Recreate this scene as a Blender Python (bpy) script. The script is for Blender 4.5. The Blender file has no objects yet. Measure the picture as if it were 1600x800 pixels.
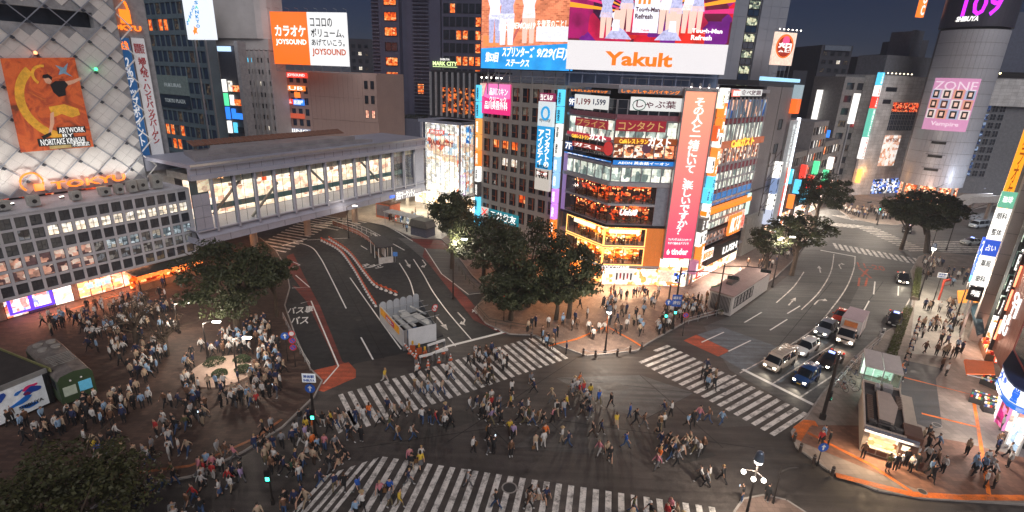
import bpy,bmesh,math,random
from mathutils import Vector,Matrix
R_ = random.Random(7)
scene = bpy.context.scene
col = scene.collection
PI = math.pi
cd = bpy.data.cameras.new('camera')
cam = bpy.data.objects.new('camera',cd)
col.objects.link(cam)
cd.sensor_width = 36.0
cd.lens = 18.48
cd.clip_start = 0.5
cd.clip_end = 3000.0
pitch,roll = math.radians(18.82),math.radians(2.2)
fwd = Vector((0,math.cos(pitch),-math.sin(pitch)))
rt0 = Vector((1,0,0))
up0 = rt0.cross(fwd)
rt = rt0 * math.cos(roll) + up0 * math.sin(roll)
up = -rt0 * math.sin(roll) + up0 * math.cos(roll)
cam.matrix_world = Matrix(((rt.x,up.x,-fwd.x,0),(rt.y,up.y,-fwd.y,0),(rt.z,up.z,-fwd.z,30.0),(0,0,0,1)))
scene.camera = cam
w = bpy.data.worlds.new('World')
scene.world = w
w.use_nodes = True
nt = w.node_tree
nt.nodes.clear()
sky = nt.nodes.new('ShaderNodeTexSky')
sky.sky_type = 'NISHITA'
sky.sun_disc = False
sky.sun_elevation = math.radians(42)
sky.sun_rotation = math.radians(165)
sky.ozone_density = 8.0
sky.dust_density = 0.3
bg = nt.nodes.new('ShaderNodeBackground')
bg.inputs[1].default_value = 0.0062
wo = nt.nodes.new('ShaderNodeOutputWorld')
tn = nt.nodes.new('ShaderNodeVectorMath'); tn.operation = 'MULTIPLY'; tn.inputs[1].default_value = (.85,.8,1.15)
nt.links.new(sky.outputs[0],tn.inputs[0]); nt.links.new(tn.outputs[0],bg.inputs[0])
nt.links.new(bg.outputs[0],wo.inputs[0])
sl = bpy.data.lights.new('city_glow_lamp','SUN')  # broad lamp standing in for city glow from behind the camera
sl.energy = 1.35
sl.angle = math.radians(45)
sl.color = (1.0,0.93,0.9)
so = bpy.data.objects.new('city_glow_lamp',sl)
so.rotation_euler = (math.radians(48),0,math.radians(15))
col.objects.link(so)
scene.view_settings.view_transform = 'Standard'
scene.view_settings.look = 'None'
scene.view_settings.exposure = 0.3
scene.view_settings.gamma = 1.0
scene.view_settings.use_curve_mapping = False
scene.cycles.use_denoising = True
scene.cycles.max_bounces = 5
scene.cycles.diffuse_bounces = 2
scene.cycles.glossy_bounces = 2
scene.cycles.transmission_bounces = 4
scene.cycles.transparent_max_bounces = 12
scene.cycles.sample_clamp_indirect = 4.0
scene.cycles.use_light_tree = True
M = {}
def _nodes(name):
 m = bpy.data.materials.new(name)
 m.use_nodes = True
 t = m.node_tree
 return m,t,t.nodes['Principled BSDF']
def lin(c):
 if isinstance(c,str):
  c = [int(c[i:i + 2],16) / 255 for i in (0,2,4)]
  return tuple(((x + 0.055) / 1.055) ** 2.4 if x > 0.04 else x / 12.92 for x in c)
 return tuple(c)
def mat(name,c,rough=0.7,metal=0.0,var=0.25,scale=1.5,bump=0.0,em=0.0,coat=0.0,detail=4,dirt=0.0):
 """painted / mineral surface whose colour wanders with two noises"""
 if name in M:
  return M[name]
 c = lin(c)
 m,t,b = _nodes(name)
 N,L = t.nodes,t.links
 b.inputs['Roughness'].default_value = rough
 b.inputs['Metallic'].default_value = metal
 b.inputs['Base Color'].default_value = (*c,1)
 if coat:
  b.inputs['Coat Weight'].default_value = coat
 if var > 0:
  tc = N.new('ShaderNodeTexCoord')
  n1 = N.new('ShaderNodeTexNoise'); n1.inputs['Scale'].default_value = scale; n1.inputs['Detail'].default_value = detail
  n1.inputs['Roughness'].default_value = 0.65
  L.new(tc.outputs['Object'],n1.inputs['Vector'])
  mr = N.new('ShaderNodeMapRange'); mr.inputs['From Min'].default_value = 0.3; mr.inputs['From Max'].default_value = 0.7
  mr.inputs['To Min'].default_value = 1 - var; mr.inputs['To Max'].default_value = 1 + var * 0.6
  L.new(n1.outputs['Fac'],mr.inputs['Value'])
  mx = N.new('ShaderNodeVectorMath'); mx.operation = 'SCALE'
  mx.inputs[0].default_value = c
  L.new(mr.outputs[0],mx.inputs['Scale'])
  L.new(mx.outputs[0],b.inputs['Base Color'])
  if bump:
   n2 = N.new('ShaderNodeTexNoise'); n2.inputs['Scale'].default_value = scale * 12
   L.new(tc.outputs['Object'],n2.inputs['Vector'])
   bp = N.new('ShaderNodeBump'); bp.inputs['Strength'].default_value = bump; bp.inputs['Distance'].default_value = 0.02
   L.new(n2.outputs['Fac'],bp.inputs['Height']); L.new(bp.outputs[0],b.inputs['Normal'])
 if em:  # slight own glow put in for light on boards and prints
  b.inputs['Emission Color'].default_value = (*c,1)
  b.inputs['Emission Strength'].default_value = em
 M[name] = m
 return m
def glow(name,c,s=1.0,var=0.0,scale=3.0,sample=False):
 """something that gives off light: lit sign, lamp, lit panel"""
 if name in M:
  return M[name]
 c = lin(c)
 m,t,b = _nodes(name)
 N,L = t.nodes,t.links
 b.inputs['Base Color'].default_value = (*[x * 0.4 for x in c],1)
 b.inputs['Roughness'].default_value = 0.4
 b.inputs['Emission Color'].default_value = (*c,1)
 b.inputs['Emission Strength'].default_value = s
 if var:
  tc = N.new('ShaderNodeTexCoord')
  n1 = N.new('ShaderNodeTexNoise'); n1.inputs['Scale'].default_value = scale; n1.inputs['Detail'].default_value = 3
  L.new(tc.outputs['Object'],n1.inputs['Vector'])
  mr = N.new('ShaderNodeMapRange'); mr.inputs['From Min'].default_value = 0.3; mr.inputs['From Max'].default_value = 0.7
  mr.inputs['To Min'].default_value = s * (1 - var); mr.inputs['To Max'].default_value = s * (1 + var)
  L.new(n1.outputs['Fac'],mr.inputs['Value']); L.new(mr.outputs[0],b.inputs['Emission Strength'])
 m.cycles.emission_sampling = 'FRONT_BACK' if sample else 'NONE'
 M[name] = m
 return m
def interior(name,cols,s=1.0,scale=(1.2,1.2,1.6),dark=0.25):
 """what is seen through a lit window: goods, people and lamps as blotches of several colours that give off light"""
 if name in M:
  return M[name]
 m,t,b = _nodes(name)
 N,L = t.nodes,t.links
 tc = N.new('ShaderNodeTexCoord')
 oi = N.new('ShaderNodeObjectInfo')
 ad = N.new('ShaderNodeVectorMath'); ad.operation = 'MULTIPLY_ADD'
 sc = N.new('ShaderNodeCombineXYZ')
 for i in range(3):
  sc.inputs[i].default_value = 7.3 * (i + 1)
 mm = N.new('ShaderNodeVectorMath'); mm.operation = 'SCALE'
 L.new(sc.outputs[0],mm.inputs[0]); L.new(oi.outputs['Random'],mm.inputs['Scale'])
 L.new(tc.outputs['Object'],ad.inputs[0]); ad.inputs[1].default_value = scale; L.new(mm.outputs[0],ad.inputs[2])
 v = N.new('ShaderNodeTexVoronoi'); v.feature = 'F1'; v.inputs['Scale'].default_value = 1.15; v.distance = 'CHEBYCHEV'
 L.new(ad.outputs[0],v.inputs['Vector'])
 cr = N.new('ShaderNodeValToRGB'); cr.color_ramp.interpolation = 'CONSTANT'
 e = cr.color_ramp.elements
 n = len(cols)
 e[0].position = 0; e[0].color = (*lin(cols[0]),1)
 e[1].position = 1 / n; e[1].color = (*lin(cols[1 % n]),1)
 for i in range(2,n):
  q = e.new(i / n); q.color = (*lin(cols[i]),1)
 sp = N.new('ShaderNodeSeparateColor'); L.new(v.outputs['Color'],sp.inputs[0])
 L.new(sp.outputs[0],cr.inputs['Fac'])
 no = N.new('ShaderNodeTexNoise'); no.inputs['Scale'].default_value = 2.2; no.inputs['Detail'].default_value = 5
 L.new(ad.outputs[0],no.inputs['Vector'])
 mr = N.new('ShaderNodeMapRange'); mr.inputs['From Min'].default_value = 0.35; mr.inputs['From Max'].default_value = 0.65
 mr.inputs['To Min'].default_value = s * dark; mr.inputs['To Max'].default_value = s * 1.5
 L.new(no.outputs['Fac'],mr.inputs['Value'])
 L.new(cr.outputs[0],b.inputs['Base Color']); L.new(cr.outputs[0],b.inputs['Emission Color']); L.new(mr.outputs[0],b.inputs['Emission Strength'])
 b.inputs['Roughness'].default_value = 0.6
 m.cycles.emission_sampling = 'NONE'
 M[name] = m
 return m
def gradient(name,c0,c1,z0,z1,s=1.0,axis=2):
 """print whose ink goes from one colour to another up the sheet"""
 if name in M:
  return M[name]
 m,t,b = _nodes(name)
 N,L = t.nodes,t.links
 tc = N.new('ShaderNodeTexCoord'); sx = N.new('ShaderNodeSeparateXYZ'); L.new(tc.outputs['Object'],sx.inputs[0])
 mr = N.new('ShaderNodeMapRange'); mr.inputs['From Min'].default_value = z0; mr.inputs['From Max'].default_value = z1
 L.new(sx.outputs[axis],mr.inputs['Value'])
 cr = N.new('ShaderNodeValToRGB'); cr.color_ramp.elements[0].color = (*lin(c0),1); cr.color_ramp.elements[1].color = (*lin(c1),1)
 L.new(mr.outputs[0],cr.inputs['Fac']); L.new(cr.outputs[0],b.inputs['Base Color']); L.new(cr.outputs[0],b.inputs['Emission Color'])
 b.inputs['Emission Strength'].default_value = s
 m.cycles.emission_sampling = 'NONE'
 M[name] = m
 return m
def glassmat(name,c=(0.9,0.95,0.95),tint=0.12,rough=0.03,alpha=0.75):
 """thin pane: mostly lets through, partly mirrors"""
 if name in M:
  return M[name]
 m,t,b = _nodes(name)
 N,L = t.nodes,t.links
 tr = N.new('ShaderNodeBsdfTransparent'); tr.inputs[0].default_value = (*c,1)
 gl = N.new('ShaderNodeBsdfGlossy'); gl.inputs['Roughness'].default_value = rough
 mx = N.new('ShaderNodeMixShader'); mx.inputs[0].default_value = tint
 L.new(tr.outputs[0],mx.inputs[1]); L.new(gl.outputs[0],mx.inputs[2])
 L.new(mx.outputs[0],N['Material Output'].inputs[0])
 M[name] = m
 return m
def asphalt(name,c,patch=0.35,worn=0.0):
 if name in M:
  return M[name]
 m,t,b = _nodes(name)
 N,L = t.nodes,t.links
 c = lin(c)
 tc = N.new('ShaderNodeTexCoord')
 big = N.new('ShaderNodeTexNoise'); big.inputs['Scale'].default_value = 0.09; big.inputs['Detail'].default_value = 5; big.inputs['Roughness'].default_value = 0.6
 mid = N.new('ShaderNodeTexNoise'); mid.inputs['Scale'].default_value = 1.3; mid.inputs['Detail'].default_value = 6; mid.inputs['Roughness'].default_value = 0.7
 fine = N.new('ShaderNodeTexNoise'); fine.inputs['Scale'].default_value = 14; fine.inputs['Detail'].default_value = 3
 for q in (big,mid,fine):
  L.new(tc.outputs['Object'],q.inputs['Vector'])
 def mrange(src,lo,hi):
  mr = N.new('ShaderNodeMapRange'); mr.inputs['From Min'].default_value = 0.32; mr.inputs['From Max'].default_value = 0.68
  mr.inputs['To Min'].default_value = lo; mr.inputs['To Max'].default_value = hi
  L.new(src.outputs['Fac'],mr.inputs['Value']); return mr
 a = mrange(big,1 - patch,1 + patch); d = mrange(mid,0.65,1.35); f = mrange(fine,0.7,1.3)
 mp_ = N.new('ShaderNodeMapping'); mp_.inputs['Rotation'].default_value = (0,0,-.75); mp_.inputs['Scale'].default_value = (.06,1.5,1)
 stn = N.new('ShaderNodeTexNoise'); stn.inputs['Scale'].default_value = 1.0; stn.inputs['Detail'].default_value = 4
 L.new(tc.outputs['Object'],mp_.inputs[0]); L.new(mp_.outputs[0],stn.inputs['Vector']); st_ = mrange(stn,.72,1.3)
 p0 = N.new('ShaderNodeMath'); p0.operation = 'MULTIPLY'; L.new(a.outputs[0],p0.inputs[0]); L.new(st_.outputs[0],p0.inputs[1]); a = p0
 p1 = N.new('ShaderNodeMath'); p1.operation = 'MULTIPLY'; L.new(a.outputs[0],p1.inputs[0]); L.new(d.outputs[0],p1.inputs[1])
 p2 = N.new('ShaderNodeMath'); p2.operation = 'MULTIPLY'; L.new(p1.outputs[0],p2.inputs[0]); L.new(f.outputs[0],p2.inputs[1])
 sc = N.new('ShaderNodeVectorMath'); sc.operation = 'SCALE'; sc.inputs[0].default_value = c
 L.new(p2.outputs[0],sc.inputs['Scale']); L.new(sc.outputs[0],b.inputs['Base Color'])
 rr = mrange(mid,0.5,0.85); L.new(rr.outputs[0],b.inputs['Roughness'])
 bp = N.new('ShaderNodeBump'); bp.inputs['Strength'].default_value = 0.25; bp.inputs['Distance'].default_value = 0.01
 L.new(fine.outputs['Fac'],bp.inputs['Height']); L.new(bp.outputs[0],b.inputs['Normal'])
 M[name] = m
 return m
def paint(name,c,keep=0.75):
 """road paint worn through to the asphalt in specks and patches"""
 if name in M:
  return M[name]
 m,t,b = _nodes(name)
 N,L = t.nodes,t.links
 tc = N.new('ShaderNodeTexCoord')
 n1 = N.new('ShaderNodeTexNoise'); n1.inputs['Scale'].default_value = 1.1; n1.inputs['Detail'].default_value = 8; n1.inputs['Roughness'].default_value = 0.8
 L.new(tc.outputs['Object'],n1.inputs['Vector'])
 cr = N.new('ShaderNodeMapRange'); cr.inputs['From Min'].default_value = keep - 0.14; cr.inputs['From Max'].default_value = keep + 0.05
 L.new(n1.outputs['Fac'],cr.inputs['Value'])
 mx = N.new('ShaderNodeMix'); mx.data_type = 'RGBA'
 mx.inputs[6].default_value = (*lin(c),1); mx.inputs[7].default_value = (0.07,0.065,0.06,1)
 L.new(cr.outputs[0],mx.inputs[0]); L.new(mx.outputs[2],b.inputs['Base Color'])
 b.inputs['Roughness'].default_value = 0.6
 M[name] = m
 return m
def tiles(name,c,sx=0.9,sy=0.9,mortar=0.02,mc=0.45,rough=0.6,var=0.22,off=0.0,em=0.0,axis='XY'):
 """cladding or paving whose joints are finer than a pixel or two"""
 if name in M:
  return M[name]
 m,t,b = _nodes(name)
 N,L = t.nodes,t.links
 c = lin(c)
 tc = N.new('ShaderNodeTexCoord')
 src = tc.outputs['Object']
 if axis == 'XZ':
  s = N.new('ShaderNodeSeparateXYZ'); cb = N.new('ShaderNodeCombineXYZ'); L.new(src,s.inputs[0])
  pl = N.new('ShaderNodeMath'); pl.operation = 'ADD'; L.new(s.outputs[0],pl.inputs[0]); L.new(s.outputs[1],pl.inputs[1])
  L.new(pl.outputs[0],cb.inputs[0]); L.new(s.outputs[2],cb.inputs[1]); src = cb.outputs[0]
 br = N.new('ShaderNodeTexBrick'); br.offset = off; br.inputs['Scale'].default_value = 1.0
 br.inputs['Brick Width'].default_value = sx; br.inputs['Row Height'].default_value = sy; br.inputs['Mortar Size'].default_value = mortar
 br.inputs['Color1'].default_value = (*[x * (1 - var) for x in c],1); br.inputs['Color2'].default_value = (*[x * (1 + var) for x in c],1)
 br.inputs['Mortar'].default_value = (*[x * mc for x in c],1)
 L.new(src,br.inputs['Vector'])
 n1 = N.new('ShaderNodeTexNoise'); n1.inputs['Scale'].default_value = 0.35; n1.inputs['Detail'].default_value = 6
 L.new(tc.outputs['Object'],n1.inputs['Vector'])
 mr = N.new('ShaderNodeMapRange'); mr.inputs['From Min'].default_value = 0.3; mr.inputs['From Max'].default_value = 0.7
 mr.inputs['To Min'].default_value = 0.75; mr.inputs['To Max'].default_value = 1.2
 L.new(n1.outputs['Fac'],mr.inputs['Value'])
 sc = N.new('ShaderNodeVectorMath'); sc.operation = 'SCALE'; L.new(br.outputs[0],sc.inputs[0]); L.new(mr.outputs[0],sc.inputs['Scale'])
 L.new(sc.outputs[0],b.inputs['Base Color'])
 b.inputs['Roughness'].default_value = rough
 M[name] = m
 return m
class MB:
 def __init__(s):
  s.v,s.f,s.m = [],[],[]
 def poly(s,pts,mi=0):
  n = len(s.v); s.v += [tuple(p) for p in pts]; s.f.append(tuple(range(n,n + len(pts)))); s.m.append(mi); return s
 def box(s,x0,x1,y0,y1,z0,z1,mi=0):
  n = len(s.v)
  s.v += [(x0,y0,z0),(x1,y0,z0),(x1,y1,z0),(x0,y1,z0),(x0,y0,z1),(x1,y0,z1),(x1,y1,z1),(x0,y1,z1)]
  for q in ((0,3,2,1),(4,5,6,7),(0,1,5,4),(1,2,6,5),(2,3,7,6),(3,0,4,7)):
   s.f.append(tuple(n + i for i in q)); s.m.append(mi)
  return s
 def prism(s,pts,z0,z1,mi=0,side=None):
  n = len(s.v); k = len(pts)
  area = sum(pts[i][0] * pts[(i + 1) % k][1] - pts[(i + 1) % k][0] * pts[i][1] for i in range(k))
  if area < 0:
   pts = pts[::-1]
  s.v += [(p[0],p[1],z0) for p in pts] + [(p[0],p[1],z1) for p in pts]
  s.f.append(tuple(range(n + k - 1,n - 1,-1))); s.m.append(mi)
  s.f.append(tuple(range(n + k,n + 2 * k))); s.m.append(mi)
  for i in range(k):
   j = (i + 1) % k
   s.f.append((n + i,n + j,n + k + j,n + k + i)); s.m.append(mi if side is None else side)
  return s
 def prism_xz(s,pts,y0,y1,mi=0,side=None):
  """outline in x,z pushed along y"""
  n = len(s.v); k = len(pts)
  area = sum(pts[i][0] * pts[(i + 1) % k][1] - pts[(i + 1) % k][0] * pts[i][1] for i in range(k))
  if area < 0:
   pts = pts[::-1]
  s.v += [(p[0],y0,p[1]) for p in pts] + [(p[0],y1,p[1]) for p in pts]
  s.f.append(tuple(range(n,n + k))); s.m.append(mi)
  s.f.append(tuple(range(n + 2 * k - 1,n + k - 1,-1))); s.m.append(mi)
  for i in range(k):
   j = (i + 1) % k
   s.f.append((n + j,n + i,n + k + i,n + k + j)); s.m.append(mi if side is None else side)
  return s
 def tube(s,path,r,n=6,mi=0,r1=None):
  P = [Vector(p) for p in path]; base = len(s.v); K = len(P)
  for i,p in enumerate(P):
   d = (P[min(i + 1,K - 1)] - P[max(i - 1,0)]).normalized()
   a = d.orthogonal().normalized() if abs(d.z) < 0.99 else Vector((1,0,0))
   if abs(d.z) < 0.99:
    a = d.cross(Vector((0,0,1))).normalized()
   b = d.cross(a)
   rr = r if r1 is None else r + (r1 - r) * i / (K - 1)
   for k in range(n):
    t = 2 * PI * k / n
    s.v.append(tuple(p + (a * math.cos(t) + b * math.sin(t)) * rr))
  for i in range(K - 1):
   for k in range(n):
    q = (k + 1) % n
    s.f.append((base + i * n + k,base + i * n + q,base + (i + 1) * n + q,base + (i + 1) * n + k)); s.m.append(mi)
  s.f.append(tuple(base + k for k in range(n - 1,-1,-1))); s.m.append(mi)
  s.f.append(tuple(base + (K - 1) * n + k for k in range(n))); s.m.append(mi)
  return s
 def cyl(s,x,y,z0,z1,r,n=12,mi=0,r1=None):
  return s.tube([(x,y,z0),(x,y,z1)],r,n,mi,r1)
 def disc(s,c,r,nrm,n=16,mi=0):
  nrm = Vector(nrm).normalized(); a = nrm.orthogonal().normalized(); b = nrm.cross(a); c = Vector(c)
  return s.poly([c + (a * math.cos(2 * PI * k / n) + b * math.sin(2 * PI * k / n)) * r for k in range(n)],mi)
 def ball(s,c,r,n=8,mi=0,sz=1.0):
  base = len(s.v); c = Vector(c); h = n // 2 + 1
  for i in range(h):
   t = PI * i / (h - 1)
   for k in range(n):
    p = 2 * PI * k / n
    s.v.append((c.x + r * math.sin(t) * math.cos(p),c.y + r * math.sin(t) * math.sin(p),c.z + r * sz * math.cos(t)))
  for i in range(h - 1):
   for k in range(n):
    q = (k + 1) % n
    s.f.append((base + i * n + k,base + (i + 1) * n + k,base + (i + 1) * n + q,base + i * n + q)); s.m.append(mi)
  return s
 def mesh(s,name,mats,smooth=False):
  me = bpy.data.meshes.new(name)
  me.from_pydata(s.v,[],s.f)
  if not isinstance(mats,(list,tuple)):
   mats = [mats]
  for q in mats:
   me.materials.append(q)
  me.polygons.foreach_set('material_index',s.m)
  if smooth:
   me.polygons.foreach_set('use_smooth',[True] * len(me.polygons))
  me.update()
  return me
 def build(s,name,mats,parent=None,loc=(0,0,0),rotz=0.0,smooth=False):
  return inst(name,s.mesh(name,mats,smooth),parent,loc,rotz)
def inst(name,me,parent=None,loc=(0,0,0),rotz=0.0,scale=None):
 o = bpy.data.objects.new(name,me)
 col.objects.link(o)
 o.parent = parent
 o.location = loc
 o.rotation_euler = (0,0,rotz)
 if scale:
  o.scale = scale
 return o
def tag(o,label=None,cat=None,group=None,kind=None):
 if label: o['label'] = label
 if cat: o['category'] = cat
 if group: o['group'] = group
 if kind: o['kind'] = kind
 return o
def thing(name,label,cat,loc=(0,0,0),rotz=0.0,group=None):
 o = bpy.data.objects.new(name,None)
 o.empty_display_size = 0.3
 col.objects.link(o)
 o.location = loc if len(loc) == 3 else (loc[0],loc[1],0)
 o.rotation_euler = (0,0,rotz)
 return tag(o,label,cat,group)
def site(name,label,cat,x,y,deg,group=None,z=0.0):
 """a thing standing on a facade line: x along the facade, y into the building, z up"""
 return thing(name,label,cat,(x,y,z),math.radians(deg),group)
def struct(o):
 o['kind'] = 'structure'
 return o
_fc = {}
def letters(s,x0,z0,x1,z1,y,m,parent,vertical=False,depth=0.04,name='lettering',keep=False,bold=0.012,yaw=0.0,flat=False,slant=0.0):
 """words as solid characters fitted in a rectangle of a facade (x,z), their face at depth y"""
 key = (s,vertical,bold,slant)
 if key not in _fc:
  c = bpy.data.curves.new('text','FONT')
  c.body = '\n'.join(s) if vertical else s
  c.align_x = 'CENTER' if vertical else 'LEFT'
  c.space_line = 0.85 if vertical else 0.9
  c.resolution_u = 2
  c.offset = bold
  c.shear = slant
  o = bpy.data.objects.new('text',c)
  me = bpy.data.meshes.new_from_object(o)
  bpy.data.objects.remove(o); bpy.data.curves.remove(c)
  co = [v.co.copy() for v in me.vertices]
  fs = [tuple(p.vertices) for p in me.polygons]
  bpy.data.meshes.remove(me)
  _fc[key] = (co,fs)
 co,fs = _fc[key]
 if not co:
  return None
 ax,bx = min(v.x for v in co),max(v.x for v in co)
 ay,by = min(v.y for v in co),max(v.y for v in co)
 sx,sz = (x1 - x0) / max(bx - ax,1e-3),(z1 - z0) / max(by - ay,1e-3)
 ox,oz = x0,z0
 if keep:
  k = min(sx,sz); ox += ((x1 - x0) - k * (bx - ax)) / 2; oz += ((z1 - z0) - k * (by - ay)) / 2; sx = sz = k
 V = [(ox + (v.x - ax) * sx,0.0,oz + (v.y - ay) * sz) for v in co]
 me = bpy.data.meshes.new(name)
 if flat:
  me.from_pydata(V,[],fs)
 else:
  n = len(V)
  ed = {}
  for f in fs:
   for i in range(len(f)):
    a,b = f[i],f[(i + 1) % len(f)]
    ed[(a,b)] = 1
  F = list(fs)
  V2 = V + [(v[0],depth,v[2]) for v in V]
  for (a,b) in ed:
   if (b,a) not in ed:
    F.append((b,a,a + n,b + n))
  me.from_pydata(V2,[],F)
 me.materials.append(m)
 o = inst(name,me,parent,(0,y - (0 if flat else depth),0))
 return o
def signboard(parent,x0,z0,x1,z1,y,m,text=None,tm=None,vertical=False,pad=0.12,thick=0.18,frame=None,keep=False,name='sign_panel',bold=0.012,slant=0.0):
 """box sign on a facade, its words sub-parts"""
 b = MB().box(x0,x1,y - thick,y,z0,z1)
 o = b.build(name,m,parent)
 if frame:
  f = MB(); e = 0.06
  f.box(x0 - e,x1 + e,y - thick - 0.03,y + 0.0,z1 + .002,z1 + e).box(x0 - e,x1 + e,y - thick - 0.03,y,z0 - e,z0 - .002)
  f.box(x0 - e,x0 - .002,y - thick - 0.03,y,z0,z1).box(x1 + .002,x1 + e,y - thick - 0.03,y,z0,z1)
  f.build('sign_frame',frame,o)
 if text:
  w_,h_ = x1 - x0,z1 - z0
  px,pz = (w_ * pad,h_ * pad * 0.4) if vertical else (w_ * pad * 0.5,h_ * pad)
  letters(text,x0 + px,z0 + pz,x1 - px,z1 - pz,y - thick - 0.002,tm,o,vertical,keep=keep,bold=bold,slant=slant)
 return o
WHITE = mat('white_paint',(0.75,0.75,0.74),0.5,var=0.1)
BLACKM = mat('black_metal',(0.02,0.02,0.022),0.45,0.3,var=0.2)
STEEL = mat('galvanised_steel',(0.42,0.43,0.45),0.4,0.7,var=0.15)
GREYM = mat('grey_metal_panel',(0.3,0.31,0.35),0.5,0.2,var=0.12)
DARKG = mat('dark_window_glass',(0.03,0.037,0.05),0.12,0.0,var=0.5,scale=0.6)
BLUEG = mat('blue_tinted_glass',(0.03,0.06,0.12),0.1,var=0.4,scale=0.5)
CONC = mat('concrete',(0.3,0.29,0.28),0.85,var=0.25,scale=0.7,bump=0.2)
CLEAR = glassmat('clear_glass')
G_WHITE = glow('lit_white',(1,0.97,0.92),1.1)
G_WARM = glow('lit_warm_white',(1,0.8,0.55),1.4)
G_ORANGE = glow('lit_orange',(1,0.22,0.03),1.2)
G_RED = glow('lit_red',(0.9,0.05,0.03),1.2)
G_BLUE = glow('lit_blue',(0.03,0.22,0.9),1.2)
G_CYAN = glow('lit_cyan',(0.1,0.6,0.9),1.1)
G_GREEN = glow('lit_green',(0.1,0.8,0.35),1.1)
G_LAMP = glow('lamp_glass',(1,0.92,0.8),9.0)
WIN_O = interior('lit_room_orange',['ff6a20','ff8a40','c04010','ffb070'],0.9)
WIN_W = interior('lit_room_white',['fff4e0','ffecd0','e8dcc8','fffaf0','b0a898'],0.72,dark=0.5)
WIN_D = interior('dim_room',['404048','5a5048','2a2a30','807058'],0.12)
def window_mesh(w_,h_,pane,frame,fr=0.07,mun=(1,1),dep=0.12,sill=False):
 """window: casing, cross bars proud of the pane"""
 b = MB()
 b.box(0,fr,0,dep,0,h_,0).box(w_ - fr,w_,0,dep,0,h_,0).box(fr,w_ - fr,0,dep,0,fr,0).box(fr,w_ - fr,0,dep,h_ - fr,h_,0)
 t = fr * 0.5
 for i in range(1,mun[0] + 1):
  x = w_ * i / (mun[0] + 1); b.box(x - t / 2,x + t / 2,0.02,dep - .01,fr,h_ - fr,0)
 for i in range(1,mun[1] + 1):
  z = h_ * i / (mun[1] + 1); b.box(fr,w_ - fr,0.03,dep - .02,z - t / 2,z + t / 2,0)
 b.poly([(fr,dep * 0.75,fr),(w_ - fr,dep * 0.75,fr),(w_ - fr,dep * 0.75,h_ - fr),(fr,dep * 0.75,h_ - fr)],1)
 return b.mesh('window',[frame,pane])
def lattice(x0,x1,z0,z1,nc,nr,pw,ph,y0,y1,b=None,mi=0):
 """wall with a grid of openings: piers and spandrels butted end to end; returns cell rectangles"""
 b = b or MB()
 cw,ch = (x1 - x0 - pw) / nc,(z1 - z0 - ph) / nr
 for i in range(nc + 1):
  b.box(x0 + i * cw,x0 + i * cw + pw,y0,y1,z0,z1,mi)
 for j in range(nr + 1):
  for i in range(nc):
   b.box(x0 + i * cw + pw,x0 + (i + 1) * cw,y0 + 0.02,y1,z0 + j * ch,z0 + j * ch + ph,mi)
 cells = {}
 for i in range(nc):
  for j in range(nr):
   cells[(i,j)] = (x0 + i * cw + pw,z0 + j * ch + ph,cw - pw,ch - ph)
 return b,cells
def point_light(name,loc,energy,color=(1,0.9,0.75),r=0.3,parent=None,spot=None,aim=None):
 l = bpy.data.lights.new(name,'SPOT' if spot else 'POINT')
 l.energy = energy * 2.3; l.color = color; l.shadow_soft_size = r
 if spot:
  l.spot_size = math.radians(spot); l.spot_blend = 0.6
 o = bpy.data.objects.new(name,l); col.objects.link(o); o.location = loc; o.parent = parent
 if aim is not None:
  o.rotation_euler = (Vector(aim) - Vector(loc)).to_track_quat('-Z','Y').to_euler()
 return o
def area_light(name,loc,energy,size,aim,color=(1,0.9,0.8),parent=None):
 l = bpy.data.lights.new(name,'AREA'); l.energy = energy * 4.2; l.color = color; l.shape = 'RECTANGLE'; l.size,l.size_y = size
 o = bpy.data.objects.new(name,l); col.objects.link(o); o.location = loc; o.parent = parent
 o.rotation_euler = (Vector(aim) - Vector(loc)).to_track_quat('-Z','Y').to_euler()
 return o
# ================================================================ ground, roads, pavements
ROAD = asphalt('crossing_asphalt',(0.066,0.056,0.051),0.4)
NEWROAD = asphalt('dark_new_asphalt',(0.022,0.023,0.025),0.25)
GREYROAD = asphalt('worn_grey_asphalt',(0.1,0.1,0.098),0.25)
PAINT = paint('white_road_paint',(0.78,0.74,0.7),0.6)
PAINTN = paint('fresh_white_road_paint',(0.8,0.79,0.76),0.74)
REDROAD = asphalt('red_brown_road_coating',(0.16,0.035,0.028),0.3)
ORANGEROAD = asphalt('orange_road_coating',(0.42,0.085,0.04),0.25)
BLUEROAD = asphalt('blue_grey_road_coating',(0.13,0.15,0.17),0.2)
TACTILE = asphalt('orange_tactile_paving',(0.75,0.17,0.02),0.3)
TACTL = asphalt('dull_tactile_paving',(0.28,0.09,0.03),0.4)
PAVE_L = tiles('brown_paving',(0.07,0.04,0.03),0.6,0.3,0.012,0.6,0.75,0.3,0.5)
PAVE_R = tiles('warm_grey_paving',(0.27,0.22,0.19),0.6,0.6,0.012,0.65,0.7,0.14)
PAVE_C = tiles('reddish_paving',(0.2,0.14,0.115),0.45,0.45,0.012,0.6,0.7,0.2,0.5)
PAVE_W = tiles('pale_station_paving',(0.5,0.46,0.4),0.6,0.6,0.012,0.7,0.5,0.1)
KERB = mat('kerb_stone',(0.33,0.3,0.28),0.8,var=0.25,scale=0.9)
g_ = MB().box(-900,900,-200,1600,-0.5,0.0)
ground = struct(g_.build('ground',ROAD))
road = ground
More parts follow.
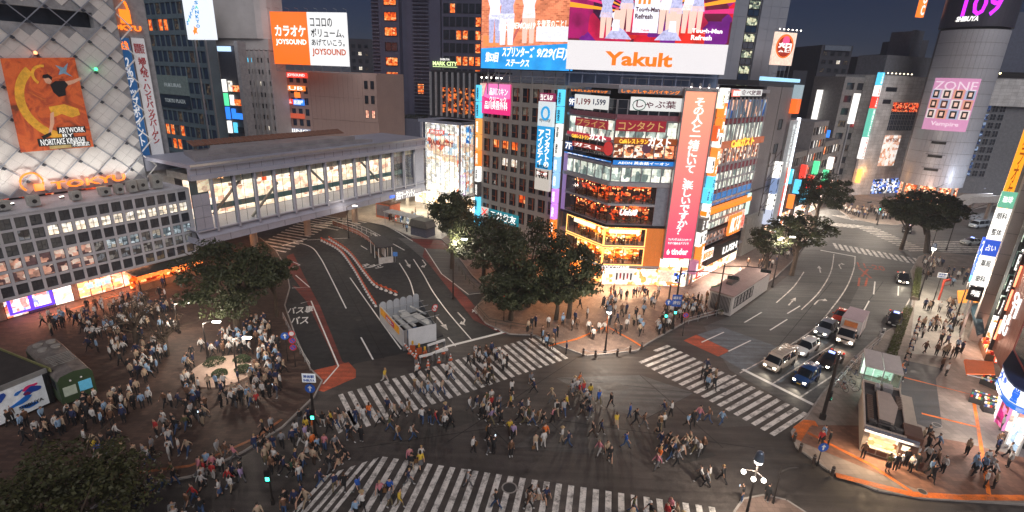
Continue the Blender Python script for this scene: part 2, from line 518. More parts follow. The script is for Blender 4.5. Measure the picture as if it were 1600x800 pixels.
def area(name,pts,m,z=0.004,parent=None,kind=None):
 b = MB(); 
 a = sum(pts[i][0] * pts[(i + 1) % len(pts)][1] - pts[(i + 1) % len(pts)][0] * pts[i][1] for i in range(len(pts)))
 if a < 0: pts = pts[::-1]
 b.poly([(p[0],p[1],z) for p in pts])
 o = b.build(name,m,parent)
 if kind: o['kind'] = kind
 return o
def catmull(pts,n=6):
 if len(pts) < 3: return pts
 out = []
 for i in range(len(pts) - 1):
  p0 = pts[max(i - 1,0)]; p1 = pts[i]; p2 = pts[i + 1]; p3 = pts[min(i + 2,len(pts) - 1)]
  for k in range(n):
   t = k / n
   out.append(tuple(0.5 * (2 * p1[d] + (p2[d] - p0[d]) * t + (2 * p0[d] - 5 * p1[d] + 4 * p2[d] - p3[d]) * t * t + (3 * p1[d] - p0[d] - 3 * p2[d] + p3[d]) * t ** 3) for d in (0,1)))
 out.append(pts[-1]); return out
_lz = [0]
def line(name,pts,w_,m=None,z=0.009,parent=None,smooth=True):
 _lz[0] += 1; z += 0.0003 * (_lz[0] % 12)
 if smooth: pts = catmull(pts)
 L_,R2 = [],[]
 for i,p in enumerate(pts):
  a = Vector(pts[max(i - 1,0)]); c = Vector(pts[min(i + 1,len(pts) - 1)])
  d = (c - a).normalized(); n = Vector((-d.y,d.x)) * w_ / 2
  L_.append((p[0] + n.x,p[1] + n.y,z)); R2.append((p[0] - n.x,p[1] - n.y,z))
 b = MB(); k = len(pts)
 b.v = R2 + L_
 for i in range(k - 1):
  b.f.append((i,i + 1,k + i + 1,k + i)); b.m.append(0)
 return b.build(name,m or PAINT,parent or road)
def pavement(name,pts,m,h=0.13,kerb=True):
 b = MB().prism(pts,-0.2,h)
 o = struct(b.build(name,m))
 if kerb:
  k = MB()
  a = sum(pts[i][0] * pts[(i + 1) % len(pts)][1] - pts[(i + 1) % len(pts)][0] * pts[i][1] for i in range(len(pts)))
  s = 1 if a < 0 else -1
  n = len(pts)
  for i in range(n):
   p,q = Vector(pts[i]),Vector(pts[(i + 1) % n])
   d = (q - p)
   if d.length < 0.3 or d.length > 60: continue
   d.normalize(); nn = Vector((-d.y,d.x)) * s
   L0 = (q - p).length; c = max(1,int(L0 / 1.0))
   for j in range(c):
    u,v = p + d * (L0 * j / c + 0.01),p + d * (L0 * (j + 1) / c - 0.01)
    k.prism([tuple(u),tuple(v),tuple(v + nn * 0.16),tuple(u + nn * 0.16)],-0.1,h + 0.004)
  k.build('kerb',KERB,o)
 return o
PL = [(-41.66,23.24),(-29.79,25.58),(-28.96,29.37),(-27.47,31.17),(-23.98,32.55),(-21.49,35.47),(-19.72,38.75),(-18.67,43.52),(-18.88,46.22),(-20.84,48.3),(-24.95,54.82),(-30.1,63.8),(-31.94,69.9),(-35.93,78.06),(-40.99,85.89),(-46.97,92.74),(-54.31,94.26),(-57.25,89.01),(-69.13,65),(-78.49,51.98)]
pave_left = pavement('pavement_station_plaza',PL,PAVE_L)
PC = [(-40.16,109.86),(-32.61,106.72),(-25.14,98.21),(-18.72,86.49),(-18.81,96.47),(-16.27,95.96),(-13.51,95.49),(-10.84,89.59),(-6.12,77.28),(-3.18,71.32),(-4.74,64.9),(-2.94,60.77),(0.05,58.19),(3.41,59.51),(6.49,55.76),(8.96,53.53),(11.71,54.18),(15.05,55.2),(16.88,57.23),(23.53,63.82),(29.18,67.15),(36,73.7),(44.21,82.66),(52.02,92.38),(63.4,109.24),(72.01,125.78),(74.79,138.37),(81.51,157.81),(76.6,166.75),(55.69,153.03),(14.95,123.2),(-0.68,142.58),(-18.99,147.99),(-38.72,127.84),(-44.11,116.23)]
PC = [(-42.12,110.67),(-34.77,108.51),(-26.43,104.58),(-19.05,96.43),(-13.62,96.31),(-10.7,90.35),(-6.17,77.84),(-2.99,71.34),(-4.74,64.9),(-2.94,60.77),(0.05,58.19),(3.37,58.12),(6.45,55.29),(8.96,53.53),(11.71,54.18),(15.05,55.2),(16.88,57.23),(23.53,63.82),(29.18,67.15),(36,73.7),(44.21,82.66),(52.02,92.38),(64,109.32),(72.63,122.84),(78.17,138.93),(90.16,169.42),(159.62,288.79),(23.66,207.75),(-22.87,178.35),(-44.44,147.65),(-49.41,122.47)]
pave_centre = pavement('pavement_centre',PC,PAVE_C)
PR = [(48.08,27.07),(40.52,32.95),(32.75,33.21),(29.66,33.86),(27.02,35.87),(25.76,38.66),(26.37,40.8),(29.07,43.28),(32.82,47.41),(39.93,54.41),(47.36,61.04),(52.83,65.19),(58.45,70.68),(65.06,79.15),(70.71,88.01),(78.25,96.58),(84.35,100.44),(91.09,98.1),(96.34,94.27),(100.08,86.16),(88.26,48.31)]
pave_right = pavement('pavement_right',PR,PAVE_R)
PN = [(9.98,22.9),(14.71,27.59),(17.37,31.05),(18.47,32.23),(20.25,32.71),(21.67,32.26),(22.65,30.95),(22.76,27.95),(21.32,23.35)]
pave_near = pavement('pavement_near_corner',PN,PAVE_C)
PF = [(86.52,140.31),(82.92,126.19),(86.48,121.95),(90.69,121.42),(102.61,127.29),(120.64,139.99),(140.39,150.8),(158.07,153.75),(224.63,223.34),(119.88,200.03)]
pave_far = pavement('pavement_far_corner',PF,PAVE_R)
area('station_forecourt',[(-26.57,104.09),(-19.13,96.85),(-13.62,96.3),(-6.37,119.29),(-9.51,172.94),(-32.26,159.75),(-40.65,134.55),(-35.98,108.91)],PAVE_W,0.136,pave_centre)
area('terminal_asphalt',[(-18.84,46.1),(-16.53,49.92),(-0.43,58.83),(0.06,58.1),(-2.93,60.68),(-4.73,64.79),(-2.99,71.34),(-6.17,77.84),(-10.7,90.35),(-13.62,96.31),(-19.05,96.43),(-26.43,104.58),(-34.77,108.51),(-42.12,110.67),(-56.66,106.27),(-47.08,92.72),(-40.99,85.89),(-35.93,78.06),(-31.94,69.9),(-30.1,63.8),(-24.95,54.82),(-20.84,48.3)],NEWROAD,0.003,road)
area('taxi_bay',[(-21.92,96.05),(-18.97,96.02),(-10.89,89.95),(-5.92,77.3),(-3.38,71.54),(-6.22,69.59),(-11.25,77.86),(-18.69,90.86)],GREYROAD,0.006,road)
area('bay_strip_red',[(-19.69,95.93),(-13.56,95.89),(-10.66,89.98),(-15.82,90.46)],REDROAD,0.0075,road)
area('kerb_lane_red',[(-15.82,90.46),(-11.38,78.72),(-6.4,69.57),(-4.51,65.33),(-2.59,60.43),(0.37,58.38),(-0.81,58.12),(-4.65,61.74),(-9.31,72.18),(-15.54,86.17)],REDROAD,0.0072,road)
area('bus_bay_red',[(-31.88,70.89),(-30.34,70.06),(-28.73,69.73),(-25.47,64.23),(-18.01,50.22),(-17.12,49.61),(-18.24,49),(-20.31,52.89),(-27.92,65.7)],REDROAD,0.0065,road)
area('bus_bay_red',[(-38,83.5),(-37.49,84.92),(-34.67,80.02),(-28.73,69.73),(-30.34,70.06),(-34.54,76.19)],REDROAD,0.0066,road)
area('approach_orange',[(-20.74,48.05),(-17.29,50.14),(-16.08,48.64),(-15.65,47.17),(-18,44.44),(-18.69,44.62)],ORANGEROAD,0.0068,road)
area('approach_orange',[(21.54,58.26),(23.67,59.97),(26.48,56.09),(24.48,54.57)],ORANGEROAD,0.006,road)
area('approach_blue',[(23.75,59.98),(27.82,62.48),(33.47,56.94),(26.39,51.2),(24.63,54.58),(26.56,56.09)],BLUEROAD,0.006,road)
area('approach_blue',[(28.11,48.76),(29.34,49.34),(49.51,68.14),(48.35,68.46),(34.19,54.86)],BLUEROAD,0.006,road)
area('worn_patch',[(5.11,48.64),(14.32,49.81),(19.17,46.73),(13.1,41.98),(10.12,43.3)],GREYROAD,0.005,road)
area('worn_patch',[(0.63,37.21),(9.3,36.74),(11.9,38.7),(9.19,43.24),(4.12,40.94)],asphalt('patched_asphalt',(0.075,0.07,0.066),0.4),0.0045,road)
area('road_right_grey',[(25.47,62.47),(32.69,67.89),(46.78,83.54),(60.32,103.33),(62.63,98.59),(75.14,93.27),(59.33,71.66),(46.95,60.66),(29.28,43.7),(24.7,51.61)],GREYROAD,0.003,road)
area('far_road_grey',[(60.32,103.33),(62.63,98.59),(75.14,93.27),(94.23,91.94),(132.69,141.9),(102.61,127.29),(82.92,126.19),(86.52,140.31),(75.69,132.85)],asphalt('far_grey_asphalt',(0.1,0.1,0.1),0.25),0.0035,road)
def zebra(F0,F1,count,L0,ang,w_=0.45,m=PAINT,shift=None,name='crosswalk_stripe'):
 F0,F1 = Vector(F0),Vector(F1)
 d = (F1 - F0) / (count - 1) if count > 1 else Vector((0,0))
 a = math.radians(ang); sd = Vector((math.sin(a),math.cos(a)))
 for k in range(count):
  f = F0 + d * k
  l0 = L0(k) if callable(L0) else L0
  if isinstance(l0,tuple): f = f + sd * l0[0]; l0 = l0[1]
  du = d.normalized() * w_ / 2
  n_ = 4
  P = [f - du + sd * 0,f + du,f + du + sd * l0,f - du + sd * l0]
  b = MB().poly([(p.x,p.y,0.0085) for p in (P if (P[1] - P[0]).cross(P[2] - P[1]) > 0 else P[::-1])])
  b.build(name,m,road)
zebra((19.35,56.78),(29.29,44.01),19,lambda k: 2.6 if k == 0 else 6.2,234,0.46)
zebra((-16.25,44.12),(3.36,57.95),27,lambda k: (0.0,6.2),148,0.46)
zebra((-9.79,35.51),(15.7,31.46),28,9.5,190,0.46)
zebra((-13.68,33.31),(-10.48,35.32),5,lambda k: 4.5 + k,196,0.46)
zebra((-17.24,42.98),(-16.34,44),3,(3.0,2.4),148,0.46)
zebra((66.11,104.07),(76.88,96.04),15,4.6,202,0.55)
zebra((79.27,118.11),(79.11,100.62),15,4.6,80,0.45)
zebra((72.55,118.81),(77.62,117.34),7,5.0,60,0.5)
zebra((87.66,107.74),(85.48,100.58),7,11,82,0.5)
zebra((80.1,129.55),(87.23,129.35),8,5.5,150,0.5)
zebra((-45.48,87.87),(-43.29,113.95),18,7.0,110,0.5)
zebra((-40.51,102.56),(-34.26,112.46),9,6.5,115,0.5)
SEAM = mat('asphalt_seam',(.02,.018,.017),.9)
for pts in ([(5.11,48.64),(19.17,46.73),(13.1,41.98)],[(-4.91,37.72),(7.71,52.85)],[(-12.29,36.47),(4.15,41.43),(21.94,38.44)],[(14.32,49.81),(19.08,38.27)],[(-1.76,40.58),(4.12,40.94),(6.13,37.53),(0.63,37.21),(-1.76,40.58)],[(52.83,81.23),(30.31,54.57)],[(61.89,82.18),(37.33,55.1)],[(-29.46,81.25),(-13.72,51.23)]):
 line('asphalt_seam',pts,.07,SEAM,.0052,smooth=False)
for pts,c_ in (([(13.96,37.98),(17.08,39.01),(18.15,37.24),(15.08,36.12)],(.045,.042,.04)),([(-8.63,39.79),(-4.29,42.38),(-2.37,41.02),(-6.77,38.29)],(.05,.044,.04)),([(9.19,47.7),(11.3,48.33),(12.77,47.23),(10.44,46.37)],(.09,.085,.08)),([(19.27,43.88),(23.12,44.13),(23.97,41.78),(20.14,41.17)],(.085,.078,.072)),([(49.17,73.04),(56.21,81.59),(57.53,81.15),(50.26,71.97)],(.055,.053,.052))):
 area('asphalt_patch',pts,asphalt('asphalt_patch_%d' % (c_[0] * 1000),c_,.3),.0056,road)
for p_ in ((5.47,43),(12.27,37.88),(-5.15,39.63),(35.48,61.48),(43.66,64.99),(-19.23,60.46),(-13.12,67.11),(22.44,47.42)):
 MB().disc((p_[0],p_[1],.012),.34,(0,0,1),16).build('manhole_cover',mat('cast_iron',(0.045,0.043,0.042),.6),road)
W15 = 0.16
for pts,w_ in (([(26.23,51.86),(30.94,45.17)],0.45),([(-7.05,54.53),(0.04,59.05)],0.42),([(-9.55,51.69),(-7.05,54.53)],0.4),
    ([(-41.02,88.8),(-38.34,93.47)],0.4),([(60.44,98.73),(65.35,95.43)],0.4)):
 line('stop_line',pts,w_,PAINTN,0.0105,smooth=False)
for pts in ([(25.6,51.01),(33.31,57.09),(39.88,62.76),(46.05,69.55),(53.56,78.53),(60.63,88.2),(65.22,95.41)],
   [(21.75,48.08),(25.01,50.57)],
   [(41.61,69.14),(48.11,76.41),(55.3,86.01),(61.83,96.53)],
   [(39.08,71.38),(45,78.21),(50.36,85.47)],
   [(28.1,48.89),(34.58,54.16),(40.32,58.78)],[(30.04,46.65),(36.12,51.36)],[(53.79,66.87),(62.41,76.28),(67.19,82.73)],
   [(41.28,55.4),(49.4,62.64)],
   [(-40.22,91.61),(-35.84,88.71),(-32.38,83.5),(-28.87,77.09),(-21.8,63.74)],
   [(-24.64,74.76),(-17.07,61.6),(-12.26,53.37)],
   [(-18.68,82.16),(-15.5,74.65),(-13.46,67.97)],[(-16.75,84.34),(-13.75,77.03),(-11.37,70.75),(-8.23,63.76),(-4.53,56.48)],
   [(-18.53,45.77),(-18.12,49.27),(-27.25,65.76),(-28.27,64.8)],
   [(-31.58,69.93),(-29.18,70.42),(-33.05,74.95)],[(-36.25,81.09),(-34.14,79.47),(-34.95,78.17)],
   [(-15.82,90.46),(-11.05,77.89),(-6.08,70.07),(-3.35,71.06)],[(-35.16,108.45),(-26.68,104.54),(-18.78,94.39)],
   [(-7.34,56.74),(-6.17,54.6)],[(-23.92,78.81),(-21.3,81.55)],[(-38.05,92.69),(-30.99,94.85)]):
 line('lane_line',pts,W15,PAINTN if pts[0][0] < 10 else PAINT,0.010,smooth=len(pts) > 2 and max((Vector(pts[i + 1]) - Vector(pts[i])).normalized().angle((Vector(pts[i + 2]) - Vector(pts[i + 1])).normalized()) for i in range(len(pts) - 2)) < 1.0)
for pts in ([(-17.6,55.9),(-14.83,50.87)],[(-22.06,92.37),(-19.22,88.93)],[(-27.54,98.77),(-25.69,96.4)],[(-27.45,90.52),(-25.74,88.49)],[(23.65,57.94),(27.53,61)],[(26.18,55.91),(30.13,58.96)],[(31.43,64.12),(35.31,67.71)],[(33.93,62.08),(37.92,65.67)],
   [(49.61,68.15),(54.07,73.51)],[(38.86,67.6),(42.13,70.52)],[(56.47,76.21),(60.41,82.02)],[(60.16,76.06),(63.18,80.33)],[(-5.08,64.87),(-0.74,58.46)],[(-4.31,66.2),(-5.02,64.05)]):
 line('lane_dash',pts,W15 + 0.02,PAINTN,0.0102,smooth=False)
for k in range(4):
 line('hatch_bar',[((-4.47,63.7)[0] + 0.9 * k,(-4.47,63.7)[1] - 1.5 * k),((-3.85,64.57)[0] + 0.9 * k,(-3.85,64.57)[1] - 1.5 * k)],0.4,PAINTN,0.0145,smooth=False)
def arrow(p,ang,L_=4.2,m=PAINT,bend=0):
 a = math.radians(ang); f = Vector((math.sin(a),math.cos(a))); s = Vector((f.y,-f.x)); p = Vector(p)
 W = lambda x,y: tuple(p + s * x + f * y)
 b = MB()
 def fl(pts):
  q = [W(*c) for c in pts]
  A = sum(q[i][0] * q[(i + 1) % len(q)][1] - q[(i + 1) % len(q)][0] * q[i][1] for i in range(len(q)))
  if A < 0: q = q[::-1]
  b.poly([(c[0],c[1],0.0115) for c in q])
 fl([(-.1,0),(.1,0),(.1,L_ * .6),(-.1,L_ * .6)])
 if bend == 0:
  fl([(-.38,L_ * .6),(.38,L_ * .6),(0,L_)])
 else:
  fl([(-.1 * bend,L_ * .602),(.1 * bend,L_ * .602),(.5 * bend,L_ * .74),(.5 * bend,L_ * .84)])
  fl([(.505 * bend,L_ * .62),(.505 * bend,L_ * .96),(1.05 * bend,L_ * .79)])
 b.build('road_arrow',m,road)
arrow((-18.07,83.85),157); arrow((-15.2,84.19),157,bend=1); arrow((-9.55,62.26),152); arrow((-6.97,63.88),152,bend=1)
arrow((40.49,70.59),40,4.0,bend=0); arrow((53.23,85.47),25,4,bend=0); arrow((44.54,71.2),42,4,bend=1); arrow((58.2,87.93),22,4,bend=1)
def road_text(s,p,ang,w_,h_,m,name='road_lettering'):
 o = letters(s,0,0,w_,h_,0,m,road,flat=True,name=name,bold=0.02)
 a = math.radians(-ang)
 o.rotation_euler = (-PI / 2,0,0)
 o.matrix_local = Matrix.Translation((p[0],p[1],0.012)) @ Matrix.Rotation(a,4,'Z') @ Matrix.Rotation(-PI / 2,4,'X') @ Matrix.Rotation(0,4,'Z')
 o.matrix_local = Matrix.Translation((p[0],p[1],0.012)) @ Matrix.Rotation(a,4,'Z') @ Matrix.Rotation(-PI / 2,4,'X') @ Matrix.Scale(1,4)
 o.matrix_local = Matrix.Translation((p[0],p[1],0.012)) @ Matrix.Rotation(a,4,'Z') @ Matrix(((1,0,0,0),(0,0,1,0),(0,1,0,0),(0,0,0,1)))
 return o
road_text('バス専',(-28.72,61.13),-16,3.2,2.4,PAINTN)
road_text('バス',(-27.15,58.32),-16,2.2,2.3,PAINTN)
road_text('タクシ',(-24.57,79.64),10,3.6,1.8,PAINTN)
road_text('11-20',(62.13,89.37),26,4.2,3.0,ORANGEROAD)
road_text('X',(59.35,84.28),27,1.8,5.2,ORANGEROAD)
line('orange_box_line',[(58.83,83.62),(56.17,79.61),(57.38,79.74),(60.23,83.77)],.3,ORANGEROAD,.0115,smooth=False)
for par,pts,w_ in ((pave_left,[(-29.27,32.26),(-24.71,33.49),(-22.92,35.23),(-21.19,37.1),(-20.13,39.73)],0.3),
    (pave_left,[(-56.72,57.62),(-53.97,63.34),(-49.97,68.96)],0.3),
    (pave_centre,[(15.28,74.35),(12.21,59.29)],0.3),(pave_centre,[(4.79,55.39),(8.16,57.26),(12.5,61.1),(14.88,57.81),(15.96,55.96)],0.3),
    (pave_right,[(26.93,41.04),(28.52,42.27),(29.28,42.13)],0.9),
    (pave_right,[(27.7,40.71),(30.91,36.69),(32.27,33.72)],0.32),(pave_right,[(27.18,35.28),(29.46,34.4),(32.07,33.44),(35.78,33.3),(42.03,33.55)],0.6),
    (pave_right,[(43.51,51.42),(48.96,48.19),(38.43,33.77)],0.3),(pave_right,[(40.87,44.45),(44.92,42.51)],0.3),(pave_right,[(26.15,39.72),(28.06,41.86)],0.8)):
 line('tactile_strip',pts,w_,TACTL if par is pave_left else TACTILE,0.137,par,smooth=False)
area('dark_slab',[(46.45,55.26),(49.94,53.51),(47.29,51.16),(41.23,42.28),(39.81,42),(38.33,43.88)],asphalt('dark_plaza_slab',(0.06,0.06,0.065),.2),0.1345,pave_right)
area('pale_slab',[(70.87,85.79),(77.86,83.51),(53.93,56.13),(48.37,56.93),(61.27,73.89)],tiles('pale_plaza_paving',(0.42,0.4,0.36),.9,.9,.012,.75,.7,.1),0.1342,pave_right)
area('brown_slab',[(33.32,33.64),(26.32,39.38),(28.31,41.88),(33.74,42.11),(41.31,40.26),(46.19,38.01),(42.16,33.69)],tiles('brown_plaza_paving',(0.24,0.115,0.075),.45,.45,.012,.65,.7,.2,.5),0.1338,pave_right)
for p,r,mz in (((41.02,42.65),.42,.139),((0.49,32.62),.62,.011),((33.16,33.77),.35,.143)):
 b = MB().disc((p[0],p[1],mz),r,(0,0,1),20); b.disc((p[0],p[1],mz + .003),r * .8,(0,0,1),20,1)
 b.build('manhole_cover',[KERB,mat('cast_iron',(0.06,0.06,0.06),.6)],road)
# ================================================================ buildings: station side (local x along the front, y inward, z up)
PANEL = mat('white_cladding_panel',(0.7,0.69,0.67),0.45,var=0.03,scale=0.5)
PANELB = mat('panel_joint_backing',(0.34,0.35,0.37),0.8)
LATT = mat('lattice_bar_metal',(0.4,0.44,0.52),0.35,0.5,var=0.08)
TREED = mat('off_white_render',(0.5,0.5,0.5),0.7,var=0.15,scale=0.4)
NEON = glow('neon_orange',(1,0.2,0.015),1.5)
x,y,r = -61.2,67.52,60
tok = site('department_store','pale department store with diamond lattice cladding and orange neon lettering above the low grid-windowed block','building',x,y,r)
b = MB()
b.box(-30,12.0,0.35,14,13.2,34.1,0)
b.box(-30,9.2,1.4,14,34.1,36.0,1)
b.box(9.2,12,0.35,14,34.1,36.0,0)
b.box(-30,12.0,0.35,14,36.0,46,0)
b.box(12.002,16.5,1.5,16,11.5,46,0)
b.box(-30,16.5,2.0,16,0,11.5,0)
b.build('wall',[PANELB,DARKG,TREED],tok)
pm = {}
S_,DZ = 2.0,1.92
def inside(u,z):
 if z < 13.35: return False
 edge = 12.0
 if u > edge - 0.02 - 0.0: return False
 if 34.15 < z < 35.95 and u < 9.1: return False
 return z < 41 and u > -16
def dia(u,z,su,sz,g=0.014):
 return [(u - su + g,z),(u,z - sz + g),(u + su - g,z),(u,z + sz - g)]
pb = MB().prism_xz(dia(0,0,S_ / 2,DZ / 2),0.08,0.12)
pmesh = pb.mesh('cladding_panel',PANEL)
rows = range(-3,30)
cnt = 0
for j in rows:
 for i in range(-18,15):
  if (i + j) % 2 == 0: continue
  u,z = i * 1.0,17.25 + j * 0.96
  if z < 13.4 or z > 40 or u > 11.2: continue
  low = 14.2 if (i // 2) % 2 else 13.3
  if z < low: continue
  if u < 9.6 and 33.4 < z < 36.6: continue
  if u < -14: continue
  inst('cladding_panel',pmesh,tok,(u,0.2,z)); cnt += 1
bars = MB(); 
def bar(u0,z0,u1,z1,y0,m=0,wd=0.09,th=0.1):
 d = Vector((u1 - u0,0,z1 - z0)); L0 = d.length; d.normalize(); n = Vector((-d.z,0,d.x)) * wd
 pts = [(u0 - n.x,z0 - n.z),(u1 - n.x,z1 - n.z),(u1 + n.x,z1 + n.z),(u0 + n.x,z0 + n.z)]
 bars.prism_xz(pts,y0,y0 + th,m)
zb,zt = 13.4,44
for k in range(-20,20):
 for s in (1,-1):
  u0 = -16; pts = []
  c = 4.0 * k
  lo,hi = -16.0,12.0
  zz = lambda u: 17.25 + s * 0.96 * (u - c)
  us = sorted([lo,hi] + [c + (zb - 17.25) / 0.96 * s,c + (zt - 17.25) / 0.96 * s])
  seg = [(a,q) for a,q in zip(us,us[1:]) if zb - .01 <= zz((a + q) / 2) <= zt and lo <= (a + q) / 2 <= hi]
  for a,q in seg:
   bar(a,zz(a),q,zz(q),0.02 if s == 1 else 0.09,wd=0.055)
bars.build('lattice_bar',LATT,tok)
nd = MB().prism_xz([(-.26,-.02),(.02,-.2),(.3,.02),(.02,.24)],-0.02,0.1).mesh('lattice_node',mat('dark_node_glass',(0.05,0.06,0.08),0.3,var=.3))
for j in range(-2,12):
 for i in range(-8,6):
  u,z = 2.0 * i,17.25 + 1.92 * j
  if (i + j) % 2 or u > 10.5 or u < -14 or z < 13.6 or z > 40 : continue
  inst('lattice_node',nd,tok,(u + .12,-0.05,z - .3))
tooth = MB()
for j in range(-1,9):
 z = 15.33 + 3.84 * j
 if 13.6 < z < 44:
  for s in (1,-1):
   d0 = (12.0,z + s * 1.6); d1 = (13.6,z)
   n = 0.1
   tooth.prism_xz([(d0[0],d0[1] - n),(d1[0],d1[1] - n * 1.2),(d1[0],d1[1] + n * 1.2),(d0[0],d0[1] + n)],-0.02 if s > 0 else 0.01,0.08 if s > 0 else .11)
tooth.build('lattice_tooth',mat('bright_tooth_metal',(0.8,0.8,0.78),0.4,var=.05),tok)
b = MB().box(-20,11.9,0.9,1.0,12.8,15.2)
b.build('lower_window',interior('lower_rooms',['ff5a20','301810','8a3010','181010','ffd0a0','201818'],0.7,(1,1,1.5),0.1),tok)
bb = thing('billboard','orange and brown painted billboard of a running figure hung on the diamond lattice wall','billboard',tok.location,tok.rotation_euler.z)
ART = None
def art_material():
 m,t,b = _nodes('brushed_orange_print'); N,L = t.nodes,t.links
 tc = N.new('ShaderNodeTexCoord'); w1 = N.new('ShaderNodeTexNoise'); w1.inputs['Scale'].default_value = 0.35; w1.inputs['Distortion'].default_value = 1.5; w1.inputs['Detail'].default_value = 5
 L.new(tc.outputs['Object'],w1.inputs['Vector'])
 cr = N.new('ShaderNodeValToRGB'); e = cr.color_ramp.elements
 e[0].position = .3; e[0].color = (0.12,0.03,0.015,1); e[1].position = .42; e[1].color = (0.42,0.07,0.02,1)
 for p,c in ((.5,(0.5,0.1,0.025,1)),(.6,(0.3,0.045,0.02,1)),(.7,(0.6,0.18,0.03,1))):
  q = e.new(p); q.color = c
 L.new(w1.outputs['Fac'],cr.inputs['Fac']); L.new(cr.outputs[0],b.inputs['Base Color']); b.inputs['Roughness'].default_value = .6
 L.new(cr.outputs[0],b.inputs['Emission Color']); b.inputs['Emission Strength'].default_value = 0.35; m.cycles.emission_sampling = 'NONE'  # floodlight on the board put into the print as its own glow
 return m
ARTM = art_material()
bp_ = [(-1.6,29.87),(5.88,30.29),(5.86,18.84),(-1.95,18.82)]
MB().prism_xz(bp_,-0.42,-0.3).build('printed_sheet',ARTM,bb)
def flat(parent,name,pts,y,m,th=0.02):
 return MB().prism_xz(pts,y - th,y).build(name,m,parent)
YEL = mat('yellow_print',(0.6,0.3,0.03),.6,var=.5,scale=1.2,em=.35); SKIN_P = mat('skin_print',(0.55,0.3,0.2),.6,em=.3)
def arcpts(cx,cz,r0,r1,a0,a1,n=14,sq=1.0):
 o = [(cx + r0 * math.cos(math.radians(a0 + (a1 - a0) * i / n)),cz + sq * r0 * math.sin(math.radians(a0 + (a1 - a0) * i / n))) for i in range(n + 1)]
 return o + [(cx + r1 * math.cos(math.radians(a1 + (a0 - a1) * i / n)),cz + sq * r1 * math.sin(math.radians(a1 + (a0 - a1) * i / n))) for i in range(n + 1)]
flat(bb,'brush_stroke',arcpts(3.4,25.0,4.6,3.7,128,262,16,1.1),-0.43,YEL)
flat(bb,'brush_stroke',arcpts(2.2,28.0,1.3,1.0,80,230,10),-0.435,YEL)
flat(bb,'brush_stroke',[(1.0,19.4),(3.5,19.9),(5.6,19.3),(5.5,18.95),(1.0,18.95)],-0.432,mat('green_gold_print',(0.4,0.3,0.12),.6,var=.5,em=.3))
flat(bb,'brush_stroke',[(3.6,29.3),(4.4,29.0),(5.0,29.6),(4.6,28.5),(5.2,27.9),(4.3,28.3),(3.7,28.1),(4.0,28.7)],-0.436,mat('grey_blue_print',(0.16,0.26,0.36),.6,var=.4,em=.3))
flat(bb,'brush_stroke',[(1.9,24.2),(3.6,24.5),(5.0,23.9),(5.1,23.1),(4.1,22.8),(3.1,23.3),(2.1,22.9)],-0.437,YEL)
DK = mat('black_print',(0.012,0.012,0.014),.6,em=.1)
flat(bb,'figure_head',[(2.05,27.6),(2.35,27.9),(2.75,27.8),(2.85,27.3),(2.6,26.95),(2.2,27.1)],-0.45,SKIN_P)
flat(bb,'figure_hair',[(1.95,27.75),(2.1,28.1),(2.6,28.2),(3.0,27.8),(2.85,27.45),(2.6,27.75),(2.2,27.65)],-0.455,DK)
flat(bb,'figure_shirt',[(2.6,26.9),(3.2,27.35),(4.2,27.4),(4.5,26.9),(4.1,26.4),(4.0,25.6),(3.2,25.4),(2.75,26.0)],-0.45,DK)
flat(bb,'figure_arm',[(4.2,27.3),(5.1,27.5),(6.1,27.9),(6.1,27.6),(5.2,27.1),(4.4,26.8)],-0.445,SKIN_P)
flat(bb,'figure_leg',[(1.9,23.4),(2.3,23.6),(2.1,22.2),(1.5,20.9),(1.2,20.9),(1.6,22.0)],-0.452,SKIN_P)
flat(bb,'figure_shoe',[(0.4,20.6),(1.5,21.1),(1.5,20.7),(0.6,20.25)],-0.455,DK)
for t_,q in (('ARTWORK',(2.35,20.84,5.18,21.6)),('BY',(2.74,20.35,3.71,20.79)),('NORITAKE KINASHI',(0.08,19.4,5.05,20.29)),('木梨憲武',(3.49,19.03,5.35,19.61))):
 x0,z0,x1,z1 = q
 signboard(bb,x0 - .15,z0 - .04,x1 + .15,z1 + .04,-0.46,DK,t_,glow('lit_caption',(.9,.9,.88),.8),thick=.03,pad=.1,bold=0,name='caption_strip')
x0,z0,x1,z1 = -0.33,12.33,9.03,15
ns = thing('neon_sign','orange neon store name with looped arrow emblem along the bottom of the lattice wall','neon sign',tok.location,tok.rotation_euler.z)
letters('TOKYU',0.2,13.75,8.9,14.75,-0.35,NEON,ns,bold=0.02,depth=.12)
eb = MB(); eb.tube([(-1.7 + 1.15 * math.cos(math.radians(a)),-0.45,15.0 + 1.2 * math.sin(math.radians(a))) for a in range(-30,250,20)][::1],0.12,6)
eb.box(-1.6,-0.6,-0.55,-0.4,13.85,14.75)
eb.build('neon_emblem',NEON,ns)
n2 = thing('neon_sign','orange neon arrow emblem with store name high on the corner of the department store','neon sign',tok.location,tok.rotation_euler.z)
eb = MB(); eb.tube([(12.6 + 1.45 * math.cos(math.radians(a)),1.2,36.8 + 1.9 * math.sin(math.radians(a))) for a in range(-10,250,20)],0.16,6)
eb.box(12.9,14.2,1.05,1.25,35.1,36.9)
eb.build('neon_emblem',NEON,n2)
letters('TOKYU',10.6,34.2,15.4,34.9,1.3,NEON,n2,bold=0.03,depth=.12)
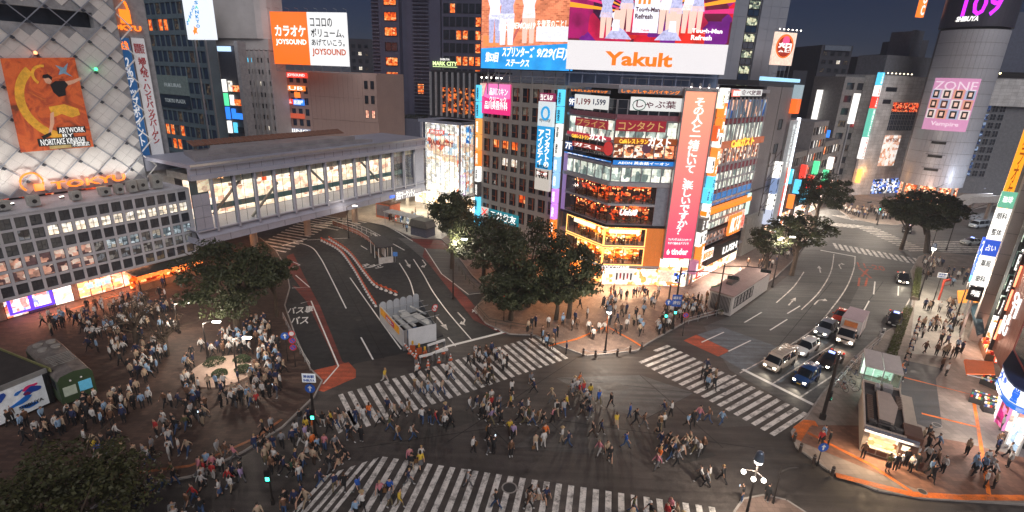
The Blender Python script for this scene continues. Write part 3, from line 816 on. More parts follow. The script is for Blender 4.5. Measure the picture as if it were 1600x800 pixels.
for lab,bx,mm,tt,tm in (('tall blue shopping points banner beside the lattice wall',(11.9,15.0,13.5,33.2),mat('banner_blue',(0.02,0.12,0.32),.6,em=.3,var=.1),'2％アップポイント',WHITE),
                       ('tall white banner with red lettering at the department store corner',(13.75,15.2,15.5,33.3),mat('banner_white',(0.6,0.6,0.62),.6,em=.25,var=.05),'婦人靴・ハンドバッグバーゲン',mat('print_red',(0.5,0.02,0.03),.6))):
 bn = thing('banner',lab,'banner',tok.location,tok.rotation_euler.z)
 MB().box(bx[0],bx[2],1.2,1.32,bx[1],bx[3]).build('printed_sheet',mm,bn)
 w_ = bx[2] - bx[0]
 letters(tt.replace('ー','｜'),bx[0] + w_ * .25,bx[1] + 3.2,bx[2] - w_ * .15,bx[3] - 2.6,1.18,glow('lit_banner_white',(.8,.8,.82),.6) if 'blue' in lab else tm,bn,True,bold=.02)
 fr = MB().box(bx[0] - .08,bx[0],1.15,1.4,bx[1] - 2,bx[3] + .2).box(bx[2],bx[2] + .08,1.15,1.4,bx[1] - 2,bx[3] + .2).build('banner_frame',STEEL,bn)
 letters('ポイント' if 'blue' in lab else '本館2F',bx[0] + .2,bx[1] + .4,bx[2] - .2,bx[1] + 1.0,1.18,tm,bn)
letters('期間限定',13.95,31.2,15.3,32.6,1.18,mat('print_red',(0.5,0.02,0.03)),bpy.data.objects['banner.001'])
letters('東急',12.1,31.6,13.3,32.8,1.18,NEON,bpy.data.objects['banner'])
for nm,c,q in (('green',(0.05,1,.25),(8.05,28.93)),('orange',(1,.25,.1),(1.91,30.66))):
 lp = thing('beacon_lamp','small round %s lamp glowing on the lattice wall' % nm,'lamp',tok.location,tok.rotation_euler.z)
 MB().ball((q[0],-0.35,q[1]),0.22,8).build('lamp_globe',glow('beacon_' + nm,c,4),lp)
 MB().cyl(q[0],-.2,q[1] - .1,q[1] + .1,.1,6).build('lamp_bracket',STEEL,lp)
for uu,wn in ((-10,'first'),(-5,'second'),(0,'third'),(5,'fourth'),(10,'fifth')):
 rad = math.radians(r); p = (x + uu * math.cos(rad) + 3.4 * math.sin(rad),y + uu * math.sin(rad) - 3.4 * math.cos(rad),13.4)
 point_light('roof_flood_light',p,300,(1,.93,.84),.4,spot=130,aim=(x + uu * math.cos(rad),y + uu * math.sin(rad),22))
 fl_ = thing('roof_floodlight',wn + ' of five low roof floodlights shining up the lattice wall, counted from the left','floodlight',(p[0],p[1],13.06),rad,'roof floodlights'); MB().box(-.25,.25,-.1,.1,0,.22).build('lamp_case',BLACKM,fl_); MB().box(-.22,.22,-.08,.08,.225,.26).build('lamp_lens',G_LAMP,fl_)
x,y,r = -54.27,63.52,60
for k,(gx,gy,gw,gh) in enumerate(((-6.5,2.6,1.5,1.1),(-3.6,2.4,1.1,1.3),(0.6,2.2,1.0,1.2),(4.0,2.6,1.2,1.1),(5.6,2.4,.9,1.3),(7.1,2.2,1.0,1.6),(8.6,2.7,1.3,1.5),(10.4,2.4,1.2,2.0))):
 rad = math.radians(r); px = x + gx * math.cos(rad) - gy * math.sin(rad); py = y + gx * math.sin(rad) + gy * math.cos(rad)
 ac = thing('rooftop_unit',['squat','tall','narrow','wide','slim','boxy','broad','large pale'][k] + ' grey air-conditioning unit below the lattice wall, ' + ['first','second','third','fourth','fifth','sixth','seventh','last'][k] + ' from the left','air conditioner',(px,py,13.06),rad,'units on the low roof')
 MB().box(-gw / 2,gw / 2,-.5,.5,0.1,gh).box(-gw / 2 + .1,gw / 2 - .1,-.4,.4,0,.1).build('casing',mat('unit_casing',(0.36,0.36,0.34),.6),ac)
 MB().disc((0,-.505,gh * .5),.25,(0,-1,0),12).build('fan_grille',BLACKM,ac)
ann = site('station_annex','low pale block with a grid of square windows over lit shops beside the plaza','building',x,y,r)
GRID = mat('grid_facade_paint',(0.5,0.51,0.56),0.6,var=0.12,scale=0.6)
n_c = 21
b,cells = lattice(-16.6,13.25,3.1,12.85,n_c,6,0.3,0.3,0.0,0.3)
b.box(-16.6,13.25,0.3,9,12.5,12.9).box(-16.6,13.25,0.32,6,2.9,3.1).box(13.25,13.5,0.0,9,2.9,13.0).box(-16.6,13.25,-.05,0.3,12.9,13.05)
b.box(-16.6,13.25,5.2,5.4,3.1,12.5)
b.build('wall',GRID,ann)
wf = mat('grid_window_frame',(0.05,0.055,0.07),.5)
cw_,ch_ = cells[(0,0)][2],cells[(0,0)][3]
lit = {}
wd = window_mesh(cw_,ch_,mat('blind_grey_pane',(.055,.06,.075),.35,var=.4,scale=1.5),wf,.06,(1,1)); wy = window_mesh(cw_,ch_,WIN_W,wf,.05,(1,1)); wdim = window_mesh(cw_,ch_,WIN_D,wf,.05,(1,1))
wbl = window_mesh(cw_,ch_,interior('lit_room_cool',['c8d8e0','98a8b0','607078','b0a898'],.42,dark=.4),wf,.05,(1,1))
wmed = window_mesh(cw_,ch_,interior('lit_room_grey',['90908c','605c58','403c3a','808890'],.3,dark=.3),wf,.05,(1,1))
wshop = window_mesh(cw_,ch_,interior('shop_rooms',['e0a890','b08878','60484a','e8d0c0','503838'],.42,dark=.3),wf,.04,(0,0))
for (i,j),(cx,cz,a_,c_) in cells.items():
 m = wd
 k = i - 6          # column counted from the left edge of the photograph
 if j == 4 and (k == 1 or k >= 3): m = wy
 if j == 4 and k == 1: m = wmed
 if j == 3: m = wd
 if j in (1,2):
  m = wshop if k < 6 else (wmed if (j == 1 or k in (6,10)) else wbl)
 if j == 0 or j == 5: m = wd if j == 5 or k < 10 else wdim
 inst('window',m,ann,(cx,0.1,cz))
bk = MB().box(-16.6,13.2,2.02,2.2,0.13,2.9)
bk.build('shop_wall',mat('shop_wall_pink',(0.5,0.3,0.24),.7,em=0),ann)
SHOP1 = interior('shop_front_warm',['ffb088','ff9060','ffd8b8','e07040','fff0d8','c05830'],1.1,(1,1,2.2),.45)
for x0,x1,mm in ((-9.0,-6.9,SHOP1),(-4.2,-2.2,interior('bright_pale_front',['fff4e8','ffffff','ffd0b0'],1.3,dark=.7)),(-1.6,6.3,interior('shop_front_pink',['ffc0a0','ffa888','ffe0cc','ffd080','f08a60'],1.15,(1.2,1,2.5),.55)),(7.4,9.4,SHOP1),(10.0,13,interior('yellow_front',['f0e0a0','d8c880','fff0b8'],.8,dark=.6))):
 sf = MB().box(x0,x1,1.9,2.0,0.25,2.75).build('shop_front',mm,ann)
 fr = MB()
 nb = max(1,int((x1 - x0) / 1.2))
 for k in range(nb + 1):
  xx = x0 + (x1 - x0) * k / nb; fr.box(xx - .03,xx + .03,1.8,1.895,0.14,2.8)
 fr.build('shop_frame',BLACKM,sf)
tv = MB().box(-8.7,-4.3,1.55,1.75,0.6,2.75).build('screen_frame',glow('violet_frame',(0.12,0.05,0.9),1.3),ann)
for k in range(2):
 MB().box(-8.4 + 2.1 * k,-6.75 + 2.1 * k,1.5,1.54,.9,2.5).build('screen',interior('screen_poster',['ffffff','ff9090','ffd0d0','80a0ff'],1.2,(1.5,1,1.5),.7),tv)
area_light('shop_light',tuple(Vector((x,y,2.7)) + Vector((math.cos(math.radians(r)),math.sin(math.radians(r)),0)) * 0 + Vector((math.sin(math.radians(r)),-math.cos(math.radians(r)),0)) * -1.2),320,(14,.4),tuple(Vector((x,y,0)) + Vector((math.sin(math.radians(r)),-math.cos(math.radians(r)),0)) * 3.5),(1,.36,.18))
sh = thing('snack_stall','dark-roofed food stall glowing orange beside the big tree on the plaza','stall',(-49.68,70.23) + (0.13,),math.radians(r))
MB().prism([(-4.5,-1.6),(4.8,-1.6),(4.8,1.4),(-4.5,1.4)],2.45,2.65).build('stall_roof',mat('dark_roof_sheet',(0.03,0.035,0.03),.7),sh)
b = MB()
for px_ in (-4.2,-1,2,4.5):
 b.box(px_ - .06,px_ + .06,-1.5,-1.38,0,2.45)
b.build('stall_post',BLACKM,sh)
MB().box(-4.2,4.5,-.9,-.1,0,1.0).build('counter',mat('stall_counter',(.35,.16,.08),.6),sh)
MB().box(-4.4,4.6,0.8,.9,0,2.4).build('stall_back',interior('stall_glow',['ff5a10','ff8030','ffc080','802008'],1.5,(1.5,1,1.5),.3),sh)
MB().box(-4.4,4.6,-1.62,-1.55,1.95,2.4).build('lit_fascia',glow('stall_fascia',(1,.22,.04),1.5,.4),sh)
for k in range(3):
 MB().box(-4.1 + 1.0 * k - 5,-3.4 + 1.0 * k - 5,1.2,1.3,1.6,2.3).build('menu_screen',glow('menu_screen_glow',(.55,.85,.95),1.0,.4),sh)
point_light('stall_lamp',tuple(Vector(sh.location) + Vector((.6,-1.0,2.2))),90,(1,.35,.1),.5)
x,y,r = -51.68,62.02,60
bri = site('covered_footbridge','long grey covered footbridge with glass sides and sloping mullions spanning the bus road','bridge',x,y,r)
BM = mat('bridge_panel_paint',(0.37,0.39,0.48),0.5,0.15,var=0.1,scale=0.4)
BM2 = mat('bridge_roof_sheet',(0.3,0.285,0.3),0.55,0.1,var=0.25,scale=0.3)
W_ = 12.0
u0,u1 = 12.3,63.2
b = MB()
b.prism([(u0,0.0),(u1,0.0),(u1,W_),(u0,W_)],6.9,7.1)                # floor
b.build('deck',BM,bri)
b = MB()
for yy,s in ((0,1),(W_,-1)):
 b.poly([(u0,yy,4.9),(u1,yy,4.9),(u1,yy,5.9),(u0,yy,5.9)][::s])
 b.poly([(u0,yy,5.9),(u1,yy,5.9),(u1,yy + s * .7,7.0),(u0,yy + s * .7,7.0)][::s])
b.poly([(u0,0,4.9),(u0,W_,4.9),(u1,W_,4.9),(u1,0,4.9)])
b.poly([(u0,0,4.9),(u0,0,5.9),(u0,W_,5.9),(u0,W_,4.9)]); b.poly([(u1,0,4.9),(u1,W_,4.9),(u1,W_,5.9),(u1,0,5.9)])
b.build('girder_casing',BM,bri)
b = MB()   # joints standing proud of the girder
jn = MB().box(-.03,.03,-.02,0,4.92,5.88).mesh('girder_joint',mat('dark_joint_strip',(0.1,0.1,0.12),.7))  # joint strip in one flat dark tone
for k in range(16):
 inst('girder_joint',jn,bri,(u0 + 1.5 + 3.2 * k,0,0))
MB().box(u0,u1,-.06,-.0,5.86,5.94).box(u0,u1,-.05,0,4.88,4.96).build('girder_rail',BM,bri)
b = MB().prism([(u0,-.5),(u1,-.5),(u1,W_ + .5),(u0,W_ + .5)],16.2,16.75)
b.box(u0,u1,-.3,.6,14.5,15.2).box(u0,u1,0.0,.5,15.2,16.2).box(u0,u1,W_ - .5,W_ + .2,14.5,16.2)
b.build('roof_fascia',BM,bri)
fm = MB().box(-.02,.02,-.03,0,15.22,16.18).mesh('fascia_joint',mat('dark_joint_strip',(0.1,0.1,0.12)))
for k in range(25):
 inst('fascia_joint',fm,bri,(u0 + 1 + 2.05 * k,0,0))
rb = MB()
rb.prism([(u0 + 2,1.6),(u1 - 14,1.6),(u1 - 22,10),(u0 + 5,10)],16.75,17.3)
rb.prism([(u0 + 5,3.2),(u1 - 17,3.2),(u1 - 24,9),(u0 + 9,9)],17.3,18.0)
rb.build('raised_roof',BM2,bri)
MB().box(u0,u1,-.62,-.5,16.45,16.8).build('gutter',STEEL,bri)
lm = MB().prism_xz([(-.5,0),(.5,0),(.42,.12),(-.42,.12)],0,1.9).mesh('roof_louvre',mat('brown_louvre',(0.26,0.13,0.09),.6,.3))
for k in range(27):
 o = inst('roof_louvre',lm,bri,(u0 + 6 + 1.12 * k,8.0,18.02)); o.rotation_euler.x = .35
mul = MB().prism([(-.16,-.42),(.16,-.42),(.16,.12),(-.16,.12)],6.5,14.6).mesh('mullion',BM)
P_ = 3.44
for k in range(14):
 inst('mullion',mul,bri,(15.3 + P_ * k,0.35,0))
gw = window_mesh(P_ - .32,7.5,glassmat('bridge_glass',tint=.1),mat('glazing_bar',(0.06,0.07,0.08),.5),.05,(1,3),.1)
for k in range(13):
 inst('window',gw,bri,(15.46 + P_ * k,0.45,7.02))
MB().box(60.3,u1,0.3,.5,7.1,14.5).build('end_panel',BM,bri)
b = MB()
for i in range(2):
 for j in range(3):
  MB().box(12.4 + 1.25 * i,13.6 + 1.25 * i,0.38,.5,7.15 + 1.75 * j,8.85 + 1.75 * j).build('wall_panel',BM,bri)
MB().box(12.35,14.9,.5,.6,7.1,14.5).build('end_panel',mat('teal_backing',(0.04,0.08,0.1),.4),bri)
MB().box(13.4,15.1,.42,.48,12.6,14.4).build('lit_panel',interior('bridge_side_light',['d8c8a8','c0a890','e8d8b8'],.6,dark=.6),bri)
MB().box(15,60,7.2,7.35,7.1,13.3).build('inner_wall',interior('bridge_inner_wall',['f0dcc0','e8ccb0','fff0dc','d8a890','f8e4cc'],.9,(.8,.8,1.2),.65),bri)
MB().box(22,47,7.05,7.15,11.4,13.2).build('mural',interior('bridge_mural',['e05020','f0e8d8','f0e0d0','d0c8b8','806050','f8f0e0'],.75,(.8,.8,1.0),.6),bri)
MB().box(15,60.2,0.8,11.5,13.4,14.4).build('ceiling',mat('bridge_ceiling',(.6,.58,.52),.7),bri)
cl = MB().box(-.12,.12,-2.2,2.2,-.06,0).mesh('ceiling_light',glow('ceiling_strip',(1,.88,.7),5,sample=False))
for k in range(14):
 inst('ceiling_light',cl,bri,(17 + 3.2 * k,3.6,13.38))
MB().box(15,60,3.5,3.6,8.9,9.8).build('handrail',mat('teal_glass_rail',(0.1,0.22,0.24),.3,var=.1),bri)
b = MB()
for a_,c_ in (((15.6,8.8),(21.5,14.3)),((21.8,7.2),(27,12)),((33,14),(38,9)),((45,14),(50,9))):
 b.tube([(a_[0],1.4,a_[1]),(c_[0],1.4,c_[1])],.22,8)
b.build('brace',mat('brace_steel',(0.3,.28,.25),.5,.3),bri)
b = MB()
for uu in (24.5,35.6,47.5,58):
 c = MB().cyl(uu,6.0,0,4.9,.62,16).build('pillar',mat('bridge_pillar',(0.42,0.33,0.28),.7,var=.15),bri,smooth=False)
signboard(bri,53.31,4.41,59.52,6.28,-.08,BM,'渋谷マークシティ',G_WHITE,thick=.05,pad=.05)
MB().box((53.3,6.01)[0] - 1.6,(53.3,6.01)[0] - .2,-.14,-.08,5.2,5.7).build('lit_sign',glow('blue_way_sign',(.02,.12,.8),1.5),bri)
for k,uu in enumerate((20,28,36,44,52)):
 rad = math.radians(r)
 p = Vector((x,y,4.7)) + Vector((math.cos(rad),math.sin(rad),0)) * uu + Vector((-math.sin(rad),math.cos(rad),0)) * 6
 MB().box(-.5,.5,-.15,.15,-.1,0).build('soffit_lamp',glow('soffit_lamp_glow',(1,.6,.3),6),bri,(uu,6,4.88))
 point_light('soffit_light',tuple(p + Vector((0,0,-.3))),150,(1,.5,.25) if k < 3 else (1,.75,.5),.4)
for uu in (20,32,44,56):
 rad = math.radians(r)
 p = Vector((x,y,12.9)) + Vector((math.cos(rad),math.sin(rad),0)) * uu + Vector((-math.sin(rad),math.cos(rad),0)) * 4
 point_light('gallery_light',tuple(p),120,(1,.85,.68),.5)
x,y,r = -20.79,117.51,-32
sta = site('glazed_station_building','brightly lit glass-fronted station building beyond the far end of the footbridge','building',x,y,r)
wsta = window_mesh(1.28,2.0,glassmat('station_glass',tint=.08),STEEL,.05,(0,0),.08)
lit_s = [interior('station_inside',['ffffff','f4ecdc','d0c8b8','fff8e8','b8b0a8','e8e8f0'],1.0,(1,1,1.3),.6),interior('station_inside_coloured',['ffffff','e8b8a0','f0e8d8','e0c0a0','a8c0d0','ffd8b0','fff8ec','e07050'],.85,(.7,.7,.8),.6)]
pc = MB().box(0,10.5,1.2,1.4,5.0,20.0); pc.build('inner_wall',lit_s[0],sta)
MB().box(.6,10,1.0,1.15,12,18).build('advertisement',lit_s[1],sta)
MB().box(-1,10.5,0,8,20.0,20.6).box(-.5,0,0,.4,5,20).box(10.3,10.6,0,.3,4.6,20).box(0,10.3,.1,.9,4.4,4.9).build('wall',BM,sta)
for i in range(8):
 for j in range(7):
  inst('window',wsta,sta,(0.02 + 1.285 * i,0,5.0 + 2.13 * j))
letters('MARK CITY',1.2,15.2,8.2,16.3,.9,mat('red_letter_paint',(.5,.05,.04),em=.3),sta,bold=.02)
letters('SHIBUYA',2.6,16.6,6.6,17.3,.9,G_WHITE,sta)
signboard(sta,1.2,17.6,5.5,18.5,1.0,glow('lit_red_panel',(.8,.08,.05),1),'渋谷駅',G_WHITE,thick=.05)
x,y,r = -11.46,111.68,60
st2 = site('glazed_station_wing','narrow glass wing of the station covered in coloured posters next to the grey office block','building',x,y,r)
MB().box(0.05,6.0,1.0,1.2,4.6,20.0).build('inner_wall',lit_s[1],st2)
MB().box(0,6,0,8,20,20.6).box(5.8,6.1,0,.4,0,20).build('wall',BM,st2)
for i in range(4):
 for j in range(7):
  inst('window',wsta,st2,(0.3 + 1.37 * i,0,5.0 + 2.13 * j))
MB().box(0.3,2.4,.5,.7,4.8,9.5).build('poster',interior('white_pink_poster',['ffffff','e8b0e0','f0f0ff'],1.0,dark=.7),st2)
MB().box(2.6,4.2,.5,.7,16,19.6).build('poster',interior('blue_poster',['2060b0','4090d0','e0f0ff'],.9,dark=.7),st2)
x,y,r = -20.79,117.51,-32
fc = site('station_forecourt_shops','white-lit station entrance hall with columns behind the bus shelters','station entrance',x,y,r)
MB().box(-8,12,6,6.3,0.13,4.6).build('back_wall',interior('entrance_hall',['fff4e0','ffffff','f0d8b0','ffe8c8','d8a878'],1.3,(.8,.8,1.4),.6),fc)
MB().box(-8,12,0,6,4.62,4.85).build('soffit',mat('entrance_soffit',(.7,.66,.58),.6),fc)
for k in range(4):
 MB().cyl(-6 + 5.2 * k,1.2,.13,4.6,.4,12).build('column',mat('pale_column',(.5,.48,.44),.6),fc)
rad = math.radians(r)
for k in range(3):
 p = Vector((x,y,4.0)) + Vector((math.cos(rad),math.sin(rad),0)) * (-6 + 7 * k) + Vector((-math.sin(rad),math.cos(rad),0)) * -2.5
 point_light('entrance_and_fill_light',tuple(p),420,(1,.85,.62),.6)
# ================================================================ buildings behind the bridge
def along(x,y,r,u,w_,z=0):
 a = math.radians(r); return (x + u * math.cos(a) - w_ * math.sin(a),y + u * math.sin(a) + w_ * math.cos(a),z)
def grid_building(root,x0,x1,z0,z1,nc,nr,pw,ph,deep,wallm,panes,pick,frame=BLACKM,dep=.25,mun=(0,0),roof=True):
 b,cells = lattice(x0,x1,z0,z1,nc,nr,pw,ph,0.0,.4)
 b.box(x0,x1,.4,deep,z1 - .3,z1)
 b.box(x0,x0 + .3,.4,deep,0 if z0 < 8 else z0,z1 - .302).box(x1 - .3,x1,.4,deep,0 if z0 < 8 else z0,z1 - .302).box(x0 + .3,x1 - .3,1.2,1.4,0,z1 - .302)
 b.build('wall',wallm,root)
 ms = {}
 for (i,j),(cx,cz,a_,c_) in cells.items():
  p = pick(i,j)
  if p is None: continue
  if p not in ms: ms[p] = window_mesh(a_,c_,p,frame,.05,mun)
  inst('window',ms[p],root,(cx,dep,cz))
 return cells
x,y,r = -95.31,150,-30
fuk = site('glass_shopping_block','dark blue-green glass shopping block with escalators behind the department store corner','building',x,y,r)
TEAL = mat('teal_wall_panel',(0.13,0.19,0.23),.5,var=.2,scale=.3)
panes = [DARKG,BLUEG,WIN_D]
grid_building(fuk,-14,19,6,46,13,10,.25,1.1,3,TEAL,None,lambda i,j: (WIN_O if (j in (0,1,8) and i in (3,4,5,6) and (i + j) % 3) else BLUEG if (i * 3 + j) % 4 else WIN_D))
MB().box(-8,9,-.3,.0,22,27).build('panel_band',mat('pale_green_panel',(0.22,0.3,0.3),.5),fuk)
letters('TOKYU PLAZA',-3,19.9,7,20.9,-.36,mat('dim_letters',(.35,.4,.42),.5,em=.3),MB().box(-8,9,-.32,-.02,18.6,21.8).build('name_band',mat('navy_band',(.02,.04,.07),.5),fuk))
letters('FUKURAS',-2,24,6,25,-.34,mat('dim_letters',(.35,.4,.42)),fuk)
x,y,r = -74.3,128,-29
sg = site('white_billboard','tall white lit billboard with SANKYO twice in blue letters and an orange crab badge','billboard',x,y,r)
x0,z0,x1,z1 = -1.97,35.34,7.95,47.43
MB().box(x0,x1,0,.8,z0,z1).build('sign_panel',glow('white_sign_panel',(.76,.8,.86),1.0,sample=True),sg)
for k,ch in enumerate('SANKYO'):
 letters(ch,x0 + 4.6 - 0.1 * k,z0 + 6.2 - .95 * k + 1,x0 + 5.9 - .1 * k,z0 + 6.9 - .95 * k + 1,-.05,glow('sankyo_blue',(.02,.25,.6),.9) if ch != 'A' else glow('sankyo_teal',(.1,.6,.55),.9),sg,bold=.03)
 letters(ch,x0 + .6 + .62 * k,z0 + 3.1 + .62 * k,x0 + 1.25 + .62 * k,z0 + 3.9 + .62 * k,-.05,M['sankyo_blue'],sg,bold=.03) if ch != 'A' else letters(ch,x0 + .6 + .62 * k,z0 + 3.1 + .62 * k,x0 + 1.25 + .62 * k,z0 + 3.9 + .62 * k,-.05,M['sankyo_teal'],sg,bold=.03)
MB().prism_xz([(x0 + 2.9,z0 + 1.0),(x0 + 3.5,z0 + 1.5),(x0 + 4.1,z0 + 1.1),(x0 + 3.9,z0 + 1.9),(x0 + 4.3,z0 + 2.4),(x0 + 3.6,z0 + 2.5),(x0 + 3.1,z0 + 2.8),(x0 + 3.0,z0 + 2.1),(x0 + 2.5,z0 + 1.8)],-.06,0).build('orange_badge',G_ORANGE,sg)
for k in (-1,1):
 MB().box(x0 + 4 + 2 * k - .15,x0 + 4 + 2 * k + .15,.2,.5,0,z0).build('post',STEEL,sg)
st = site('sign_tower','slim dark building stacked with small white green and blue signs under the white billboard','building',*(-141.62,238.06)[:2],-25)
st.location = along(x,y,r,3.2,6)
MB().box(-3.5,3.0,0,2.5,0,34.5).build('wall',mat('dark_tower_wall',(.05,.055,.07),.5,var=.3),st)
MB().box(3.02,4.2,-.6,1.6,12,35.5).build('side_wall',mat('grey_side_wall',(.3,.3,.32),.6),st)
MB().box(-3,1.2,-.5,-.05,33.2,34.3).build('roof_sign',glow('pale_blue_sign',(.5,.7,1),1.2),st)
for k,(c,z_) in enumerate(((G_WHITE,24),(G_GREEN,20.8),(G_BLUE,17.6),(G_WHITE,14.3),(G_CYAN,9))):
 MB().box(-2.9,-1.9,-.6,-.05,z_,z_ + 2.9).build('projecting_sign',c,st)
 MB().box(-.9,.1,-.5,-.05,z_ + .2,z_ + 2.6).build('projecting_sign',[WIN_W,G_WHITE,G_BLUE,G_CYAN,WIN_W][k],st)
 MB().box(.3,2.6,-.3,-.04,z_ + .2,z_ + 1.6).build('window',[WIN_O,WIN_O,G_BLUE,DARKG,WIN_W][k],st)
x,y,r = -74.63,150,-22
sla = site('finned_office','grey office block with thin pale vertical fins and scattered lit windows','building',x,y,r)
GW = mat('grey_office_wall',(0.46,0.43,0.43),.7,var=.12,scale=.3)
grid_building(sla,-12.5,10.2,6,34,18,9,.5,1.7,5,GW,None,
              lambda i,j: (WIN_W if (j,i) in ((7,8),(7,9),(7,10),(7,7),(6,13),(6,14),(3,3),(3,4),(5,9),(2,16),(2,15),(1,10)) else WIN_D if (i * 7 + j * 5) % 6 == 0 else G_CYAN if j == 8 and i in (11,12) else DARKG))
fin = MB().box(-.08,.08,-.55,0,6,34.5).mesh('fin',mat('pale_fin',(.5,.5,.52),.5,.2))
for k in range(14):
 inst('fin',fin,sla,(-12.2 + 1.72 * k,0,0))
MB().box(-14.5,9.9,.1,6,34.2,37).prism([(-14.5,-.6),(7.0,-.6),(8.6,-.1),(9.6,1.1),(9.9,2.6),(9.9,6),(-14.5,6)],37.0,56).build('upper_wall',mat('smooth_grey_wall',(.6,.58,.58),.5,var=.15,scale=.2),sla)
MB().box(-15.4,-13.8,-.5,1,6,34).build('stair_shaft',mat('pale_shaft',(.35,.34,.35),.6),sla)
x,y,r = -57.86,150,-18
joy = site('brown_karaoke_building','brown panelled building with rows of lit karaoke shop signs down its left side','building',x,y,r)
BR = mat('brown_panel',(0.42,0.3,0.27),.6,var=.08,scale=.3)
b,cells = lattice(-11.0,1.2,5,29.2,5,8,.9,1.1,0,.4)
b.box(-11,22,.4,14,5,29.2).box(-11,22,0.41,14,29.2,29.5)
b.build('wall',BR,joy)
ms = window_mesh(cells[(0,0)][2],cells[(0,0)][3],BLUEG,BLACKM,.06,(1,0)); ms2 = window_mesh(cells[(0,0)][2],cells[(0,0)][3],WIN_W,BLACKM,.06,(1,0))
for (i,j),c in cells.items():
 inst('window',ms2 if j == 1 and i in (0,3,4) or (j == 0 and i == 2) else ms,joy,(c[0],.2,c[1]))
pn = MB().box(.02,1.48,-.0,.36,0,5.95).mesh('cladding_panel',BR)
for i in range(14):
 for j in range(4):
  if i > 10 and j == 3 or (i > 10 and j == 2): continue
  inst('cladding_panel',pn,joy,(1.25 + 1.5 * i,0,5.05 + 6.02 * j))
wj = window_mesh(1.0,2.0,DARKG,BLACKM,.05,(0,0)); wj2 = window_mesh(1.0,2.0,interior('pink_rooms',['ffc0a0','e09080'],.8),BLACKM,.05)
MB().box(17.8,22,.0,.38,17.1,29.1).build('wall_bay',BR,joy)
for i in range(2):
 for j in range(3):
  inst('window',wj2 if j == 0 else wj,joy,(18.4 + 1.9 * i,-.14,18.2 + 3.7 * j))
for k,(z_,c,t_,w2) in enumerate(((27.6,G_RED,'カラオケ JOYSOUND',11.5),(24.2,G_ORANGE,'CLUB',10.5),(20.6,G_RED,'カラオケルーム',6),(16.8,glow('dim_orange_sign',(.7,.12,.06),.6),'',9.5),(12.7,glow('grey_blue_sign',(.4,.45,.6),.5),'DINING',11))):
 signboard(joy,-10.8,z_,-10.8 + w2,z_ + 1.3,-.1,c,t_ or None,G_WHITE,thick=.25)
signboard(joy,-4.5,20.4,-1.0,21.9,-.1,G_BLUE,'居酒屋',G_WHITE,thick=.3)
signboard(joy,-4.0,22.4,-2.2,23.8,-.1,G_ORANGE,None,None)
for k,c in enumerate((G_RED,G_RED,G_WHITE,glow('orange_dim_panel',(.8,.2,.08),.6),G_BLUE)):
 MB().box(-12.6,-11.2,-.9,-.1,24.4 - 3.7 * k,27.8 - 3.7 * k).build('projecting_sign',c,joy)
x,y,r = -53.15,141,-12
jb = site('karaoke_billboard','huge white and orange lit karaoke billboard on a steel roof frame above the brown building','billboard',x,y,r)
x0,z0,x1,z1 = -9.89,30.92,10.92,43.2
xm = (0.36,37.2)[0]
MB().box(x0,xm - .02,0,.6,z0,z1).build('orange_panel',glow('joy_orange',(1,.16,.015),1.0,sample=True),jb)
MB().box(xm,x1,0,.6,z0,z1).build('white_panel',glow('joy_white',(.8,.8,.8),1.0,sample=True),jb)
letters('カラオケ',x0 + 1,z0 + 6.6,xm - .6,z0 + 9.2,-.03,G_WHITE,jb,bold=.03)
letters('JOYSOUND',x0 + 1,z0 + 4.4,xm - .6,z0 + 6.0,-.03,G_WHITE,jb,bold=.03)
BKT = mat('print_black',(.01,.01,.01),.6)
letters('ココロの',xm + .8,z0 + 9.0,xm + 6.8,z0 + 11.0,-.03,BKT,jb)
letters('ボリューム、',xm + .8,z0 + 6.6,x1 - .7,z0 + 8.6,-.03,BKT,jb)
letters('あげていこう。',xm + .8,z0 + 4.6,x1 - .7,z0 + 6.2,-.03,BKT,jb)
letters('JOYSOUND',xm + .8,z0 + 2.1,x1 - .5,z0 + 4.0,-.03,mat('print_orange',(.8,.12,.02),.6,em=.3),jb,bold=.025)
b = MB()
for k in range(9):
 u = x0 + (x1 - x0) * k / 8
 b.tube([(u,.7,z0 - 1.6),(u,.7,z0)],.09,5)
 if k < 8: b.tube([(u,.7,z0 - 1.6),(u + (x1 - x0) / 8,.7,z0)],.06,5)
 b.tube([(u,.3,z1),(u,.3,z1 + .7),(u,-1.2,z1 + .8)],.06,5)
b.tube([(x0,.7,z0 - 1.6),(x1 + 3,.7,z0 - 1.6)],.08,5)
b.build('steel_frame',STEEL,jb)
x,y,r = -41.47,160,-15
mkp = site('tower_podium','long blue-grey podium wall with planted roof edge below the dark hotel tower','building',x,y,r)
PODM = mat('blue_grey_podium',(.09,.1,.15),.6,var=.12)
x0,z0,x1,z1 = -14.92,12.88,16.1,17.38
pp = MB().box(0.02,2.98,-.15,0,0,1.55).mesh('cladding_panel',PODM)
MB().box(x0,x1 + 1,0.0,14,0,17.3).build('wall',PODM,mkp)
for i in range(10):
 for j in range(4):
  inst('cladding_panel',pp,mkp,(x0 + .3 + 3.0 * i,-.0,10.9 + 1.6 * j))
hd = MB()
for k in range(1600):
 a_,c_,d_ = R_.uniform(x0 + 1,x1 - 1),R_.uniform(1,4),R_.uniform(17.2,18.4)
 s_ = .25; t_ = R_.uniform(0,6); 
 hd.poly([(a_ + s_ * math.cos(t_),c_,d_ + s_ * math.sin(t_)),(a_,c_ + s_,d_ - s_ * .5),(a_ - s_ * math.cos(t_),c_,d_ - s_ * math.sin(t_))])
tag(hd.build('roof_hedge',mat('hedge_leaf',(.05,.07,.02),.7,var=.5),None,(x,y,0),math.radians(r)),'clipped green hedge along the roof edge of the podium below the tower','hedge')
x,y,r = -33.41,170,-10
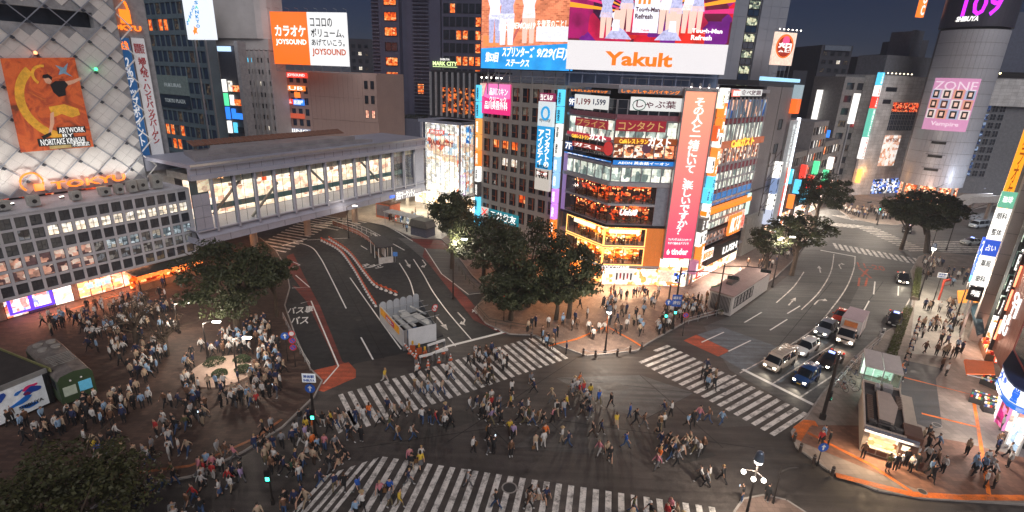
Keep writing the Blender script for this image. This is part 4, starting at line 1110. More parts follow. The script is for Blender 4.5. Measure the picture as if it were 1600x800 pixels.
mkt = site('hotel_tower','tall dark blue hotel tower with one column of orange windows and a green name','building',x,y,r)
TW = mat('tower_wall',(.07,.075,.13),.6,var=.15,scale=.3)
TW2 = mat('tower_louvre',(.12,.13,.19),.4,.3)
MB().box(-12.2,-9.6,1.2,16,0,62).box(-6.5,22.5,2.4,18,0,62).box(-9.6,-8.4,.4,16,0,62).box(-8.4,-3.0,.0,16,0,62).box(-1.2,9.4,1.6,16,0,62).box(10.0,22.5,.8,2.4,26.2,62).build('wall',TW,mkt)
lv = MB().box(0,2.4,-.3,.3,-.12,.12).mesh('louvre',TW2)
for k in range(36):
 inst('louvre',lv,mkt,(-12.1,.8,18 + 1.05 * k)); inst('louvre',lv,mkt,(1.0,.9,18 + 1.05 * k)); inst('louvre',lv,mkt,(3.5,.9,18 + 1.05 * k))
wt = window_mesh(3.9,2.4,WIN_O,BLACKM,.1,(1,0),.2); wtd = window_mesh(3.9,2.4,DARKG,BLACKM,.1,(1,0),.2)
for k in range(-1,9):
 inst('window',wt if k not in (3,) else wtd,mkt,(-7.6,-.25,(-5.01,25.47)[1] - 2 + (k - 0) * ((-4.7,33.68)[1] - (-5.01,25.47)[1]) / 1.95))
wsm = window_mesh(1.6,2.6,WIN_O,BLACKM,.08,(0,0),.15); wsd = window_mesh(1.6,2.6,DARKG,BLACKM,.08,(0,0),.15)
for i in range(6):
 for j in range(8):
  lit_ = (i,j) in ((2,1),(3,1),(2,3),(3,3),(5,2),(5,0),(4,1),(5,1),(5,3),(5,4),(1,5))
  inst('window',wsm if lit_ else wsd,mkt,(10.6 + 1.95 * i,.66,29 + 3.6 * j))
MB().box(2,3.8,1.4,1.55,24,26.8).build('window',WIN_O,mkt)
letters('SHIBUYA',9.6,33.9,12.6,34.5,.3,G_WHITE,mkt)
letters('MARK CITY',7.3,32.4,14.9,33.6,.3,glow('pale_green_letters',(.75,.95,.4),1.3),mkt,bold=.03)
MB().box(7.3,14.9,.2,.4,32.0,32.15).build('sign_underline',M['pale_green_letters'],mkt)
x,y,r = -16.55,150,-30
mkg = site('glass_fin_box','dark glass box with pale vertical fins and a restaurant glowing orange above the lit station','building',x,y,r)
x0,z0,x1,z1 = -9.48,18.76,5.82,30.51
b = MB().box(x0,x1 + 1,.8,1.0,z0,z1).box(x0,x1 + 6,.3,9,z1,z1 + .5).box(x0,x1 + 6,.3,9,z0 - .6,z0)
b.build('wall',mat('dark_box_wall',(.03,.035,.045),.5),mkg)
MB().box(x0 + 3,x1,.7,.78,z0 + 1,z1 - 4).build('lit_interior',interior('restaurant_glow',['ff6a20','401808','201008','ff9040','100808','602010'],.7,(1.2,1,1.6),.15),mkg)
fn = MB().box(-.13,.13,-.4,.3,z0,z1).mesh('fin',mat('pale_glass_fin',(.4,.42,.46),.3,.2))
for k in range(9):
 inst('fin',fn,mkg,(x0 + (x1 - x0) * k / 8,0.2,0))
for k in range(1,5):
 o = inst('fin',fn,mkg,(x1 + .6,0.2 + 1.3 * k,0),PI / 2)
MB().box(x1 + .3,x1 + .5,.3,9,z0,z1).build('side_glass',DARKG,mkg)
# ================================================================ grey office block with the clinic board
x,y,r = -3.01,95.21,-42
gb = site('grey_office_block','grey eight-storey office block with rows of paired windows and orange blinds facing the tree island','building',x,y,r)
GB = mat('grey_stone_grid',(0.38,0.36,0.33),.8,var=.15,scale=.5)
fl_z = [(-0.39,10.28)[1],(-0.84,22.39)[1]]
ph_ = (fl_z[1] - fl_z[0]) / 4.0
zt = 29.0
nr_ = 8
z_b = zt - .6 - ph_ * nr_
b,cells = lattice(-4.6,13.9,z_b,zt,8,nr_,.55,.75,0,.45)
b.box(-4.6,13.9,.45,16,zt - .4,zt - .002).box(-4.6,-4.2,.45,16,0,zt - .41).box(-4.2,13.9,1.4,1.6,0,zt - .41).box(-4.6,13.9,0.0,.45,0,z_b - .002)
b.build('wall',GB,gb)
ofr = mat('orange_blind_frame',(.4,.1,.04),.5)
cw_,ch_ = cells[(0,0)][2:]
def off_win(pane):
 b = MB()
 b.box(0,cw_,.0,.12,0,.1,1).box(0,.09,.0,.12,.1,ch_,1).box(cw_ - .07,cw_,0,.12,.1,ch_,1).box(cw_ * .55,cw_ * .63,.0,.12,.1,ch_,0).box(.09,cw_ * .55,0,.1,.85,.93,0)
 b.box(.09,cw_ - .07,.14,.18,.1,.85,3).box(.09,cw_ - .07,.14,.18,.85,ch_,2)
 return b.mesh('window',[ofr,BLACKM,pane,DARKG])
wv = [off_win(DARKG),off_win(WIN_D),off_win(interior('office_blind',['70685c','8a8478','504a44','605850'],.25,dark=.5)),off_win(WIN_O),off_win(WIN_W)]
for (i,j),c in cells.items():
 k = 0 if R_.random() < .45 else (1 if R_.random() < .6 else 2)
 if j == 4 and i in (1,2,3): k = 3
 if j == 3 and i in (2,3): k = 4
 if j == 6 and i in (2,3,4): k = 2
 if (i,j) in ((4,1),(2,6)): k = 3
 inst('window',wv[k],gb,(c[0],.22,c[1]))
b = MB()
for k in range(12):
 u = -4.4 + 1.62 * k; b.tube([(u,.2,zt),(u,.2,zt + 1.1)],.03,4)
b.tube([(-4.4,.2,zt + 1.1),(13.6,.2,zt + 1.1)],.03,4).tube([(-4.4,.2,zt + .6),(13.6,.2,zt + .6)],.03,4)
b.build('roof_railing',STEEL,gb)
for k in range(5):
 MB().ball((-4 + 1.2 * k,-.8,zt + .7),.14,6).build('flood_lamp',G_LAMP,gb)
cb = site('clinic_billboard','pink and magenta clinic board at the top left of the grey office block','billboard',x,y,r)
x0,z0,x1,z1 = -4.74,23.62,2.5,28.72
MB().box(x0,x1,-.35,-.1,z0,z1).build('sign_panel',glow('clinic_magenta',(.78,.03,.2),.9),cb)
MB().prism_xz([(x0 + .9,(z0 + z1) / 2 + .4),(x0 + 1.8,z1),(x1,z1),(x1,(z0 + z1) / 2 + .2),(x0 + 1.9,(z0 + z1) / 2 + .1)],-.4,-.35).build('pink_field',glow('clinic_pink',(.85,.2,.5),.9),cb)
MB().prism_xz([(x0,(z0 + z1) / 2 + .1),(x0,z1),(x0 + 1.5,z1),(x0 + .8,(z0 + z1) / 2 + .5)],-.41,-.36).build('photo_field',glow('clinic_peach',(.8,.5,.4),.9,.3),cb)
letters('品川スキン',x0 + 2.4,z1 - 1.9,x1 - .5,z1 - .7,-.42,G_WHITE,cb); letters('クリニック',x0 + 2.4,z1 - 3.1,x1 - .8,z1 - 2.1,-.42,G_WHITE,cb)
letters('品川美容外科',x0 + 1.2,z0 + .8,x1 - .5,z0 + 2.2,-.37,G_WHITE,cb)
ec = site('eyecare_sign','tall blue and white contact lens sign with a blue ring on the grey office block','sign',x,y,r)
x0,z0,x1,z1 = 9.18,12.07,12.97,26.43
x1 = x0 + 3.1
za,zc,zd = (9.45,22.59)[1],(9.8,15.69)[1],z0
MB().box(x0,x1,-.7,-.15,za,z1).build('white_panel',glow('eye_white',(.62,.68,.7),.9),ec)
MB().box(x0,x1,-.7,-.15,zc,za - .01).build('blue_panel',glow('eye_blue',(.02,.3,.62),.95),ec)
MB().box(x0,x1,-.7,-.15,zd,zc - .01).build('number_panel',glow('eye_panel',(.55,.5,.44),.8),ec)
q = MB(); q.tube([(x0 + 1.6 + .75 * math.cos(a * PI / 8),-.74,z1 - 1.8 + .95 * math.sin(a * PI / 8)) for a in range(17)],.2,5); q.build('ring_emblem',M['eye_blue'],ec)
letters('eyecity',x0 + .4,za + .6,x1 - .4,za + 1.3,-.72,mat('grey_letters',(.2,.3,.35)),ec)
letters('コンタクトの',x0 + 1.75,zc + .3,x1 - .25,za - .4,-.72,G_WHITE,ec,True,bold=.03)
letters('アイシティ',x0 + .3,zc + .6,x0 + 1.5,za - .6,-.72,G_WHITE,ec,True,bold=.03)
letters('No.1',x0 + .2,zd + 2.0,x1 - .2,zd + 3.4,-.72,BKT,ec,bold=.03); letters('販売実績',x0 + .4,zd + 3.7,x1 - .4,zd + 4.3,-.72,BKT,ec)
signboard(ec,x0 + .2,zc - 1.2,x1 - .3,zc - .4,-.7,mat('sign_brick_red',(.4,.08,.05),em=.4),'第2・4階',G_WHITE,thick=.05)
signboard(ec,x0 + .1,z1 + .02,x1 - .1,z1 + 1.3,-.1,glow('plum_plate',(.25,.02,.08),.8),'当ビル5F',G_WHITE,thick=.5)
for lab,u_,cols in (('slim column of cyan orange and white signs at the left of the grey office block',-5.2,(G_CYAN,G_CYAN,glow('amber_plate',(.9,.35,.08),1),glow('amber_plate',()),G_ORANGE,G_WHITE,mat('off_plate',(.1,.1,.1)),G_CYAN,G_CYAN)),
                      ('slim column of blue white and violet signs left of the corner building',13.2,(G_CYAN,G_CYAN,G_WHITE,G_WHITE,glow('pale_blue_plate',(.3,.55,.95),1),M['pale_blue_plate'] if 'pale_blue_plate' in M else G_CYAN,glow('violet_plate',(.6,.25,.85),1),M.get('violet_plate',G_BLUE),G_ORANGE,G_ORANGE))):
 sc_ = site('sign_column',lab,'sign',x,y,r)
 n = len(cols); zz = 28.4
 hh = 26 / n
 for k,c in enumerate(cols):
  o = MB().box(u_,u_ + .9,-1.0,-.15,zz - hh + .12,zz).build('sign_panel',c,sc_)
  letters('美容室歯科内科治療院薬局'[k:k + 2],u_ + .2,zz - hh + .5,u_ + .7,zz - .4,-1.02,BKT if c in (G_WHITE,G_CYAN) else G_WHITE,o,True)
  zz -= hh
 MB().box(u_ + .35,u_ + .55,-.14,.1,1,28.6).build('sign_rail',STEEL,sc_)
signboard(gb,(-4.17,6.43)[0],4.6,(-4.17,6.43)[0] + 1.9,6.4,-.05,glow('pale_bank_panel',(.7,.65,.6),.7),'X',G_RED)
signboard(gb,(-2.1,6.45)[0],4.4,(-2.1,6.45)[0] + 7.5,6.4,-.05,glow('teal_bank_band',(.01,.2,.25),.8),'三井住友',G_WHITE)
MB().box(-3.5,13,.9,1.3,.13,3.6).build('shop_front',interior('bank_front',['ffe8c8','f0d0a0','806040','fff0d8'],.8),gb)
# ================================================================ corner building (three fronts) and its boards
EKW = mat('corner_building_metal',(0.42,0.42,0.46),.5,.2,var=.1)
fx,fy,fr2 = 13.75,75.82,2
ek = site('corner_building','nine-storey corner building stacked with restaurant and contact lens signs at the crossing','building',fx,fy,fr2)
lx,ly,lr = 7.76,85.04,-57
rx,ry,rr2 = 27.14,76.28,47
ca,sa = math.cos(math.radians(fr2)),math.sin(math.radians(fr2))
def toloc(px,py):
 dx,dy = px - fx,py - fy; return (dx * ca + dy * sa,-dx * sa + dy * ca)
Ap = (lx,ly); Cp = (rx,ry)
Dp = along(rx,ry,rr2,21.5,0)[:2]
Ep = along(rx,ry,rr2,21.5,14)[:2]
Gp = along(lx,ly,lr,0,16)[:2]
def inset(pts,d):
 n = len(pts); cx = sum(p[0] for p in pts) / n; cy = sum(p[1] for p in pts) / n
 return [(p[0] + (cx - p[0]) * d,p[1] + (cy - p[1]) * d) for p in pts]
plan = [toloc(*Ap),(0,0),toloc(*Cp),toloc(*Dp),toloc(*Ep),toloc(*Gp)]
core = inset(plan,.22)
b = MB().prism(core,0,29.2)
b.build('core',mat('core_dark',(.05,.045,.04),.8),ek)
FLZ = [0.13,3.3,6.5,9.7,12.9,16.1,18.6,21.9,25.1,29.3]
b = MB()
for z_ in FLZ[1:]:
 b.prism(plan,z_ - .35,z_ - .0 if z_ < 29 else 29.5)
b.build('floor_slab',EKW,ek)
def bay(parent,u0,u1,z0,z1,n,pane,fm=EKW,y0=0.05,split=True):
 w_ = (u1 - u0) / n
 me = window_mesh(w_ - .04,z1 - z0,pane,fm,.05,(0,1 if split else 0),.12)
 for k in range(n):
  inst('window',me,parent,(u0 + w_ * k + .02,y0,z0))
def sub(name,x_,y_,deg):
 o = bpy.data.objects.new(name,None); o.empty_display_size = .3; col.objects.link(o); o.parent = ek
 l = toloc(x_,y_); o.location = (l[0],l[1],0); o.rotation_euler = (0,0,math.radians(deg - fr2)); return o
FR = interior('family_restaurant',['ffc8a0','ff9060','603020','e8d8c8','804828','ffe8d0'],1.0,(1.3,1,1.8),.3)
GL = interior('classroom',['c8d0c0','98a8a0','e8f0e0','60706c','f4f4e4'],.85,(1,1,.6),.4)
BAR = interior('dark_bar',['ff5018','2a1008','180806','a03010','301410','ff9050','120606','d04818'],1.3,(1.3,1,2.2),.15)
GOLD = interior('gold_restaurant',['ff7a10','ffa030','ff5a08','ffd080','d85008','ffb050','fff0c0'],1.7,(1.5,1.2,2.4),.45)
STORE = interior('store_front',['ffffff','ffe8c8','ff9050','f8f0e8','ffc890','e8d8d0'],.95,(1.2,1,1.6),.6)
POL = interior('purple_panel_rooms',['706080','504860','9080a8','8a8098'],.4,dark=.5)
L_ = 11.0; F_ = 13.4
left_f = sub('left_front',lx,ly,lr); right_f = sub('right_front',rx,ry,rr2); mid_f = sub('middle_front',fx,fy,fr2)
for o,nm in ((left_f,'left'),(right_f,'right'),(mid_f,'mid')):
 pass
zr = lambda a,b: (a,b)
bay(left_f,.6,L_ - .1,25.2,27.6,6,DARKG); bay(mid_f,.1,8.9,25.2,27.6,6,DARKG)
bay(left_f,.6,L_ - .1,22.0,24.7,6,GL); bay(mid_f,.1,8.9,22.0,24.7,6,GL)
bay(left_f,.6,L_ - .1,19.6,21.5,6,DARKG); bay(mid_f,.1,8.9,19.6,21.5,6,FR)
bay(left_f,.6,L_ - .1,16.15,18.2,6,GL); bay(mid_f,.1,8.9,16.15,18.2,6,GL)
MB().box(.1,8.9,-.05,.04,24.9,25.6).build('spandrel',mat('plum_spandrel',(.32,.12,.16),.6),mid_f); MB().box(.6,L_,-.05,.04,24.9,25.6).build('spandrel',M['plum_spandrel'],left_f)
OT = glow('orange_kana',(1,.25,.03),1.1); YT = glow('yellow_kana',(1,.55,.05),1.2); REDP = glow('deep_red_board',(.32,.02,.035),.65); BLP = glow('school_blue',(.02,.2,.62),.8); WP = glow('white_board_glow',(.72,.72,.7),.85); GT = mat('gold_kana',(.6,.35,.12),em=.5)
PAN = mat('fascia_grey',(.25,.25,.29),.6)
def fsign(o,face,px,m,t=None,tm=None,**k):
 x0,z0,x1,z1 = px
 return signboard(o,x0,z0,x1,z1,k.pop('y',-.02),m,t,tm,**k)
fsign(mid_f,'ekf',(-0.07,28.42,8.89,29.03),PAN,'しゃぶしゃぶバイキング',OT,pad=.1)
fsign(left_f,'ekl',(0.5,28.21,9.47,28.65),PAN,'しゃぶしゃぶバイキング',OT,pad=.1)
fsign(mid_f,'ekf',(1.81,26.2,8.94,28),WP,'しゃぶ葉',mat('plum_kana',(.2,.02,.06)),pad=.22)
q = MB(); q.tube([((3,26.94)[0] + .9 * math.cos(a * PI / 6),-.26,(3,26.94)[1] + .7 * math.sin(a * PI / 6)) for a in range(13)],.06,4); q.build('onion_emblem',mat('green_ink',(.03,.25,.18)),mid_f)
fsign(left_f,'ekl',(1.84,25.81,6.1,27.87),WP,'1,199',mat('print_red',(.5,.02,.03)),pad=.25)
fsign(left_f,'ekl',(5.97,26.05,9.51,27.87),WP,'1,599',M['navy_ink'] if 'navy_ink' in M else mat('navy_ink',(.03,.05,.2)),pad=.25,y=-.21)
fsign(left_f,'ekl',(0.49,26.09,1.9,27.33),glow('navy_plate',(.02,.06,.2),.8),'9F',G_WHITE)
fsign(mid_f,'ekf',(0.08,23.35,7.15,24.86),REDP,'コンタクト',GT,pad=.1)
fsign(left_f,'ekl',(2.39,23.32,9.63,24.52),REDP,'プライス',GT,pad=.1)
o = fsign(mid_f,'ekf',(0.05,21.63,8.94,22.49),glow('brown_red_board',(.35,.08,.02),.6),None,None,thick=.35)
u0,z0,u1,z1 = 0.7,21.67,4.8,22.33; letters('Caféレストラン',u0,z0,u1,z1,-.42,YT,o,bold=.03)
u0,z0,u1,z1 = 4.78,21.51,8.04,22.56; letters('ガスト',u0,z0 - .1,u1,z1 + .1,-.46,G_WHITE,o,bold=.04)
o = fsign(left_f,'ekl',(0.75,21.89,10.5,22.35),glow('crimson_board',(.5,.03,.06),.7),None,None,thick=.35)
u0,z0,u1,z1 = 2.06,21.49,6.23,22.09; letters('Caféレストラン',u0,z0,u1,z1,-.42,YT,o,bold=.03)
u0,z0,u1,z1 = 6.24,21.64,9.86,22.52; letters('ガスト',u0,z0,u1,z1,-.46,G_WHITE,o,bold=.04)
o = fsign(left_f,'ekl',(2.04,20.19,9.24,20.92),glow('red_brown_board',(.4,.04,.03),.6),'ガスト',G_WHITE,pad=.15)
fsign(left_f,'ekl',(0.28,19.44,2.05,20.71),M['navy_plate'],'7F',G_WHITE)
MB().disc(((10.12,20.76)[0],-.1,(10.12,20.76)[1]),1.0,(0,-1,0),18).build('round_sign',glow('round_red',(.5,.03,.03),.8),left_f)
MB().disc(((4.78,21.04)[0],-.1,(4.78,21.04)[1]),.7,(0,-1,0),18).build('round_sign',glow('round_dark',(.1,.04,.06),.8),mid_f)
fsign(mid_f,'ekf',(0.19,18.63,8.98,19.25),BLP,'AEON 英会話イーオン',G_WHITE,pad=.16)
fsign(left_f,'ekl',(0.16,18.89,10.9,19.05),BLP,'英会話イーオン',G_WHITE,pad=.16)
MB().box(0,F_ - 4.4,-.15,.1,15.5,16.05).build('cornice',EKW,mid_f); MB().box(0,L_,-.15,.1,15.5,16.05).build('cornice',EKW,left_f)
def room(o,u0,u1,z0,z1,m,n,deep=2.4,glass=True):
 MB().box(u0,u1,deep,deep + .1,z0,z1).build('room_back',m,o)
 if glass:
  me = window_mesh((u1 - u0) / n - .02,z1 - z0,CLEAR,BLACKM,.04,(0,0),.08)
  for k in range(n):
   inst('window',me,o,(u0 + (u1 - u0) / n * k,.05,z0))
 b = MB()
 for k in range(int((u1 - u0) * 1.6)):
  a_ = R_.uniform(u0 + .3,u1 - .5); c_ = R_.uniform(.4,deep - .4)
  b.box(a_ - .3,a_ + .3,c_ - .3,c_ + .3,z0 + .68,z0 + .74); b.box(a_ - .04,a_ + .04,c_ - .04,c_ + .04,z0,z0 + .68)
  b.box(a_ + .4,a_ + .7,c_ - .2,c_ + .2,z0,z0 + .45).box(a_ + .66,a_ + .7,c_ - .2,c_ + .2,z0 + .45,z0 + .9)
 b.build('dining_furniture',mat('dining_wood',(.2,.09,.04),.6),o)
 b = MB()
 for k in range(int((u1 - u0) * 1.5)):
  b.ball((R_.uniform(u0 + .2,u1 - .2),R_.uniform(.4,deep - .3),z1 - R_.uniform(.25,.7)),.07,6)
 b.build('pendant_lamps',glow('pendant_glow',(1,.45,.15),6),o)
room(mid_f,.1,6.9,12.9,15.3,BAR,4); room(left_f,.9,L_,12.9,15.3,BAR,4)
room(mid_f,.1,6.9,9.9,12.4,BAR,4); room(left_f,.9,L_,9.9,12.4,BAR,4)
MB().box(7.0,F_ - 4.3,-.02,.15,9.7,15.5).build('side_panel',mat('grey_blue_side_panel',(.3,.33,.4),.5,.2),mid_f)
MB().box(.0,.8,-.05,.2,9.7,19).build('side_panel',glow('violet_side_panel',(.35,.22,.5),.5),left_f)
letters('Ushi8',(1.88,11.78)[0],(1.94,11.19)[1],(4.55,11.86)[0],(1.84,12.16)[1],-.15,G_WHITE,mid_f,bold=.04,slant=.3)
letters('牛炙',(3.25,12.4)[0],(3.26,12.3)[1],(4.29,12.43)[0],(3.22,12.69)[1],-.15,OT,mid_f)
GM = mat('copper_panel',(.6,.18,.04),.4,.3,var=.1,em=.5)  # warm shop light put into the copper as its own glow
MB().box(0,F_ - 4.4,-.1,.15,9.3,9.68).build('copper_band',BLACKM,mid_f); MB().box(0,L_,-.1,.15,9.3,9.68).build('copper_band',BLACKM,left_f)
room(mid_f,.1,6.2,6.5,9.1,GOLD,4); room(left_f,2.0,L_,6.5,9.1,GOLD,5)
room(mid_f,.1,6.2,3.5,6.0,GOLD,4); room(left_f,2.0,L_,3.5,6.0,GOLD,5)
for k in range(4):
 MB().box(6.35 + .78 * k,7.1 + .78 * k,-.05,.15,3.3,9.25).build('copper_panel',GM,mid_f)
for o,u0,u1 in ((mid_f,0,6.25),(left_f,1.9,L_ - .02)):
 b = MB()
 for z0,z1 in ((6.35,9.2),(3.35,6.12)):
  b.box(u0,u1,-.12,-.02,z0,z0 + .12).box(u0,u1,-.12,-.02,z1 - .12,z1).box(u1 - .12,u1,-.12,-.02,z0 + .12,z1 - .12).box(u0,u0 + .1,-.12,-.02,z0 + .12,z1 - .12)
 b.build('lit_frame',glow('gold_frame_glow',(1,.45,.12),2.2),o)
signboard(mid_f,.6,8.4,5.2,9.0,-.14,G_WARM,"L'OCCITANE Cafe",G_WHITE,thick=.1); signboard(left_f,4,8.5,9,9.1,-.14,G_WARM,None)
letters("L'OCCITANE",-2.6 + 2.6,2.75,4.2,3.3,-.2,G_WHITE,mid_f,bold=.02); letters("L'OCCITANE",5.5,2.75,10.6,3.3,-.2,G_WHITE,left_f,bold=.02)
MB().box(0,F_ - 4.4,.2,.35,.13,2.7).build('shop_front',STORE,mid_f); MB().box(.5,L_,.2,.35,.13,2.7).build('shop_front',interior('copper_shop',['ff9030','ffb060','ff7018','ffd8a0'],1.3,dark=.6),left_f)
for u_ in (.5,1.9,5.6):
 MB().box(u_,u_ + .35,.0,.18,.13,2.6).build('lit_pilaster',G_WARM,mid_f)
sh_ = signboard(mid_f,2.1,.7,5.2,2.6,.18,WP,None,thick=.1)
for k,c in enumerate(('302030','a02030','402020','8a2040','202830')):
 MB().box(2.4 + .55 * k,2.65 + .55 * k,.04,.08,.9 + .2 * (k % 2),2.0).build('poster_figure',mat('poster_ink_' + c,c),sh_)
area_light('shop_light',along(fx,fy,fr2,4,-1.0,3.0),500,(8,.5),along(fx,fy,fr2,4,-5,0),(1,.62,.36))
area_light('shop_light',along(lx,ly,lr,6,-1.0,5.5),500,(8,3),along(lx,ly,lr,6,-9,0),(1,.42,.14))
tb = site('dating_banner','tall pink and red gradient banner with a white vertical Japanese question on the corner building','banner',fx,fy,fr2)
x0,z0,x1,z1 = 8.87,4.89,13.33,29.18
x0,x1 = 8.95,13.4
MB().box(x0,x1,-.75,-.45,4.9,29.0).build('banner_sheet',gradient('banner_gradient',(.72,.03,.13),(.85,.33,.2),5,29,.85),tb)
letters('その人と一緒にいて、楽しいですか？',x0 + 1.45,8.7,x0 + 3.05,28.2,-.78,G_WHITE,tb,True,bold=.02)
letters('マッチングした人とメッセージ',x0 + .5,7.7,x1 - .5,8.1,-.78,G_WHITE,tb); letters('今すぐ始めるアプリで',x0 + .5,7.1,x1 - .8,7.5,-.78,G_WHITE,tb)
letters('tinder',x0 + 1.2,5.5,x1 - .7,6.5,-.78,G_WHITE,tb,bold=.03)
MB().prism_xz([(x0 + .5,5.9),(x0 + .6,5.5),(x0 + .9,5.5),(x0 + 1.0,5.9),(x0 + .85,6.1),(x0 + .75,6.4)],-.79,-.76).build('flame_emblem',G_WHITE,tb)
f = MB()
for u_ in (x0,x1):
 f.box(u_ - .08,u_ + .08,-.9,-.2,4.7,29.4)
f.box(x0 + .1,x1 - .1,-.9,-.4,29.05,29.4)
f.build('banner_frame',STEEL,tb)
fl = MB().cyl(0,0,0,.5,.25,8,0,.1).mesh('flood_lamp',[mat('flood_hood',(.4,.4,.42),.4,.5)])
for k in range(4):
 o = inst('flood_lamp',fl,tb,(x0 + .5 + 1.2 * k,-1.6,29.6)); 
 MB().ball((x0 + .5 + 1.2 * k,-1.55,29.6),.12,6).build('lamp_bulb',G_LAMP,tb)
MB().box(8.9,13.3,-.1,.3,.13,4.7).build('shop_front',STORE,ek)
for k in range(6):
 MB().box(9.1 + .72 * k,9.55 + .72 * k,-.3,-.12,3.4,4.5).build('lit_panel',glow('hot_white',(1,.9,.75),3),ek)
signboard(ek,9.1,.9,11.0,2.6,-.12,glow('peach_poster',(.9,.6,.45),1,.4),None,None); signboard(ek,11.3,.8,13.0,2.4,-.12,interior('blue_white_poster',['ffffff','3060c0','f0f0f0','202020'],1,(2,2,2),.7),None,None)
RF = 21.3
for (z0,z1,m) in ((25.3,28.0,interior('top_right_rooms',['90a8b8','405868','ffc8a8','2858a0','607080'],.6,(1,1,.5),.3)),(21.9,24.4,GL),(18.3,20.9,FR),(14.6,17.2,GL),(8.3,10.6,GL),(5.6,7.4,interior('lower_right_rooms',['a07868','503830','e0b8a0','303838'],.6,dark=.3))):
 bay(right_f,2.2,RF - .2,z0,z1,14,m,split=False)
bay(right_f,2.2,RF - .2,12.1,14.0,9,glow('blue_window_film',(.03,.2,.55),.6,.3),EKW,split=False)
for z0,z1 in ((24.5,25.2),(17.3,18.2),(20.95,21.8),(14.1,14.5)):
 MB().box(2.2,RF,-.06,.04,z0,z1).build('spandrel',mat('dusky_pink_spandrel',(.28,.08,.1),.6),right_f)
fin = MB().box(-.04,.04,-.22,.0,14.2,28.3).mesh('mullion',EKW)
for k in range(12):
 inst('mullion',fin,right_f,(2.6 + 1.62 * k,-.06,0))
o = signboard(right_f,5.48,28.42,8.27,29.39,-.1,glow('pink_red_plate',(.8,.2,.15),.9),'飲放題',G_WHITE)
o = signboard(right_f,8.03,28.52,17.13,29.51,-.1,WP,'食べ放題',mat('grey_kana',(.3,.2,.25)))
o = signboard(right_f,1.8,21.0,RF,22.0,-.12,glow('orange_brown_band',(.45,.1,.03),.7),None,None,thick=.4)
letters('Caféガスト',(7.34,22.18)[0],20.9,(16.63,21.66)[0],22.3,-.56,YT,o,bold=.05)
MB().box(1.2,19.2,-1.0,-.05,11.3,12.0).build('orange_canopy',glow('lit_orange_canopy',(1,.25,.015),1.0),right_f)
signboard(right_f,11.8,6.2,16.6,9.6,-.5,G_ORANGE,'ABC 7-3F',G_WHITE,thick=.3)
signboard(right_f,17.0,6.6,18.4,9.8,-.5,glow('red_white_plate',(.9,.4,.3),1.2),'人材',G_RED,True)
signboard(right_f,17.8,8.9,19.2,12.6,-.7,glow('pale_green_plate',(.6,.8,.7),1.0),None,None)
MB().box(4.5,17,-.9,-.05,2.6,5.3).build('black_canopy',mat('black_canopy',(.02,.02,.022),.5),right_f)
letters('LUSH',10.3,3.3,16.3,4.6,-.95,G_WHITE,right_f,bold=.04)
signboard(right_f,1.9,4.0,5.8,5.6,-1.0,G_WHITE,'無料案内',G_ORANGE); signboard(right_f,.9,1.4,3.2,2.6,-1.0,G_RED,'Sugi',G_WHITE)
MB().box(.4,20,.1,.3,.13,2.6).build('shop_front',STORE,right_f)
area_light('shop_light',along(rx,ry,rr2,10,-1.3,3.0),500,(16,.6),along(rx,ry,rr2,10,-5,0),(1,.8,.65))
for ci,(u_,lab,cols) in enumerate(((0.1,'first column of stacked orange and white shop plates right of the tall red banner',(G_WARM,'b',glow('rust_plate',(.75,.12,.03),.9),'b',G_WHITE,'b',G_CYAN,'b',mat('steel_plate',(.3,.28,.26)),G_WHITE,'b',glow('plum_plate2',(.4,.15,.25),.8))),
                                      (1.35,'second column of stacked orange white and blue shop plates right of the tall red banner',(G_WHITE,G_ORANGE,G_ORANGE,G_WHITE,G_ORANGE,G_ORANGE,G_CYAN,G_CYAN,G_WHITE,M['steel_plate'] if 'steel_plate' in M else G_WHITE,G_WHITE,G_ORANGE,G_ORANGE)))):
 sc_ = thing('sign_column',lab,'sign',(rx,ry,0),math.radians(rr2))
 hh = 26.8 / len(cols); zz = 29.6 if ci else 29.0
 for k,c in enumerate(cols):
  if c != 'b':
   o = MB().box(u_,u_ + .95,-1.1,-.1,zz - hh + .1,zz).build('sign_panel',c,sc_)
   letters('アコム居酒屋鳥貴族レイクプロミス美'[(k * 2) % 15:(k * 2) % 15 + 2],u_ + .22,zz - hh + .5,u_ + .75,zz - .4,-1.12,BKT if c in (G_WHITE,G_WARM,G_CYAN) else G_WHITE,o,True)
  zz -= hh
 MB().box(u_ + .3,u_ + .65,-.1,.3,.13,29).build('sign_rail',STEEL,sc_)
MB().box(0,2.0,.1,.5,.13,29.3).build('corner_pier',EKW,right_f)
b = MB()
for k in range(9):
 b.tube([(1.2 * k + .2,.3,29.5),(1.2 * k + .2,.3,30.4)],.03,4)
b.tube([(.2,.3,30.4),(9.8,.3,30.4)],.03,4)
b.build('roof_railing',STEEL,ek)
